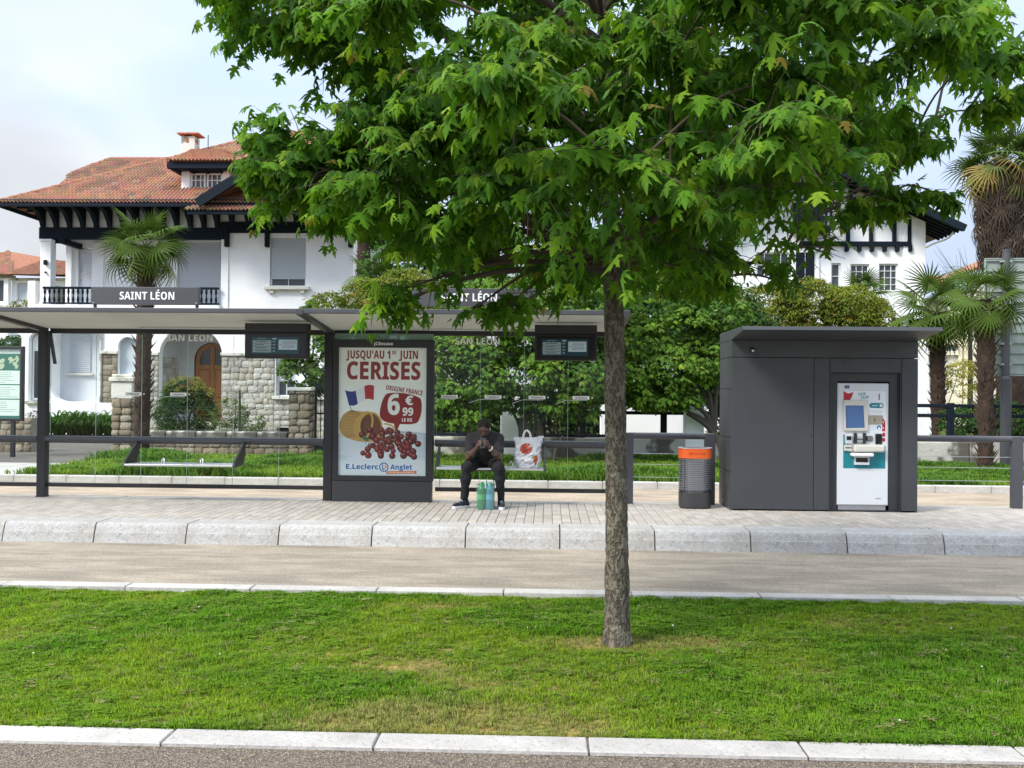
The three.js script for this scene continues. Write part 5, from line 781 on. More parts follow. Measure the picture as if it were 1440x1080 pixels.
  obj('dormer_eave', [rbox(2.95, 0.26, 0.12, -13.82, 10.70, -39.15, 0.02), box(2.8, 0.06, 2.4, -13.82, 10.60, -40.3), box(0.10, 0.24, 1.6, -15.25, 10.72, -39.9), ...[0, 1, 2, 3, 4].map((i) => box(0.12, 0.10, 0.6, -15 + i * 0.58, 10.54, -39.5))], M.timber, T);
  const dr = obj('dormer_roof', prism([[-1.48, 0], [1.48, 0], [0.9, 0.55], [-0.55, 0.55]], 2.2, -2.2).translate(-13.82, 10.83, -39.2).scale(1, 1, 1), M.ridge, T); tiledSlope(dr, V(-15.3, 10.85, -39.05), V(1, 0, 0), V(0, 0.5, -0.866), (u, v) => u > v * 0.5 && u < 2.95 - v * 0.3 && v < 1.5, 47, 10, 5); ridge(V(-15.27, 10.92, -39.1), V(-14.5, 11.55, -40.3), 4, dr);
  const ch = obj('chimney', [rbox(0.62, 2.2, 0.62, -16.15, 11.95, -44, 0.02)], M.whiteOld, T); obj('chimney_cap', [rbox(0.98, 0.07, 0.9, -16.13, 13.16, -44, 0.02), ...[[-0.22, -0.22], [0.22, -0.22], [-0.22, 0.22], [0.22, 0.22]].map(([a, b]) => box(0.12, 0.12, 0.12, -16.15 + a, 13.08, -44 + b))], std({ map: M.brickRed.map, color: lin(1.5, 1.75, 1.75), roughness: 0.9 }), ch); obj('chimney_vent', [box(0.11, 0.20, 0.01, -16.17, 12.86, -43.685), box(0.01, 0.20, 0.11, -15.835, 12.86, -44)], M.brickRed, ch); obj('aerial', bar(V(-15.35, 11.6, -44), V(-15.35, 13.18, -44), 0.02, 6), M.steel, T);
  // small gabled roof over the right wing
  obj('gable_roof', [beam(V(-13.55, 8.92, -37.7), V(-11.3, 10.35, -37.7), 0.14, 0.36), beam(V(-11.3, 10.35, -37.7), V(-9.05, 8.92, -37.7), 0.14, 0.36)], M.timber, T); obj('gable_roof', [beam(V(-13.5, 9.0, -38.9), V(-11.3, 10.42, -38.9), 2.4, 0.06), beam(V(-11.3, 10.42, -38.9), V(-9.1, 9.0, -38.9), 2.4, 0.06)], M.ridge, T);
  const er = obj('eave', rbox(6.1, 0.16, 0.1, -10.95, 8.60, -37.9, 0.02), M.timber, T); tiledSlope(er, V(-13.95, 8.66, -37.85), V(1, 0, 0), V(0, 0.42, -0.908), (u, v) => u < 5.8 && v < 1.0, 53, 20, 3);
}
{ // the half-timbered house on the right
  const T = thing('half_timbered_house', 'white half-timbered house with a dark blue gable behind the maple on the right', 'house', [0, 0, 0]), z = -44;
  const w = obj('wall', prism([[6.6, -0.5], [16.32, -0.5], [16.32, 9.55], [11.5, 11.6], [6.6, 9.5]], 0.36, z - 0.36, [rect(14.36, 6.30, 15.19, 7.52), rect(13.13, 6.2, 13.96, 7.5), rect(12.30, 6.4, 12.72, 7.54), rect(10.76, 6.0, 11.58, 8.0), rect(9.06, 6.9, 10.5, 8.0), rect(10.62, 9.0, 12.0, 10.2)]), M.white, T); obj('wall', box(0.3, 10, 9, 16.17, 4.5, z - 4.8), M.white, T); obj('corner_strip', rbox(0.96, 3.4, 0.08, 15.86, 8.0, z + 0.04, 0.02), M.white, T);
  sash(T, 14.37, 15.18, 6.31, 7.51, z - 0.12, 3, 4, M.frame, 0.055); sash(T, 13.14, 13.95, 6.21, 7.49, z - 0.12, 3, 4, M.frame, 0.055); sash(T, 12.31, 12.71, 6.41, 7.53, z - 0.12, 1, 2, M.frame, 0.055); sash(T, 9.07, 10.49, 6.91, 7.99, z - 0.12, 4, 2, M.frame, 0.055);
  for (const [x0, x1] of [[10.77, 11.16], [11.18, 11.57]]) obj('shutter', [...Array(4)].map((_, i) => rbox(0.092, 1.98, 0.04, x0 + 0.05 + i * 0.097, 7.0, z + 0.01, 0.006)), M.timber, T);
  obj('surround', [box(0.14, 2.2, 0.1, 10.66, 7.0, z + 0.05), box(0.14, 2.2, 0.1, 11.68, 7.0, z + 0.05)], M.white, T);
  obj('timber_beam', rbox(4.75, 0.20, 0.16, 13.35, 8.37, z + 0.07, 0.015), M.timber, T);
  for (let i = 0; i < 6; i++) obj('joist_end', rbox(0.16, 0.30, 0.2, 12.94 + i * 0.545, 8.18, z + 0.08, 0.02), M.timber, T);
  for (const x of [13.0, 14.0, 15.0, 15.64]) obj('timber_post', rbox(0.16, 1.0, 0.14, x, 8.95, z + 0.06, 0.015), M.timber, T);
  obj('timber_beam', rbox(3.2, 0.16, 0.15, 13.4, 9.50, z + 0.07, 0.015), M.timber, T); for (const x of [12.45, 13.1]) obj('timber_post', rbox(0.16, 1.5, 0.14, x, 10.25, z + 0.06, 0.015), M.timber, T); obj('timber_brace', beam(V(13.2, 10.35, z + 0.07), V(14.8, 9.62, z + 0.07), 0.13, 0.16), M.timber, T);
  // balcony on the upper floor
  obj('balcony', [box(1.6, 0.14, 1.0, 11.3, 8.95, z + 0.5), box(1.6, 0.10, 0.08, 11.3, 10.12, z + 0.96), ...[...Array(8)].map((_, i) => rbox(0.11, 1.05, 0.05, 10.58 + i * 0.205, 9.53, z + 0.96, 0.01))], M.timber, T); obj('balcony_post', [box(0.14, 1.5, 0.14, 12.2, 9.75, z + 0.96)], M.white, T); obj('awning', prism([[0, 0], [0.34, 0], [0.24, 1.05]], 0.08).translate(12.1, 9.6, z + 0.9), M.white, T);
  obj('void', box(1.4, 1.2, 0.05, 11.31, 9.6, z - 0.3), M.soffit, T);  // solid dark panel, painted for the unlit room behind the opening
  // gable roof with a deep verge: boards, rafters, tiles
  const A = V(11.35, 11.72, 0), B = V(17.55, 8.86, 0), C = V(5.2, 8.88, 0), at = (p, zz) => V(p.x, p.y, zz), n = V(0.42, 0.907, 0);
  obj('verge_board', [beam(at(A, z + 1.3), at(B, z + 1.3), 0.09, 0.30), beam(at(A, z + 1.3), at(C, z + 1.3), 0.09, 0.30)], M.timberEdge, T);
  obj('soffit', [beam(at(A, z - 3).add(V(0, 0.06, 0)), at(B, z - 3).add(V(0, 0.06, 0)), 8.5, 0.06), beam(at(A, z - 3).add(V(0, 0.06, 0)), at(C, z - 3).add(V(0, 0.06, 0)), 8.5, 0.06)], M.soffit, T);
  for (let i = 0; i < 7; i++) obj('rafter', [beam(at(A, z + 1.0 - i * 0.42).add(V(0, -0.03, 0)), at(B, z + 1.0 - i * 0.42).add(V(0, -0.03, 0)), 0.10, 0.13)], M.timber, T);
  for (const t of [0.30, 0.62]) { const p = A.clone().lerp(B, t); obj('purlin', box(0.2, 0.22, 1.5, p.x, p.y - 0.2, z + 0.6), M.timber, T); }
  const rf = obj('roof', [beam(at(A, z - 3).add(V(0, 0.12, 0)), at(B, z - 3).add(V(0.03, 0.12, 0)), 8.6, 0.05), beam(at(A, z - 3).add(V(0, 0.12, 0)), at(C, z - 3).add(V(-0.03, 0.12, 0)), 8.6, 0.05)], M.ridge, T); tiledSlope(rf, at(B, z - 7.2).add(V(0, 0.15, 0)), V(0, 0, 1), A.clone().sub(B).normalize(), (u, v) => u < 8.5 && v < 6.7, 59, 29, 20);
  obj('gutter_pipe', tube([V(17.2, 8.75, z + 0.9), V(17.1, 8.55, z + 0.6), V(16.6, 8.35, z + 0.2), V(16.36, 8.22, z + 0.05)], 0.04, 16, 8), M.whiteOld, T);
}
{ // small houses far off
  const T = thing('distant_house', 'distant white house with a red hipped roof beyond the villa\'s left corner', 'house', [0, 0, 0]), z = -75;
  obj('wall', [prism(rect(-46, 0, -41.6, 10.3), 0.4, z - 0.4, [rect(-42.9, 8.4, -41.95, 10.1), rect(-45.2, 8.4, -43.6, 10.1)]), prism(rect(-41.6, 0, -36.4, 10.1), 0.4, z - 0.9, [rect(-41.2, 8.5, -40.4, 9.9), rect(-38.6, 8.5, -37.6, 9.6)])], M.white, T);
  rollShutter('shutter', -42.9, -42.45, 8.4, 10.1, z - 0.2, M.shutter, T); sash(T, -42.45, -41.95, 8.4, 10.1, z - 0.2, 1, 1); rollShutter('shutter', -41.2, -40.4, 8.5, 9.9, z - 0.7, M.shutter, T); sash(T, -38.6, -37.6, 8.5, 9.6, z - 0.7, 2, 1); sash(T, -45.2, -43.6, 8.4, 10.1, z - 0.2, 3, 2); obj('cornice', [box(5.2, 0.22, 0.5, -43.8, 10.32, z - 0.1), box(5.4, 0.2, 0.5, -38.9, 10.18, z - 0.6), box(10, 0.18, 0.2, -41.2, 8.1, z + 0.05)], M.whiteOld, T);
  const rf = obj('roof', (() => { const g = new THREE.BufferGeometry(), P = [-47, 10.4, z + 0.4, -41.2, 10.4, z + 0.4, -43.2, 12.7, z - 3, -41.2, 10.4, z + 0.4, -35.8, 10.3, z, -38.5, 11.9, z - 3.2, -41.2, 10.4, z + 0.4, -38.5, 11.9, z - 3.2, -43.2, 12.7, z - 3, -47, 10.4, z + 0.4, -43.2, 12.7, z - 3, -47, 10.4, z - 7, -35.8, 10.3, z, -35.8, 10.3, z - 7, -38.5, 11.9, z - 3.2]; g.setAttribute('position', new THREE.Float32BufferAttribute(P, 3)); g.computeVertexNormals(); return g; })(), M.ridge, T);
  tiledSlope(rf, V(-47, 10.42, z + 0.42), V(1, 0, 0), V(0, 0.56, -0.828), (u, v) => { const d = v * 0.828; return d < 3.3 && u > d * 1.1 && u < 5.8 - d * 0.55; }, 61, 22, 12); tiledSlope(rf, V(-41.4, 10.42, z + 0.4), V(1, 0, 0), V(0, 0.42, -0.907), (u, v) => { const d = v * 0.907; return d < 3.2 && u > d * -0.2 + 0.3 && u < 5.4 - d * 0.85; }, 67, 20, 11, -0.2);
  for (const [x, h, y] of [[-39.85, 1.3, 12.0], [-37.5, 1.0, 11.3]]) { const c = obj('chimney', rbox(0.75, h, 0.7, x, y, z - 2.6, 0.03), M.brickRed, T); obj('chimney_pot', [cyl(0.12, 0.14, 0.4, x - 0.18, y + h / 2 + 0.2, z - 2.6, 10), cyl(0.12, 0.14, 0.35, x + 0.18, y + h / 2 + 0.17, z - 2.6, 10)], M.brickRed, c); }
}
{
  const T = thing('cream_house', 'cream house with a row of small windows between the palms on the far right', 'house', [0, 0, 0]), z = -60, cream = std({ map: M.white.map, color: lin(0.80, 0.75, 0.58), roughness: 0.85 });
  obj('wall', prism(rect(20.6, 0, 24.5, 6.6), 0.4, z - 0.4, [rect(21.9, 4.4, 22.9, 4.85), rect(23.3, 4.4, 24.3, 4.85), rect(21.9, 3.0, 22.9, 4.2), rect(23.3, 3.0, 24.3, 4.2)]), cream, T); obj('cornice', [box(4.2, 0.2, 0.5, 22.5, 6.6, z), box(4.1, 0.12, 0.3, 22.5, 5.9, z)], cream, T);
  for (const x of [21.9, 23.3]) { sash(T, x, x + 1, 4.4, 4.85, z - 0.2, 3, 1, M.whiteOld, 0.05); rollShutter('shutter', x, x + 1, 3.0, 4.2, z - 0.2, M.whiteOld, T); }
  obj('wall', prism([[24.6, 0], [30, 0], [30, 9.6], [24.6, 8.0]], 3, z - 2.5), cream, T); obj('door', rbox(1.0, 2.6, 0.1, 26.0, 4.8, z + 0.55, 0.02), M.steel, T);
}
{
  const T = thing('tiled_roof_house', 'house with a red tiled roof and brick chimney rising behind the right-hand palms', 'house', [0, 0, 0]), z = -66; obj('wall', box(12, 8.2, 6, 29.5, 4.1, z - 3.5), M.whiteOld, T);
  const rf = obj('roof', beam(V(23.6, 8.3, z - 2), V(31.5, 11.8, z - 2), 8, 0.12), M.ridge, T); obj('verge_tiles', [...Array(24)].map((_, i) => rbox(0.36, 0.10, 0.34, 23.7 + i * 0.33, 8.44 + i * 0.1462, z + 2.0, 0.03)), M.ridge, rf);
  obj('chimney', [rbox(0.95, 0.9, 0.7, 25.3, 9.2, z - 1, 0.03), rbox(1.08, 0.12, 0.85, 25.3, 9.62, z - 1, 0.03)], std({ map: M.brickRed.map, color: lin(1.15, 1.25, 1.25), roughness: 0.9 }), T);
}

// ───────────────────────── garden walls, fence, signs ─────────────────────────
function stonePillar(label, x, y1, z, w, seed, capH) {
  const T = thing('gate_pillar', label, 'pillar', [x, 0.06, z]); const core = obj('pillar', box(w - 0.06, y1 - 0.1, w - 0.06, 0, (y1 - 0.1) / 2, -w / 2), M.mortar, T);
  rubbleWall(core, -w / 2, w / 2, 0, y1 - capH, 0, M.rubbleWarm, seed, 0.19, 0.20, 0.36, 0, 0.05, 0.25); rubbleWall(core, -w, 0, 0, y1 - capH, w / 2 - 0.01, M.rubbleWarm, seed + 1, 0.19, 0.2, 0.36, PI / 2, 0.05, 0.25); rubbleWall(core, -w, 0, 0, y1 - capH, -w / 2 + 0.01, M.rubbleWarm, seed + 2, 0.19, 0.2, 0.36, PI / 2, 0.05, 0.25);
  return T;
}
{ const a = stonePillar('stone gate pillar with a white painted cap beside the driveway', -11.31, 2.06, -26, 0.54, 71, 0.62);
  obj('cap', [rbox(0.58, 0.46, 0.58, 0, 1.66, -0.27, 0.04, 3), rbox(0.68, 0.12, 0.68, 0, 1.95, -0.27, 0.03), rbox(0.56, 0.09, 0.56, 0, 2.05, -0.27, 0.03)], M.whiteOld, a);
  const b = stonePillar('stone gate pillar with a flat pale cap next to the iron gate', -6.56, 1.78, -26, 0.55, 75, 0.10); obj('cap', rbox(0.64, 0.10, 0.64, 0, 1.73, -0.27, 0.03), M.whiteOld, b); }
{ const T = thing('garden_wall', 'low rubble garden wall with a thick pale coping in front of the villa', 'wall', [0, 0, -26.1]);
  const c = obj('wall', box(4.1, 0.40, 0.34, -8.95, 0.2, -0.25), M.mortar, T); rubbleWall(c, -11.0, -6.9, 0.02, 0.36, -0.07, M.rubbleWarm, 81, 0.17, 0.2, 0.4);
  for (let i = 0; i < 5; i++) part('coping', uvMetres(plain(rbox(0.81, 0.29, 0.46, 0, 0, 0, 0.05, 3))), M.gardenWall, T, [-10.58 + i * 0.815, 0.505, -0.25]); }
{ const T = thing('mesh_fence', 'thin green posts with fine wire mesh on top of the low garden wall', 'fence', [0, 0.64, -26.35]), g = std({ color: lin(0.02, 0.055, 0.035), roughness: 0.6 });
  for (const x of [-11.0, -8.26, -6.9]) obj('post', bar(V(x, 0, 0), V(x, 1.1, 0), 0.03, 8), g, T); obj('wire', [0.05, 0.35, 0.65, 1.02].map((y) => bar(V(-11, y, 0), V(-6.9, y, 0), 0.004, 5)), g, T); }
{ const T = thing('iron_gate', 'black wrought iron gate between the stone pillar and the shelter post', 'gate', [-6.2, 0.1, -26.2]);
  obj('frame', [box(0.05, 1.9, 0.05, 0.03, 0.95, 0), box(1.6, 0.05, 0.04, 0.8, 1.78, 0), box(1.6, 0.05, 0.04, 0.8, 0.28, 0), box(1.6, 0.04, 0.04, 0.8, 1.05, 0), box(0.05, 1.9, 0.05, 1.62, 0.95, 0)], M.timber, T); for (let i = 0; i < 11; i++) obj('bar', bar(V(0.16 + i * 0.135, 0.28, 0), V(0.16 + i * 0.135, 1.82, 0), 0.012, 6), M.timber, T); obj('kick_plate', box(1.55, 0.22, 0.03, 0.82, 0.16, 0), M.timber, T); }
{ // whitewashed wall with a dark timber fence, pillars between
  const T = thing('boundary_wall', 'weathered whitewashed boundary wall along the grass strip on the right', 'wall', [0, 0.05, -24.4]);
  obj('wall', [rbox(13.5, 0.62, 0.28, -3.4 + 6.75, 0.31, 0, 0.05, 3), rbox(10, 0.62, 0.28, 15.1, 0.33, 0.02, 0.05, 3)], M.gardenWall, T);
  for (const [x, w, h] of [[-0.94, 0.46, 1.60], [3.53, 0.46, 1.52]]) obj('pillar', rbox(w, h, 0.46, x, h / 2, -0.02, 0.03), M.white, T);
  const F = thing('timber_fence', 'dark blue timber post and rail fence on top of the boundary wall', 'fence', [0, 0.66, -24.45]);
  for (let i = 0; i < 20; i++) { const x = -3.1 + i * 0.985; if (Math.abs(x + 0.94) < 0.3 || Math.abs(x - 3.53) < 0.3) continue; obj('post', rbox(0.15, 0.94, 0.13, x, 0.46, 0, 0.01), M.timber, F); }
  for (const [x0, x1] of [[-3.6, -1.18], [-0.70, 3.29], [3.77, 16.5]]) { obj('rail', rbox(x1 - x0, 0.085, 0.10, (x0 + x1) / 2, 0.86, 0.01, 0.01), M.timber, F); obj('rail', rbox(x1 - x0, 0.085, 0.08, (x0 + x1) / 2, 0.62, 0.012, 0.01), M.timber, F); obj('rail', rbox(x1 - x0, 0.07, 0.08, (x0 + x1) / 2, 0.05, 0.012, 0.01), M.timber, F); } }
{ const T = thing('white_screen_wall', 'plain pale rendered wall of the yard behind the timber fence', 'wall', [2.6, 0, -27.2]); obj('wall', rbox(2.4, 1.5, 0.2, 0, 0.75, 0, 0.03), M.white, T);
  const B = thing('buttress', 'tall white tapering wall end rising behind the kiosk\'s right edge', 'wall', [11.72, 0, -32]); obj('wall', prism([[-0.6, 0], [0.36, 0], [0.30, 1.2], [0.20, 3.3], [0.06, 3.55], [-0.6, 3.55]], 0.5, -0.25, [], 0.03), M.white, B); }
{ // back of a large road sign on its pole
  const T = thing('road_sign_back', 'ribbed grey metal back of a large road sign on a tall steel pole', 'road sign', [10.72, 0.05, -23.9]); T.rotation.y = -0.06;
  const P = obj('panel', box(4.2, 2.74, 0.006, 1.66, 3.58, 0), M.galv, T); for (let i = 0; i < 12; i++) obj('rib', box(4.2, 0.03, 0.045, 1.66, 2.25 + i * 0.242, 0.026), M.galv, P); obj('edge', [box(0.03, 2.76, 0.06, -0.44, 3.58, 0.02), box(4.2, 0.03, 0.06, 1.66, 2.205, 0.02), box(4.2, 0.03, 0.06, 1.66, 4.955, 0.02)], M.galv, P);
  P.rotation.z = 0.0; obj('pole', [bar(V(0, 0, 0.13), V(0, 2.12, 0.13), 0.125, 18), bar(V(0, 2.1, 0.13), V(0, 5.12, 0.13), 0.085, 18), cyl(0.09, 0.125, 0.06, 0, 2.15, 0.13, 18), cyl(0.093, 0.093, 0.04, 0, 5.13, 0.13, 18)], M.rail, T); for (let i = 0; i < 6; i++) obj('clamp', box(0.24, 0.05, 0.20, 0, 2.46 + i * 0.484, 0.09), M.galv, T); }
{ // street notice board at the left edge
  const tex = ctex(256, 480, (x, W, H) => { const r = rng(3); x.fillStyle = '#3a6f64'; x.fillRect(0, 0, W, H); x.fillStyle = '#c9d2cc'; x.fillRect(0, 0, W, 34); for (const [a, b, w, h] of [[30, 52, 46, 70], [110, 48, 46, 76], [190, 56, 42, 70]]) { x.fillStyle = '#b9c0a4'; for (let i = 0; i < 9; i++) { x.beginPath(); x.ellipse(a + w * r(), b + h * r(), 8 + 10 * r(), 6 + 8 * r(), r() * 3, 0, 7); x.fill(); } } for (const [y, h] of [[150, 92], [250, 92], [350, 110]]) { x.fillStyle = '#c6d6d1'; x.fillRect(14, y, 80, h); x.fillStyle = '#dde5e0'; x.fillRect(94, y, 152, h); x.fillStyle = '#7f958e'; for (let i = 0; i < 6; i++) x.fillRect(104, y + 14 + i * 13, 60 + 70 * r(), 3); } });
  const T = thing('notice_board', 'green map and notice board in a dark frame on posts at the left edge', 'notice board', [-13.2, 0.1, -23.5]);
  obj('frame', prism(rect(-0.62, 0.86, 0.58, 2.66), 0.12, -0.06, [rect(-0.55, 0.93, 0.51, 2.59)], 0.01), M.steelDark, T); obj('sheet', card(1.08, 1.68, -0.02, 1.76, 0.0), std({ map: tex, roughness: 0.6 }), T); obj('glazing', new THREE.PlaneGeometry(1.06, 1.66).translate(-0.02, 1.76, 0.045), M.glass, T); for (const x of [-0.36, 0.33]) obj('post', rbox(0.10, 0.90, 0.08, x, 0.45, 0, 0.01), M.steelDark, T);
  const S = thing('stone_wall', 'low stone wall stub behind the notice board', 'wall', [-14.2, 0.08, -25.4]); const c = obj('wall', box(1.5, 0.9, 0.3, 0, 0.45, -0.2), M.mortar, S); rubbleWall(c, -0.75, 0.75, 0, 0.9, -0.05, M.rubbleWarm, 91, 0.18, 0.2, 0.4); }

// ───────────────────────── trees, shrubs and palms of the gardens ─────────────────────────
const LOW = [mapleLeaf(11, 0.25, 0.3, false), mapleLeaf(12, 0.4, 0.45, false)];
function sprayGeo(leaf, n, seed, spread, size) { const r = rng(seed), g = []; for (let i = 0; i < n; i++) { const a = (i / n) * 6.283 + r(), d = V(Math.cos(a), -0.25 - 0.5 * r(), Math.sin(a)), p = V(Math.cos(a) * spread * r(), (r() - 0.5) * spread * 0.7, Math.sin(a) * spread * r()); g.push(leaf.clone().applyMatrix4(basis(d, V((r() - 0.5) * 0.9, 1, (r() - 0.5) * 0.9).normalize()).setPosition(p).multiply(new THREE.Matrix4().makeScale(size, size, size)))); } return mergeGeometries(g.map((q) => { const o = q.index ? q.toNonIndexed() : q; for (const k of Object.keys(o.attributes)) if (!['position', 'normal'].includes(k)) o.deleteAttribute(k); return o; })); }
const oval = (() => { const P = [[0, 0, 0], [0.22, 0.3, -0.05], [0.2, 0.65, -0.12], [0, 1, -0.25], [-0.2, 0.65, -0.12], [-0.22, 0.3, -0.05], [0, 0.5, 0.02]], pos = []; for (const t of [[0, 1, 6], [1, 2, 6], [2, 3, 6], [3, 4, 6], [4, 5, 6], [5, 0, 6]]) for (const k of t) pos.push(...P[k]); const g = new THREE.BufferGeometry(); g.setAttribute('position', new THREE.Float32BufferAttribute(pos, 3)); g.computeVertexNormals(); const n = g.attributes.normal; for (let i = 0; i < n.count; i++) if (n.getZ(i) < 0) n.setXYZ(i, -n.getX(i), -n.getY(i), -n.getZ(i)); return g; })();
const SPRAY = { maple: [sprayGeo(LOW[0], 5, 1, 0.10, 0.105), sprayGeo(LOW[1], 5, 2, 0.10, 0.11)], small: [sprayGeo(oval, 9, 3, 0.09, 0.065), sprayGeo(oval, 9, 4, 0.09, 0.07)], wide: [sprayGeo(oval, 7, 5, 0.13, 0.13), sprayGeo(oval, 7, 6, 0.13, 0.14)] };
// blobs: [x, y, z, rx, ry, rz, sprays]; leaves gather in clumps on and inside each blob
function crown(T, blobs, kind, tints, seed, scale = 1, name = 'foliage', gap = 0.42) {
  const r = rng(seed), m = [[], []], c = [[], []], col = new THREE.Color(), q = new THREE.Quaternion(), e = new THREE.Euler();
  for (const [bx, by, bz, rx, ry, rz, n] of blobs) for (let i = 0, k = 0; k < n && i < n * 6; i++) {
    const d = V(r() * 2 - 1, r() * 2 - 1, r() * 2 - 1); if (d.lengthSq() > 1 || d.lengthSq() < 0.01) continue; const L = d.length(), s = Math.pow(L, 0.35) / L; d.multiplyScalar(s);
    const p = V(bx + d.x * rx, by + d.y * ry, bz + d.z * rz), cl = fbm3(p.x * 2.1 + seed, p.y * 2.4, p.z * 2.1, 3); if (cl < gap + 0.10 * (r() - 0.5)) continue; k++;
    p.addScaledVector(d, (cl - 0.5) * 0.5 * Math.min(rx, ry));
    const w = r() < 0.5 ? 0 : 1, tn = fbm3(p.x * 0.9, p.y * 0.9 + seed, p.z * 0.9, 3), t = mix3(tints[0], tints[1], clamp(smooth(0.35, 0.65, tn) * 0.7 + 0.45 * (r() - 0.35))), v = 0.75 + 0.5 * r(), S = scale * (0.75 + 0.5 * r());
    m[w].push(mat4(p, q.setFromEuler(e.set((r() - 0.5) * 0.9 + d.z * 0.4, r() * 6.283, (r() - 0.5) * 0.9 - d.x * 0.4)), S)); const f = r() < 0.05 && tints[2] ? tints[2] : t; c[w].push(col.setRGB(f[0] * v, f[1] * v, f[2] * v).clone());
  }
  m.forEach((a, i) => a.length && copies(name, SPRAY[kind][i], M.foliage, a, c[i], T));
}
function limbsOf(T, foot, tops, r0, seed, name = 'branch', fork = 0.4) { const r = rng(seed); tops.forEach((t) => { const a = foot.clone(), b = V(...t), mid = a.clone().lerp(b, fork); mid.x = lerp(mid.x, a.x, 0.55); mid.z = lerp(mid.z, a.z, 0.55); obj(name, taper([a, mid, a.clone().lerp(b, 0.75).add(V((r() - 0.5) * 0.2, 0.05, (r() - 0.5) * 0.2)), b], r0, 0.012, 14, 7), M.twigGrey ??= std({ color: lin(0.075, 0.062, 0.05), roughness: 0.95 }), T); }); }
const GREEN = [[0.040, 0.110, 0.012], [0.125, 0.235, 0.018], [0.21, 0.30, 0.03]], DEEP = [[0.022, 0.066, 0.014], [0.050, 0.115, 0.020], [0.08, 0.15, 0.02]], LIME = [[0.115, 0.165, 0.014], [0.215, 0.255, 0.022], [0.27, 0.17, 0.03]];
{ const T = thing('maple_sapling', 'bushy young maple on the grass strip directly behind the seated man', 'tree', [-0.42, 0.08, -22.6]);
  limbsOf(T, V(0, 0, 0), [[-1.7, 2.3, 0], [-0.9, 3.0, 0.2], [0.2, 3.4, -0.2], [1.0, 2.9, 0.2], [1.5, 2.2, 0.1]], 0.045, 3, 'branch', 0.55); obj('trunk', [taper([V(-0.12, -0.1, 0), V(-0.14, 0.5, 0), V(-0.2, 1.1, 0)], 0.12, 0.09, 8, 9), taper([V(0.22, -0.1, 0.05), V(0.26, 0.4, 0), V(0.2, 1.0, 0)], 0.10, 0.07, 8, 9), taper([V(0.55, -0.1, 0), V(0.58, 0.35, 0), V(0.75, 0.7, 0)], 0.05, 0.03, 8, 7)], M.twigGrey, T);
  crown(T, [[-1.7, 2.3, 0, 0.8, 0.75, 0.7, 380], [-0.9, 2.95, 0.1, 0.9, 0.7, 0.8, 420], [0.1, 3.2, -0.1, 0.9, 0.75, 0.9, 420], [1.0, 2.8, 0.1, 0.85, 0.8, 0.8, 400], [1.4, 2.1, 0.2, 0.7, 0.6, 0.7, 260], [-2.0, 1.55, 0.2, 0.55, 0.5, 0.5, 170], [-1.0, 2.0, 0.4, 0.9, 0.55, 0.5, 300], [0.3, 2.2, 0.3, 0.8, 0.5, 0.6, 260], [-1.5, 1.2, 0.3, 0.5, 0.35, 0.4, 110], [-0.6, 3.8, -0.2, 1.2, 0.5, 0.9, 260], [-2.1, 1.15, 0.3, 0.5, 0.3, 0.4, 90], [-0.5, 1.55, 0.3, 0.6, 0.35, 0.4, 120], [0.7, 1.6, 0.3, 0.6, 0.35, 0.4, 110], [1.3, 3.7, -0.3, 1.0, 0.5, 0.9, 240], [1.1, 1.35, 0.1, 0.45, 0.35, 0.4, 60]], 'maple', GREEN, 5, 1, 'foliage', 0.47); }
{ const T = thing('leaning_tree', 'leafy tree with a low leaning forked trunk left of the kiosk', 'tree', [4.05, 0.3, -23.9]);
  limbsOf(T, V(-0.1, 0.5, 0), [[-0.95, 1.2, 0.1], [-1.4, 1.75, 0.2], [-0.6, 2.0, 0], [-0.9, 3.0, 0], [0.1, 2.9, 0]], 0.075, 8); obj('trunk', taper([V(0.15, -0.3, 0), V(0.02, 0.3, 0), V(-0.3, 0.72, 0.02), V(-0.75, 1.0, 0.05)], 0.10, 0.055, 12, 9), M.twigGrey, T);
  crown(T, [[-1.2, 2.1, 0.2, 0.8, 0.6, 0.7, 330], [-0.4, 2.3, 0.1, 0.7, 0.6, 0.7, 280], [-1.6, 1.5, 0.3, 0.7, 0.42, 0.6, 230], [-0.8, 3.0, 0, 0.9, 0.6, 0.8, 330], [0.1, 3.2, -0.1, 0.7, 0.6, 0.7, 240], [-0.9, 1.35, 0.2, 0.5, 0.25, 0.4, 90], [-1.9, 2.7, 0.1, 0.7, 0.6, 0.7, 260], [-2.0, 1.9, 0.3, 0.6, 0.5, 0.6, 200], [-1.5, 3.8, -0.3, 1.3, 0.7, 0.9, 330]], 'maple', GREEN, 9); }
{ const T = thing('dark_hedge', 'dense dark green garden shrubbery behind the timber fence', 'hedge', [0.3, 0, -28.5]);
  limbsOf(T, V(0, 0, 0), [[-2.5, 3, 0], [0, 3.5, 0], [2.6, 3.4, 0]], 0.1, 14); crown(T, [[-3.0, 2.1, 0, 1.4, 1.9, 0.8, 620], [-1.2, 2.5, 0, 1.5, 2.0, 0.8, 700], [0.8, 2.6, -0.2, 1.5, 2.1, 0.8, 700], [3.0, 3.2, 0, 1.7, 2.0, 0.9, 760], [4.9, 3.2, -0.4, 1.3, 1.9, 0.8, 520], [5.3, 1.4, -0.3, 0.9, 1.4, 0.7, 320], [-1.4, 1.0, 0.2, 2.2, 1.0, 0.5, 520], [1.6, 1.1, 0.1, 1.6, 0.9, 0.5, 420]], 'wide', DEEP, 15, 1.2, 'foliage', 0.34); }
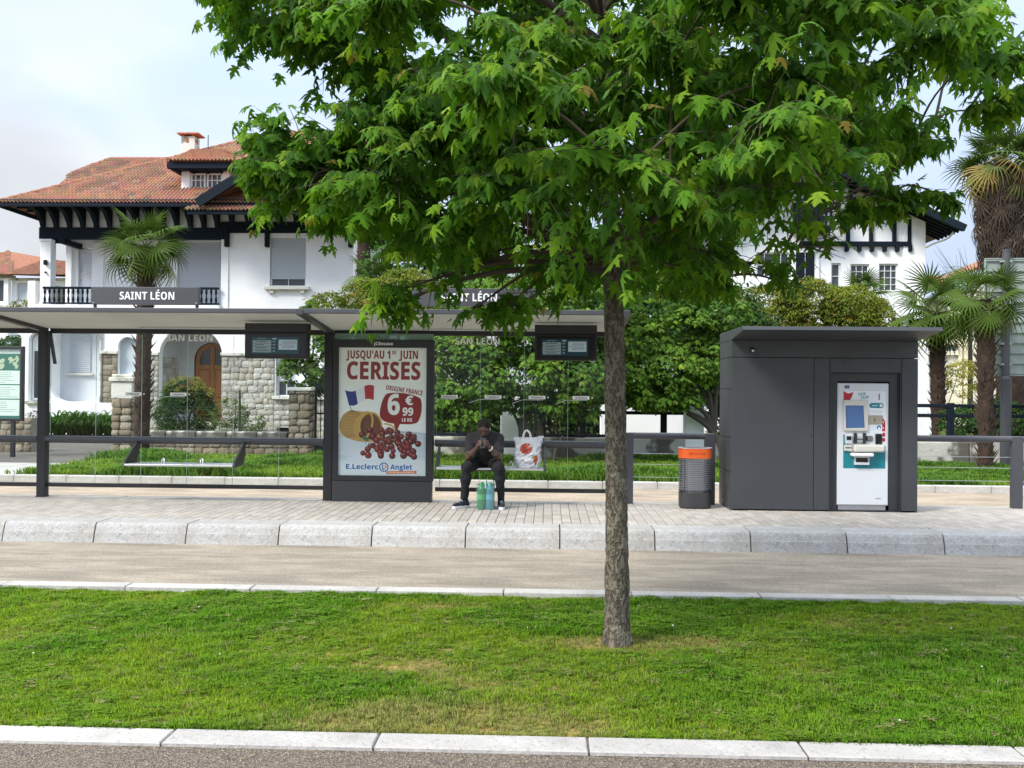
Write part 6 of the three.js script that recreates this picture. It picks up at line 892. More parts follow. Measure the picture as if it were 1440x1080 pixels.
{ const T = thing('front_garden_tree', 'small round-leaved green tree between the departure screen and the shelter post', 'tree', [-6.72, 0.05, -27.5]);
  obj('trunk', taper([V(0.1, 0, 0), V(0.05, 1.0, 0), V(0.15, 2.2, 0)], 0.08, 0.05, 10, 8), M.twigGrey, T); limbsOf(T, V(0.1, 1.6, 0), [[-0.3, 2.5, 0.1], [0.4, 2.9, 0], [0.1, 3.4, 0]], 0.05, 18);
  crown(T, [[0.1, 2.9, 0, 0.75, 0.85, 0.7, 330], [-0.25, 2.3, 0.1, 0.50, 0.42, 0.5, 150], [0.4, 2.2, 0.1, 0.45, 0.45, 0.5, 130], [0.05, 1.85, 0.1, 0.36, 0.30, 0.4, 80], [0.3, 3.7, 0, 0.6, 0.5, 0.6, 160]], 'maple', [[0.060, 0.135, 0.016], [0.12, 0.22, 0.022], [0.15, 0.24, 0.02]], 19, 0.95); }
{ const T = thing('lime_shrub', 'yellow-green leafy tree rising above the shelter roof beside the villa', 'shrub', [-5.7, 0, -31]);
  limbsOf(T, V(0, 0, 0), [[-1.2, 3.6, 0], [0.2, 4.2, 0], [1.4, 4.6, 0]], 0.09, 21); crown(T, [[-1.1, 4.15, 0, 0.95, 0.7, 0.8, 520], [0.1, 4.6, 0, 1.0, 0.75, 0.8, 560], [1.2, 4.85, 0, 1.0, 0.8, 0.8, 560], [0.5, 3.7, 0.2, 1.7, 0.8, 0.7, 600], [-0.1, 2.0, 0, 1.3, 0.9, 0.7, 300], [2.1, 4.4, -0.2, 0.9, 0.8, 0.8, 400]], 'small', LIME, 22, 1.25, 'foliage', 0.35); }
{ const T = thing('yellow_hedge', 'broad yellow-green hedge showing above the kiosk roof', 'hedge', [8.3, 0, -33]);
  limbsOf(T, V(0, 0, 0), [[-2, 4, 0], [0, 4.6, 0], [2.2, 4.2, 0]], 0.1, 25); crown(T, [[-2.2, 4.0, 0, 1.1, 0.95, 0.9, 850], [-1.0, 4.6, 0.1, 1.1, 0.9, 0.9, 900], [0.3, 4.75, 0, 1.1, 0.85, 0.9, 900], [1.5, 4.55, 0.1, 1.0, 0.8, 0.9, 800], [2.4, 4.15, 0, 0.75, 0.8, 0.8, 520], [0, 3.8, 0.2, 2.9, 0.9, 0.6, 1100], [-2.8, 3.0, 0, 1.0, 1.2, 0.8, 380], [-2.6, 1.4, 0.4, 0.9, 1.2, 0.7, 300]], 'small', LIME, 26, 1.3, 'foliage', 0.33); }
{ const T = thing('tall_green_tree', 'tall deep green tree behind the maple trunk, left of the yellow hedge', 'tree', [3.2, 0, -31]);
  obj('trunk', taper([V(0, 0, 0), V(0.1, 2.5, 0), V(0, 5, 0)], 0.16, 0.07, 10, 9), M.twigGrey, T); limbsOf(T, V(0.05, 2, 0), [[-1.2, 4.4, 0], [1, 4.6, 0], [0, 6, 0]], 0.08, 27); crown(T, [[-1.3, 4.2, 0, 1.2, 1.1, 1, 480], [0.2, 4.8, 0, 1.3, 1.3, 1, 560], [1.3, 4.0, 0, 1.0, 1.2, 0.9, 420], [0, 6.2, -0.2, 1.4, 1.1, 1, 420], [-3.2, 4.6, -0.5, 1.3, 1.2, 1, 460], [-5.0, 4.8, -0.8, 1.4, 1.1, 1, 460], [-7.2, 5.4, -3.5, 1.5, 1.5, 1, 480], [-8.6, 6.2, -4.5, 1.4, 1.6, 1, 420], [-6.2, 6.9, -3.6, 1.8, 1.2, 1, 420]], 'maple', [[0.036, 0.10, 0.016], [0.075, 0.165, 0.022], [0.12, 0.2, 0.03]], 28, 1.25); }
{ const T = thing('round_bush', 'rounded dark bush with reddish new shoots in front of the oak door', 'shrub', [-11.05, 0.1, -30]);
  limbsOf(T, V(0, 0, 0), [[-0.5, 1.3, 0], [0.2, 1.6, 0], [0.6, 1.3, 0]], 0.05, 31); crown(T, [[0, 0.35, 0.1, 0.85, 0.35, 0.7, 420], [0, 0.95, 0, 0.95, 0.80, 0.75, 900], [-0.1, 1.5, 0, 0.62, 0.45, 0.5, 330]], 'small', [[0.022, 0.060, 0.014], [0.046, 0.105, 0.016], [0.075, 0.14, 0.02]], 32, 1.0, 'foliage', 0.30); crown(T, [[0.05, 1.78, 0.1, 0.62, 0.30, 0.4, 120], [0.55, 1.6, 0.15, 0.35, 0.25, 0.3, 60]], 'small', [[0.15, 0.19, 0.022], [0.23, 0.22, 0.04], [0.30, 0.12, 0.04]], 33, 0.95, 'new_shoots', 0.3); }
{ const T = thing('feathery_shrub', 'thin pale green shrub behind the low wall beside the green post', 'shrub', [-9.1, 0.1, -28.6]); limbsOf(T, V(0, 0, 0), [[-0.4, 1.1, 0], [0, 1.4, 0], [0.45, 1.0, 0]], 0.018, 35); crown(T, [[-0.2, 1.0, 0, 0.55, 0.45, 0.4, 130], [0.4, 0.75, 0, 0.5, 0.3, 0.4, 90], [0.1, 0.55, 0.1, 0.8, 0.25, 0.3, 110]], 'small', [[0.10, 0.15, 0.04], [0.17, 0.22, 0.06]], 36, 0.9); }
{ const T = thing('far_tree', 'dark leafy tree beyond the notice board at the left edge', 'tree', [-25, 0, -52]); obj('trunk', taper([V(0, 0, 0), V(0, 2, 0), V(0, 4, 0)], 0.2, 0.1, 6, 8), M.twigGrey, T); crown(T, [[-0.5, 3.6, 0, 3.0, 1.6, 1.4, 900], [-3.0, 3.0, 0, 2.4, 1.6, 1.4, 500], [0.3, 1.6, 0.4, 2.8, 1.4, 1, 520]], 'wide', DEEP, 41, 2.2, 'foliage', 0.3); const U = thing('far_shrub', 'pale green shrub top peeping over the shelter roof at the left edge', 'shrub', [-22.4, 0, -43]); obj('stem', taper([V(0, 0, 0), V(0, 3, 0), V(0.1, 5.6, 0)], 0.08, 0.03, 6, 7), M.twigGrey, U); crown(U, [[0, 5.6, 0, 0.5, 0.5, 0.5, 120], [-0.7, 5.3, 0, 0.8, 0.4, 0.4, 120]], 'small', LIME, 43, 1.3); }
{ // strap-leaved plants at the villa's foot
  const r = rng(51), T = thing('strap_leaf_bed', 'bed of arching strap-leaved plants along the villa\'s white base', 'plants', [-17.2, -0.1, -36.9]), g = []; obj('soil', rbox(3.4, 0.12, 0.7, 0, 0.06, -0.1, 0.05), M.garden, T);
  const strap = (seed) => { const q = rng(seed), pos = []; for (let i = 0; i < 22; i++) { const a = q() * 6.283, L = 0.5 + 0.35 * q(), h = 0.35 + 0.3 * q(), w = 0.034; let prev; for (let k = 0; k <= 6; k++) { const t = k / 6, d = L * t, y = h * Math.sin(t * 2.3) * 1.2, ww = w * (1 - t * t) + 0.002, c = [Math.cos(a) * d, y, Math.sin(a) * d], s = [-Math.sin(a) * ww, 0, Math.cos(a) * ww], A = [c[0] + s[0], c[1], c[2] + s[2]], B = [c[0] - s[0], c[1], c[2] - s[2]]; if (prev) pos.push(...prev[0], ...prev[1], ...A, ...prev[1], ...B, ...A); prev = [A, B]; } } const o = new THREE.BufferGeometry(); o.setAttribute('position', new THREE.Float32BufferAttribute(pos, 3)); o.computeVertexNormals(); return o; };
  const A = strap(1), m = [], c = []; for (let i = 0; i < 60; i++) { m.push(mat4(V(lerp(-1.7, 1.7, r()), 0.12, (r() - 0.5) * 0.7), new THREE.Quaternion().setFromAxisAngle(V(0, 1, 0), r() * 6.28), 0.85 + 0.4 * r())); const v = 0.8 + 0.5 * r(); c.push(lin(0.055 * v, 0.125 * v, 0.022 * v)); } copies('leaves', A, M.blade, m, c, T);
  const B = thing('red_leaved_bush', 'low bush with dark red leaves under the villa\'s arched window', 'shrub', [-19.5, -0.1, -37.2]); limbsOf(B, V(0, 0, 0), [[-0.2, 0.6, 0], [0.2, 0.7, 0]], 0.02, 52); crown(B, [[0, 0.5, 0, 0.5, 0.5, 0.4, 150]], 'small', [[0.09, 0.045, 0.03], [0.16, 0.075, 0.04], [0.07, 0.12, 0.03]], 53, 0.9, 'foliage', 0.2); }
// fan palms
function fanGeo(seed, R, n, droop, stiff) { const q = rng(seed), pos = []; const span = 2.35; for (let i = 0; i < n; i++) { const a = -span + (2 * span * i) / (n - 1), L = R * (0.86 + 0.2 * q()) * (1 - 0.18 * Math.abs(a / span) ** 2), w = R * 0.030; let prev; for (let k = 0; k <= 5; k++) { const t = k / 5, d = L * t, sag = -droop * R * Math.max(0, t - stiff) ** 2 * (1.6 + 0.8 * q()), ww = w * (t < 0.45 ? 0.35 + 1.5 * t : 1.03 * (1 - ((t - 0.45) / 0.55) ** 1.6)) + 0.0006, c = [Math.sin(a) * d, Math.cos(a) * d * 1.0, sag], s = [Math.cos(a) * ww, -Math.sin(a) * ww]; const A = [c[0] + s[0], c[1] + s[1], c[2] - ww * 0.5], C = [...c], B = [c[0] - s[0], c[1] - s[1], c[2] - ww * 0.5]; if (prev) pos.push(...prev[0], ...prev[1], ...C, ...prev[0], ...C, ...A, ...prev[1], ...prev[2], ...B, ...prev[1], ...B, ...C); prev = [A, C, B]; } } const g = new THREE.BufferGeometry(); g.setAttribute('position', new THREE.Float32BufferAttribute(pos, 3)); g.computeVertexNormals(); return g; }
const FANS = [fanGeo(1, 0.66, 24, 0.22, 0.5), fanGeo(2, 0.66, 23, 0.55, 0.5), fanGeo(3, 0.64, 22, 1.0, 0.45)], PET = plain(taper([V(0, 0, 0), V(0, 0.35, 0.03), V(0, 0.7, -0.02)], 0.016, 0.010, 6, 6)), SPIKE = new THREE.ConeGeometry(0.035, 0.22, 5).translate(0, 0.11, 0);
function palm(name, label, base, top, r0, r1, o) {
  const T = thing(name, label, 'palm', base), r = rng(o.seed), t = V(...top), path = new THREE.CatmullRomCurve3([V(0, -0.15, 0), V(t.x * 0.35, t.y * 0.4, t.z * 0.4), t.clone()]), H = t.y;
  const g = new THREE.TubeGeometry(path, 90, 1, 26), p = g.attributes.position, n = g.attributes.normal; for (let i = 0; i <= 90; i++) { const c = path.getPointAt(i / 90), R = lerp(r0, r1, i / 90); for (let j = 0; j <= 26; j++) { const k = i * 27 + j, a = (j / 26) * 6.283, y = c.y, q = R * (0.86 + 0.34 * fbm3(Math.cos(a) * 3, y * 9, Math.sin(a) * 3, 3) + 0.05 * (((y * 7) % 1 + 1) % 1)); p.setXYZ(k, c.x + n.getX(k) * q, c.y + n.getY(k) * q, c.z + n.getZ(k) * q); } } g.computeVertexNormals(); obj('trunk', g, M.palmBark, T);
  const m = []; for (let i = 0; i < (o.spikes ?? 160); i++) { const s = r() ** 0.8, c = path.getPointAt(s), R = lerp(r0, r1, s) * 0.92, a = r() * 6.283, d = V(Math.cos(a), 0.9 + r(), Math.sin(a)).normalize(); m.push(mat4(V(c.x + Math.cos(a) * R, c.y, c.z + Math.sin(a) * R), new THREE.Quaternion().setFromUnitVectors(V(0, 1, 0), d), V(1, 0.6 + 0.8 * r(), 0.5))); } if (m.length) copies('leaf_bases', SPIKE, M.fibre, m, null, T);
  const S = o.size ?? 1; for (let i = 0; i < o.fronds; i++) { const k = i / o.fronds, a = i * 2.39996 + r() * 0.5, el = lerp(1.25, o.low ?? -0.75, Math.pow(k, 0.85)) + (r() - 0.5) * 0.3, d = V(Math.cos(a) * Math.cos(el), Math.sin(el), Math.sin(a) * Math.cos(el)), up = V(-Math.cos(a) * Math.sin(el), Math.cos(el), -Math.sin(a) * Math.sin(el)), L = S * (0.9 + 0.3 * r());
    const F = new THREE.Group(); F.name = 'frond'; const old = k > (o.oldFrom ?? 2); basis(d, up).setPosition(t.clone().add(V(0, 0.02, 0))).multiply(new THREE.Matrix4().makeScale(L, L, L)).decompose(F.position, F.quaternion, F.scale); T.add(F); part('petiole', PET, old ? M.frondOld : M.petiole, F);
    const fan = part('blade', FANS[k < 0.25 ? 0 : k < 0.65 ? 1 : 2], old ? (r() < 0.6 ? M.frondOld : M.frondMid) : k > (o.midFrom ?? 0.85) ? M.frondMid : M.frond, F, [0, 0.68, -0.01], [-(0.05 + 0.55 * r()) * (0.4 + k), (r() - 0.5) * 1.3, (r() - 0.5) * 0.3]); }
  if (o.skirt) { const mm = []; for (let i = 0; i < o.skirt; i++) { const s = r(), c = path.getPointAt(lerp(o.skirtFrom, 0.985, s)), a = r() * 6.283, R = lerp(o.skirtR[0], o.skirtR[1], s) * (0.55 + 0.45 * r()), d = V(Math.cos(a) * 0.55, -1 + 0.3 * r(), Math.sin(a) * 0.55).normalize(); mm.push(basis(d, V(Math.cos(a), 0.5, Math.sin(a)).normalize()).setPosition(V(c.x + Math.cos(a) * R, c.y + 0.15, c.z + Math.sin(a) * R)).multiply(new THREE.Matrix4().makeScale(0.42 + 0.3 * r(), 0.6 + 0.5 * r(), 0.5))); } const cc = mm.map(() => { const v = 0.45 + 0.9 * r(); return r() < 0.12 ? lin(0.17, 0.135, 0.10) : lin(0.052 * v, 0.035 * v, 0.024 * v); }); copies('dead_fronds', fanGeo(9, 0.7, 12, 0.8, 0.2), M.deadM ??= std({ color: lin(1, 1, 1), roughness: 1, side: THREE.DoubleSide }), mm, cc, T); obj('thatch_core', taper([path.getPointAt(o.skirtFrom), path.getPointAt((o.skirtFrom + 1) / 2), path.getPointAt(0.99)], o.skirtR[0] * 0.72, o.skirtR[1] * 0.72, 10, 14), M.fibre, T); }
  return T;
}
palm('fan_palm', 'fan palm standing in front of the villa behind the left bench', [-9.90, 0.05, -23.9], [0.05, 5.15, 0], 0.175, 0.165, { seed: 61, fronds: 30, size: 0.84, low: -1.0 });
palm('fan_palm', 'fan palm growing from the grass strip in front of the road sign', [9.74, 0.05, -22.6], [0.02, 3.85, 0], 0.135, 0.18, { seed: 63, fronds: 24, size: 0.80, low: -0.95, spikes: 200 });
palm('fan_palm', 'shorter fan palm behind the fence just right of the kiosk canopy', [10.42, 0.2, -27], [-0.08, 3.75, 0], 0.16, 0.18, { seed: 67, fronds: 32, size: 1.04, low: -0.95 });
palm('fan_palm', 'tall shaggy fan palm with a thick brown skirt of dead leaves at the right edge', [13.75, 0, -30], [-0.40, 8.55, 0], 0.36, 0.40, { seed: 71, fronds: 40, size: 1.12, low: -0.55, oldFrom: 0.70, midFrom: 0.55, skirt: 620, skirtFrom: 0.66, skirtR: [0.74, 0.80], spikes: 120 });
palm('fan_palm', 'dark palm with yellowed fans beside the villa\'s right wall', [-6.6, 0, -35], [0.5, 5.4, 0], 0.24, 0.22, { seed: 73, fronds: 14, size: 1.1, low: -0.9, oldFrom: 0.35, midFrom: 0.3 });
palm('fan_palm', 'slender palm trunk wrapped in ivy at the villa\'s right corner', [-7.0, 0, -37], [0.05, 9.0, 0], 0.26, 0.22, { seed: 79, fronds: 20, size: 1.1, low: -0.7 });
palm('fan_palm', 'small palm peeping over the yellow hedge before the half-timbered house', [11.0, 0, -36], [0.05, 5.2, 0], 0.16, 0.16, { seed: 83, fronds: 20, size: 0.95, low: -0.8 });
{ const T = thing('ivy', 'dark ivy climbing beside the palm trunks at the villa\'s right corner', 'ivy', [-6.2, 0, -36.4]); crown(T, [[0.1, 6.3, 0, 0.42, 1.5, 0.4, 420], [-0.4, 5.6, 0.2, 0.22, 0.9, 0.25, 130]], 'small', [[0.016, 0.05, 0.014], [0.035, 0.085, 0.02]], 85, 1.0, 'foliage', 0.3); obj('stem', taper([V(0.1, 0, 0), V(0.15, 3.5, 0), V(0.1, 7.4, 0)], 0.20, 0.12, 10, 9), M.fibre, T); }
{ // bare twiggy tree far off, and garden growth around the right-hand palms
  const T = thing('bare_tree', 'bare twiggy tree against the sky beside the shaggy palm', 'tree', [20.8, 0, -50]), r = rng(91); obj('trunk', taper([V(0, 0, 0), V(0, 4, 0), V(-0.1, 6.4, 0)], 0.16, 0.08, 8, 8), M.twigGrey, T); for (let i = 0; i < 70; i++) { const a = r() * 6.283, y0 = 5.2 + 2.2 * r(), L = 0.9 + 1.3 * r(); const e = V(Math.cos(a) * L, y0 + L * (0.2 + r()), Math.sin(a) * L * 0.6); obj('branch', [taper([V(0, y0, 0), V(Math.cos(a) * L * 0.35 + (r() - 0.5) * 0.3, y0 + L * 0.45, Math.sin(a) * L * 0.3), e], 0.018, 0.005, 6, 5), taper([V(Math.cos(a) * L * 0.5, y0 + L * 0.35, 0), e.clone().add(V((r() - 0.5) * 0.8, 0.5 * r(), 0))], 0.012, 0.005, 4, 4)], M.twigGrey, T); }
  const U = thing('garden_shrubs', 'low dark green garden plants behind the fence between the right-hand palms', 'shrub', [11.3, 0, -26.5]); limbsOf(U, V(0, 0, 0), [[-0.5, 1, 0], [0.5, 1.2, 0]], 0.03, 93); crown(U, [[-0.3, 0.95, 0, 0.75, 0.6, 0.5, 260], [0.6, 1.1, -0.2, 0.7, 0.7, 0.5, 240], [1.8, 0.9, -0.3, 0.7, 0.6, 0.5, 160]], 'wide', DEEP, 94, 0.8, 'foliage', 0.3);
  const Y = thing('yellow_bamboo', 'feathery yellow-green shrub before the cream house between the palms', 'shrub', [16.4, 0, -42]); limbsOf(Y, V(0, 0, 0), [[-0.8, 2.6, 0], [0.6, 2.8, 0]], 0.03, 96); crown(Y, [[-0.7, 2.6, 0, 0.8, 0.8, 0.6, 260], [0.7, 2.5, 0, 0.8, 0.8, 0.6, 240]], 'small', [[0.24, 0.25, 0.03], [0.33, 0.31, 0.045]], 97, 1.3);
  const P = thing('grass_palm', 'spiky grey-green plant on the garden wall between the right-hand palms', 'plants', [11.9, 0.9, -27.5]); for (let i = 0; i < 5; i++) { const q = part('blade', FANS[1], M.frondMid, P, [-0.5 + i * 0.3, 0.35, 0], [-0.5, i, 0.2]); q.scale.setScalar(0.8); }
  const sp = thing('yard_plant', 'small bright spiky plant on the fence wall right of the kiosk', 'plants', [9.95, 0.68, -25.3]); for (let i = 0; i < 6; i++) { const q = part('blade', FANS[0], M.frondMid, sp, [0, 0.1, 0], [-0.9, i * 1.05, 0]); q.scale.setScalar(0.35); } }

// ───────────────────────── the maple on the median ─────────────────────────
function mapleLeaf(seed, droop, fold, detail = true) {
  const R = rng(seed), full = [[0.03, -0.02], [0.20, -0.04], [0.45, 0.05], [0.32, 0.11], [0.215, 0.19], [0.41, 0.27], [0.47, 0.36], [0.68, 0.62], [0.50, 0.53], [0.44, 0.59], [0.36, 0.47], [0.145, 0.42], [0.185, 0.57], [0.32, 0.76], [0.18, 0.71], [0.12, 0.88], [0, 1.10]];
  const half = detail ? full : [[0.03, -0.02], [0.42, 0.06], [0.25, 0.20], [0.66, 0.60], [0.18, 0.45], [0.28, 0.72], [0, 1.05]];
  const pos = [], nor = [], uv = [];
  for (const s of [1, -1]) {
    const pts = [...half.map(([x, y]) => [x * (0.94 + 0.12 * R()), y + 0.03 * (R() - 0.5)]), [0, 0.62], [0, 0.3], [0, 0]];
    pts[half.length - 1][0] = 0;
    const tri = THREE.ShapeUtils.triangulateShape(pts.map(([x, y]) => new THREE.Vector2(x, y)), []);
    const lift = ([x, y]) => -fold * Math.abs(x) * (0.6 + 0.4 * Math.abs(x)) - droop * y * y - 0.10 * Math.max(0, Math.hypot(x, y - 0.35) - 0.4) + 0.03 * Math.sin(9 * x + seed) * Math.sin(8 * y);
    const P = pts.map((p) => V(p[0] * s, p[1], lift(p)));
    for (const [a, b, c] of tri) {
      const t = s > 0 ? [a, b, c] : [a, c, b], n = P[t[1]].clone().sub(P[t[0]]).cross(P[t[2]].clone().sub(P[t[0]])).normalize();
      if (n.z < 0) { n.negate(); t.reverse(); }
      for (const k of t) { pos.push(P[k].x, P[k].y, P[k].z); nor.push(lerp(n.x, s * 0.2, 0.5), lerp(n.y, 0, 0.5), n.z); uv.push(P[k].x / 1.4 + 0.5, (P[k].y + 0.06) / 1.1); }
    }
  }
  const g = new THREE.BufferGeometry(); g.setAttribute('position', new THREE.Float32BufferAttribute(pos, 3)); g.setAttribute('normal', new THREE.Float32BufferAttribute(nor, 3)); g.setAttribute('uv', new THREE.Float32BufferAttribute(uv, 2)); return g;
}
const LEAVES = [mapleLeaf(1, 0.22, 0.28), mapleLeaf(2, 0.42, 0.50), mapleLeaf(3, 0.10, 0.16), mapleLeaf(4, 0.62, 0.85), mapleLeaf(5, -0.16, 0.36)];
{
  const T = thing('maple_tree', 'young maple with a slim grey trunk and broad leafy crown on the median grass', 'tree', [0.49, 0, -6.95]);
  const r = rng(2024), stem = (h) => { let a = 0, b = 1; for (let i = 0; i < 22; i++) { const m = (a + b) / 2; if (leader.getPoint(m).y < h) a = m; else b = m; } return leader.getPoint((a + b) / 2); }, leader = new THREE.CatmullRomCurve3([V(0, -0.02, 0), V(-0.012, 0.9, 0), V(-0.03, 1.7, 0.01), V(-0.048, 2.55, 0.0), V(-0.09, 3.5, 0.02), V(-0.13, 4.7, 0.04), V(-0.08, 5.9, 0.0), V(0, 7.2, 0)]);
  { // trunk: bark relief displaced, root flare, a few knots
    const seg = 190, rs = 44, g = new THREE.CylinderGeometry(1, 1, 1, rs, seg, true), p = g.attributes.position, uv = g.attributes.uv;
    for (let i = 0; i < p.count; i++) {
      const t = p.getY(i) + 0.5, h = t * 7.0, a = Math.atan2(p.getZ(i), p.getX(i)), c = stem(h);
      let R = lerp(0.081, 0.066, clamp(h / 2.5)) * (h > 2.5 ? lerp(1, 0.16, (h - 2.5) / 4.5) : 1); R += 0.030 * Math.exp(-h / 0.09) * (1 + 0.35 * Math.sin(a * 4 + 1)) + 0.006 * Math.exp(-(((h - 0.42) / 0.16) ** 2)) ;
      const ca = Math.cos(a) * 3.2, sa = Math.sin(a) * 3.2;
      R *= 1 + 0.07 * (fbm3(ca, h * 3, sa, 3) - 0.5) + 0.075 * (smooth(0.42, 0.58, fbm3(ca * 2.6, h * 26, sa * 2.6, 3)) - 0.5) * (h < 3 ? 1 : 0.4);
      p.setXYZ(i, c.x + Math.cos(a) * R, h < 0.01 ? -0.03 : c.y, c.z + Math.sin(a) * R);
      uv.setXY(i, uv.getX(i) * 1, h / 1.05);
    }
    g.computeVertexNormals(); g.userData.keepUV = true; obj('trunk', g, M.bark, T);
  }
  // places of the leaf masses, relative to the trunk's foot: [x, y, z, radius]
  const C = [];
  const low = [[-3.3, 4.5], [-2.91, 4.29], [-2.70, 3.97], [-2.68, 3.05], [-2.58, 2.9], [-2.39, 2.75], [-2.09, 2.78], [-1.94, 2.88], [-1.69, 2.78], [-1.44, 2.53], [-0.95, 2.50], [-0.9, 2.42], [-0.65, 2.42], [-0.35, 2.42], [-0.1, 2.42], [0.15, 2.46], [0.4, 2.46], [0.69, 2.43], [0.94, 2.44], [1.19, 2.52], [1.39, 2.68], [1.56, 2.80], [1.64, 3.15], [1.88, 3.3], [2.28, 3.5], [2.56, 3.62], [2.83, 3.75]];
  const bottom = (x) => { for (let i = 1; i < low.length; i++) if (x < low[i][0]) return lerp(low[i - 1][1], low[i][1], clamp((x - low[i - 1][0]) / (low[i][0] - low[i - 1][0]))); return low[low.length - 1][1]; };
  const reach = (y) => { const k = [[2.4, 1.5], [2.8, 2.3], [3.3, 2.62], [3.9, 2.72], [4.6, 2.75], [5.4, 2.45], [6.3, 1.75], [7.3, 0.7]]; for (let i = 1; i < k.length; i++) if (y < k[i][0]) return lerp(k[i - 1][1], k[i][1], clamp((y - k[i - 1][0]) / (k[i][0] - k[i - 1][0]))); return 0.5; };
  // masses that shape the outline: upper-left spray, lower-left mass, hanging sprigs, the long low arm to the right, the right-hand sprays
  C.push([-2.55, 4.35, 0.1, 0.34], [-2.2, 4.2, 0.3, 0.34], [-2.75, 4.62, -0.2, 0.3], [-1.75, 3.98, 0.4, 0.34], [-2.5, 4.5, 0.6, 0.36], [-2.05, 4.5, 0.2, 0.4], [-1.9, 4.15, 0.7, 0.34], [-2.25, 3.35, 0.3, 0.36], [-1.75, 3.1, 0.5, 0.36], [-1.5, 3.45, 0.6, 0.4], [-2.0, 3.05, -0.2, 0.3], [-1.6, 3.6, 0.1, 0.36], [-2.3, 3.42, 0.2, 0.32], [-2.42, 3.2, 0.4, 0.28], [-2.1, 3.12, 0.5, 0.36], [-1.85, 3.35, 0.3, 0.38], [-1.95, 2.98, -0.1, 0.26], [-1.3, 2.9, 0.5, 0.36], [-1.1, 2.74, -0.3, 0.34],
    [-1.58, 2.40, 0.35, 0.15, 1], [-1.72, 2.26, 0.38, 0.12, 1], [-1.50, 2.34, 0.2, 0.12, 1], [-1.04, 2.28, 0.3, 0.07, 1], [-0.80, 2.30, 0.3, 0.10, 1], [-0.60, 2.40, 0.15, 0.15, 1], [-0.35, 2.5, 0.4, 0.26], [0.5, 2.6, -0.5, 0.3], [0.85, 2.62, 0.2, 0.3], [1.15, 2.72, 0.3, 0.32], [0.55, 2.5, 0.4, 0.22], [1.22, 2.46, 0.2, 0.15], [1.45, 3.02, 0.1, 0.2], [1.30, 2.82, 0.3, 0.18],
    [1.62, 3.08, 0.0, 0.11, 1], [1.82, 3.09, 0.02, 0.11, 1], [2.02, 3.10, 0.02, 0.10, 1], [2.2, 3.14, 0.0, 0.08, 1], [1.7, 3.5, 0.2, 0.32], [2.1, 3.56, -0.2, 0.32], [2.45, 3.66, 0.2, 0.26], [2.3, 3.95, 0.5, 0.3], [2.82, 3.72, 0.1, 0.24], [2.75, 4.05, 0.3, 0.28], [3.0, 3.95, -0.1, 0.26], [3.05, 4.25, 0.2, 0.24], [2.5, 4.3, -0.3, 0.28], [1.2, 3.3, 1.0, 0.4], [0.2, 3.0, 1.2, 0.4], [-0.7, 3.0, 1.1, 0.4]);
  let tries = 0;
  while (C.length < 172 && tries++ < 20000) {
    const a = r() * 2 * PI, y = lerp(2.7, 7.0, r() ** 1.25), R = reach(y), d = R * Math.sqrt(lerp(0.04, 1, r())) - 0.22, x = Math.cos(a) * d, z = Math.sin(a) * d, rad = 0.30 + 0.2 * r();
    const k = 6.95 / (6.95 - z), yp = 1.75 + (y - 1.75) * k, xp = (x + 0.49) * k - 0.49;   // the underside of the crown climbs towards the platform
    if (d < 0 || yp < bottom(xp) + rad * 0.55) continue;
    if (x > 1.3 && y > 3.4 && y < 5 && r() < 0.45) continue;                    // the right side is thinner
    if (xp < -1.6 && xp > -2.9 && yp > 3.42 && yp < 3.98) continue;   // the gap between the left-hand sprays
    if (C.some((q) => Math.hypot(q[0] - x, q[1] - y, q[2] - z) < (y > 4.9 ? 0.5 : 0.36))) continue;
    C.push([x, y, z, rad]);
  }
  const leaves = [], limbs = [];
  // heavier limbs first; each mass hangs from the nearest limb point below it or from the leader
  const limbAt = [];
  for (const [cx, cy, cz, R, free] of C) {
    const hd = Math.hypot(cx, cz), h0 = clamp(cy - hd * (0.30 + 0.35 * r()) - 0.1, 2.58 + 0.2 * r(), 6.3), s = stem(h0), c = V(cx, cy, cz);
    let from = s, r0 = 0.012 + 0.010 * hd;
    const near = limbAt.filter((q) => Math.hypot(q.x, q.z) < hd * 0.85 && q.y < cy + 0.05).sort((a, b) => a.distanceTo(c) - b.distanceTo(c))[0];
    if (near && near.distanceTo(c) < 0.95 && near.distanceTo(c) < s.distanceTo(c)) { from = near; r0 = 0.011; }
    const mid = from.clone().lerp(c, 0.5).add(V((r() - 0.5) * 0.12, 0.05 + 0.10 * hd * 0.5 * (from === s ? 1 : 0.3), (r() - 0.5) * 0.12)), curve = [from.clone(), mid, c.clone()];
    const g = [taper(curve, r0, 0.004, 12, 6)];
    for (const q of [0.35, 0.55, 0.75, 1]) limbAt.push(new THREE.CatmullRomCurve3(curve).getPoint(q));
    const dir = c.clone().sub(mid).normalize(), n = Math.round(8 + 22 * R), inner = Math.hypot(cx, cz) < 1.1;
    for (let i = 0; i < n; i++) {
      // twigs fan outwards, flattened into layers, their ends nodding
      const w = V(r() * 2 - 1, (r() * 2 - 1) * 0.62, r() * 2 - 1).normalize().multiplyScalar(0.9).add(dir.clone().multiplyScalar(0.55)); w.y = w.y * 0.8 + 0.05; w.normalize();
      const start = new THREE.CatmullRomCurve3(curve).getPoint(lerp(0.72, 1, r())), L = R * (0.75 + 0.6 * r()), end = start.clone().add(w.clone().multiplyScalar(L)); end.y -= L * L * 0.28;
      const m2 = start.clone().lerp(end, 0.5); m2.y += L * 0.06;
      const tw = new THREE.CatmullRomCurve3([start, m2, end]);
      g.push(taper([start, m2, end], 0.0038, 0.0014, 4, 4));
      const nodes = Math.max(2, Math.round(L / 0.072));
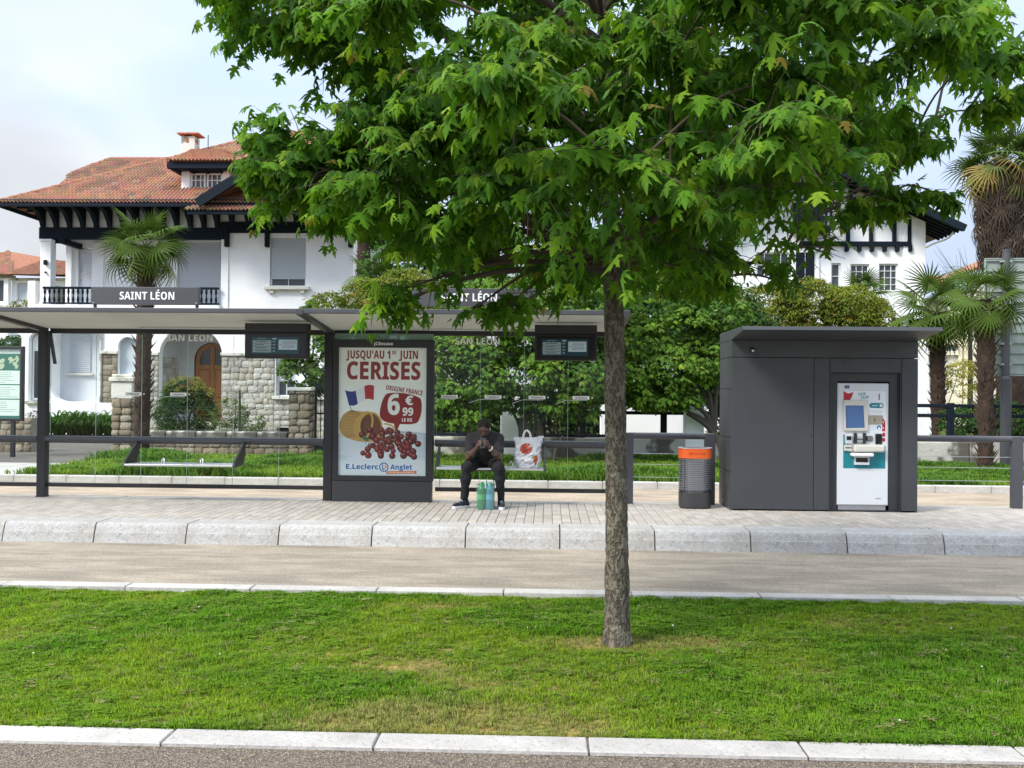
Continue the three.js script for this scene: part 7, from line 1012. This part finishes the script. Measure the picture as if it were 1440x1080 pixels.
      for (let k = 1; k <= nodes; k++) {
        const p = tw.getPoint(k / nodes), along = tw.getTangent(Math.min(1, k / nodes)), side = V(-along.z, 0, along.x).normalize();
        const tip = k === nodes, dirs = tip ? [along.clone(), side.clone().add(along), side.clone().negate().add(along)] : [side.clone().add(along.clone().multiplyScalar(0.4)), side.clone().negate().add(along.clone().multiplyScalar(0.4))];
        for (const d of dirs) {
          if (r() < (inner ? 0.40 : 0.08) || noise3(p.x * 2.3 + 3, p.y * 2.3, p.z * 1.2) < 0.20) continue;
          const size = (0.072 + 0.072 * r()) * (tip ? 0.72 : 1) * lerp(0.85, 1, k / nodes > 0.8 ? 0.4 : 1);
          d.normalize(); const kk = 6.95 / (6.95 - p.z), py = 1.75 + (p.y - 1.75) * kk, px = (p.x + 0.49) * kk - 0.49; if (!free && (py < bottom(px) + 0.07 - 0.05 * r() + (px > -1.55 && px < -0.72 ? 0.13 : 0) || (px > 1.12 && px < 1.66 && py > 2.5 && py < 3.4 && r() < 0.82))) continue;
          const pet = p.clone().add(d.clone().multiplyScalar(0.035 + 0.03 * r())); pet.y -= 0.012;
          const y = d.clone().add(V((r() - 0.5) * 0.5, -0.55 - 0.75 * r(), (r() - 0.5) * 0.5)).normalize();
          const up = V((r() - 0.5) * 0.8, 0.9, (r() - 0.5) * 0.8).add(d.clone().multiplyScalar(0.55)).normalize();
          leaves.push({ p: pet, m: basis(y, up).setPosition(pet).multiply(new THREE.Matrix4().makeScale(size * (0.9 + 0.2 * r()), size, size)), young: tip && r() < 0.26 ? 1 : 0, v: r(), k: Math.floor(r() * 5), size, q: r() });
        }
      }
    }
    limbs.push(obj('branch', g, M.twig, T));
  }
  const eye = V(-0.49, 1.75, 6.95), inView = (p) => { const d = p.clone().sub(eye), x = d.x / -d.z + 0.037, y = d.y / -d.z - 0.0086; return Math.abs(x) < 0.515 && y < 0.386; };
  leaves.forEach((l) => (l.show = inView(l.p) ? l.size / l.p.distanceTo(eye) : 0));
  const big = new Set([...leaves].sort((a, b) => b.show - a.show).slice(0, 300));
  const rest = [[], [], [], [], []], tint = [[], [], [], [], []], c = new THREE.Color();
  for (const l of leaves) {
    const hue = fbm3(l.p.x * 1.3 + 5, l.p.y * 1.3, l.p.z * 1.3, 3);
    let ti = l.young ? (l.v < 0.13 ? 5 : l.v < 0.6 ? 4 : 3) : l.v < 0.40 ? 0 : l.v < 0.66 ? 1 : l.v < 0.90 ? 2 : 3;
    if (big.has(l)) { const q = part('leaf', LEAVES[l.k], M.leafTints[ti], T); l.m.decompose(q.position, q.quaternion, q.scale); continue; }
    const col = M.leafTints[ti].color, v = 0.66 + 0.55 * l.q + 0.4 * (hue - 0.5);
    rest[l.k].push(l.m); tint[l.k].push(c.setRGB(col.r * v * (1 + 0.25 * (hue - 0.5)), col.g * v, col.b * v).clone());
  }
  rest.forEach((m, i) => copies('foliage', LEAVES[i], M.leaf, m, tint[i], T));
  console.log('maple leaves', leaves.length, 'masses', C.length);
}

const GROUPS = { name_sign: 'name signs on the shelter roof', info_screen: 'departure screens under the shelter roof', bench: 'benches of the bus shelter', guard_rail: 'guard rails of the platform', gate_pillar: 'stone gate pillars of the villa', fan_palm: 'fan palms of the gardens' };
for (const o of scene.children) { const g = GROUPS[o.name.replace(/_\d{3}$/, '')]; if (g) o.userData.group = g; }
scene.traverse((o) => { if (o.isMesh) { o.castShadow = true; o.receiveShadow = true; } });
renderer.render(scene, camera);
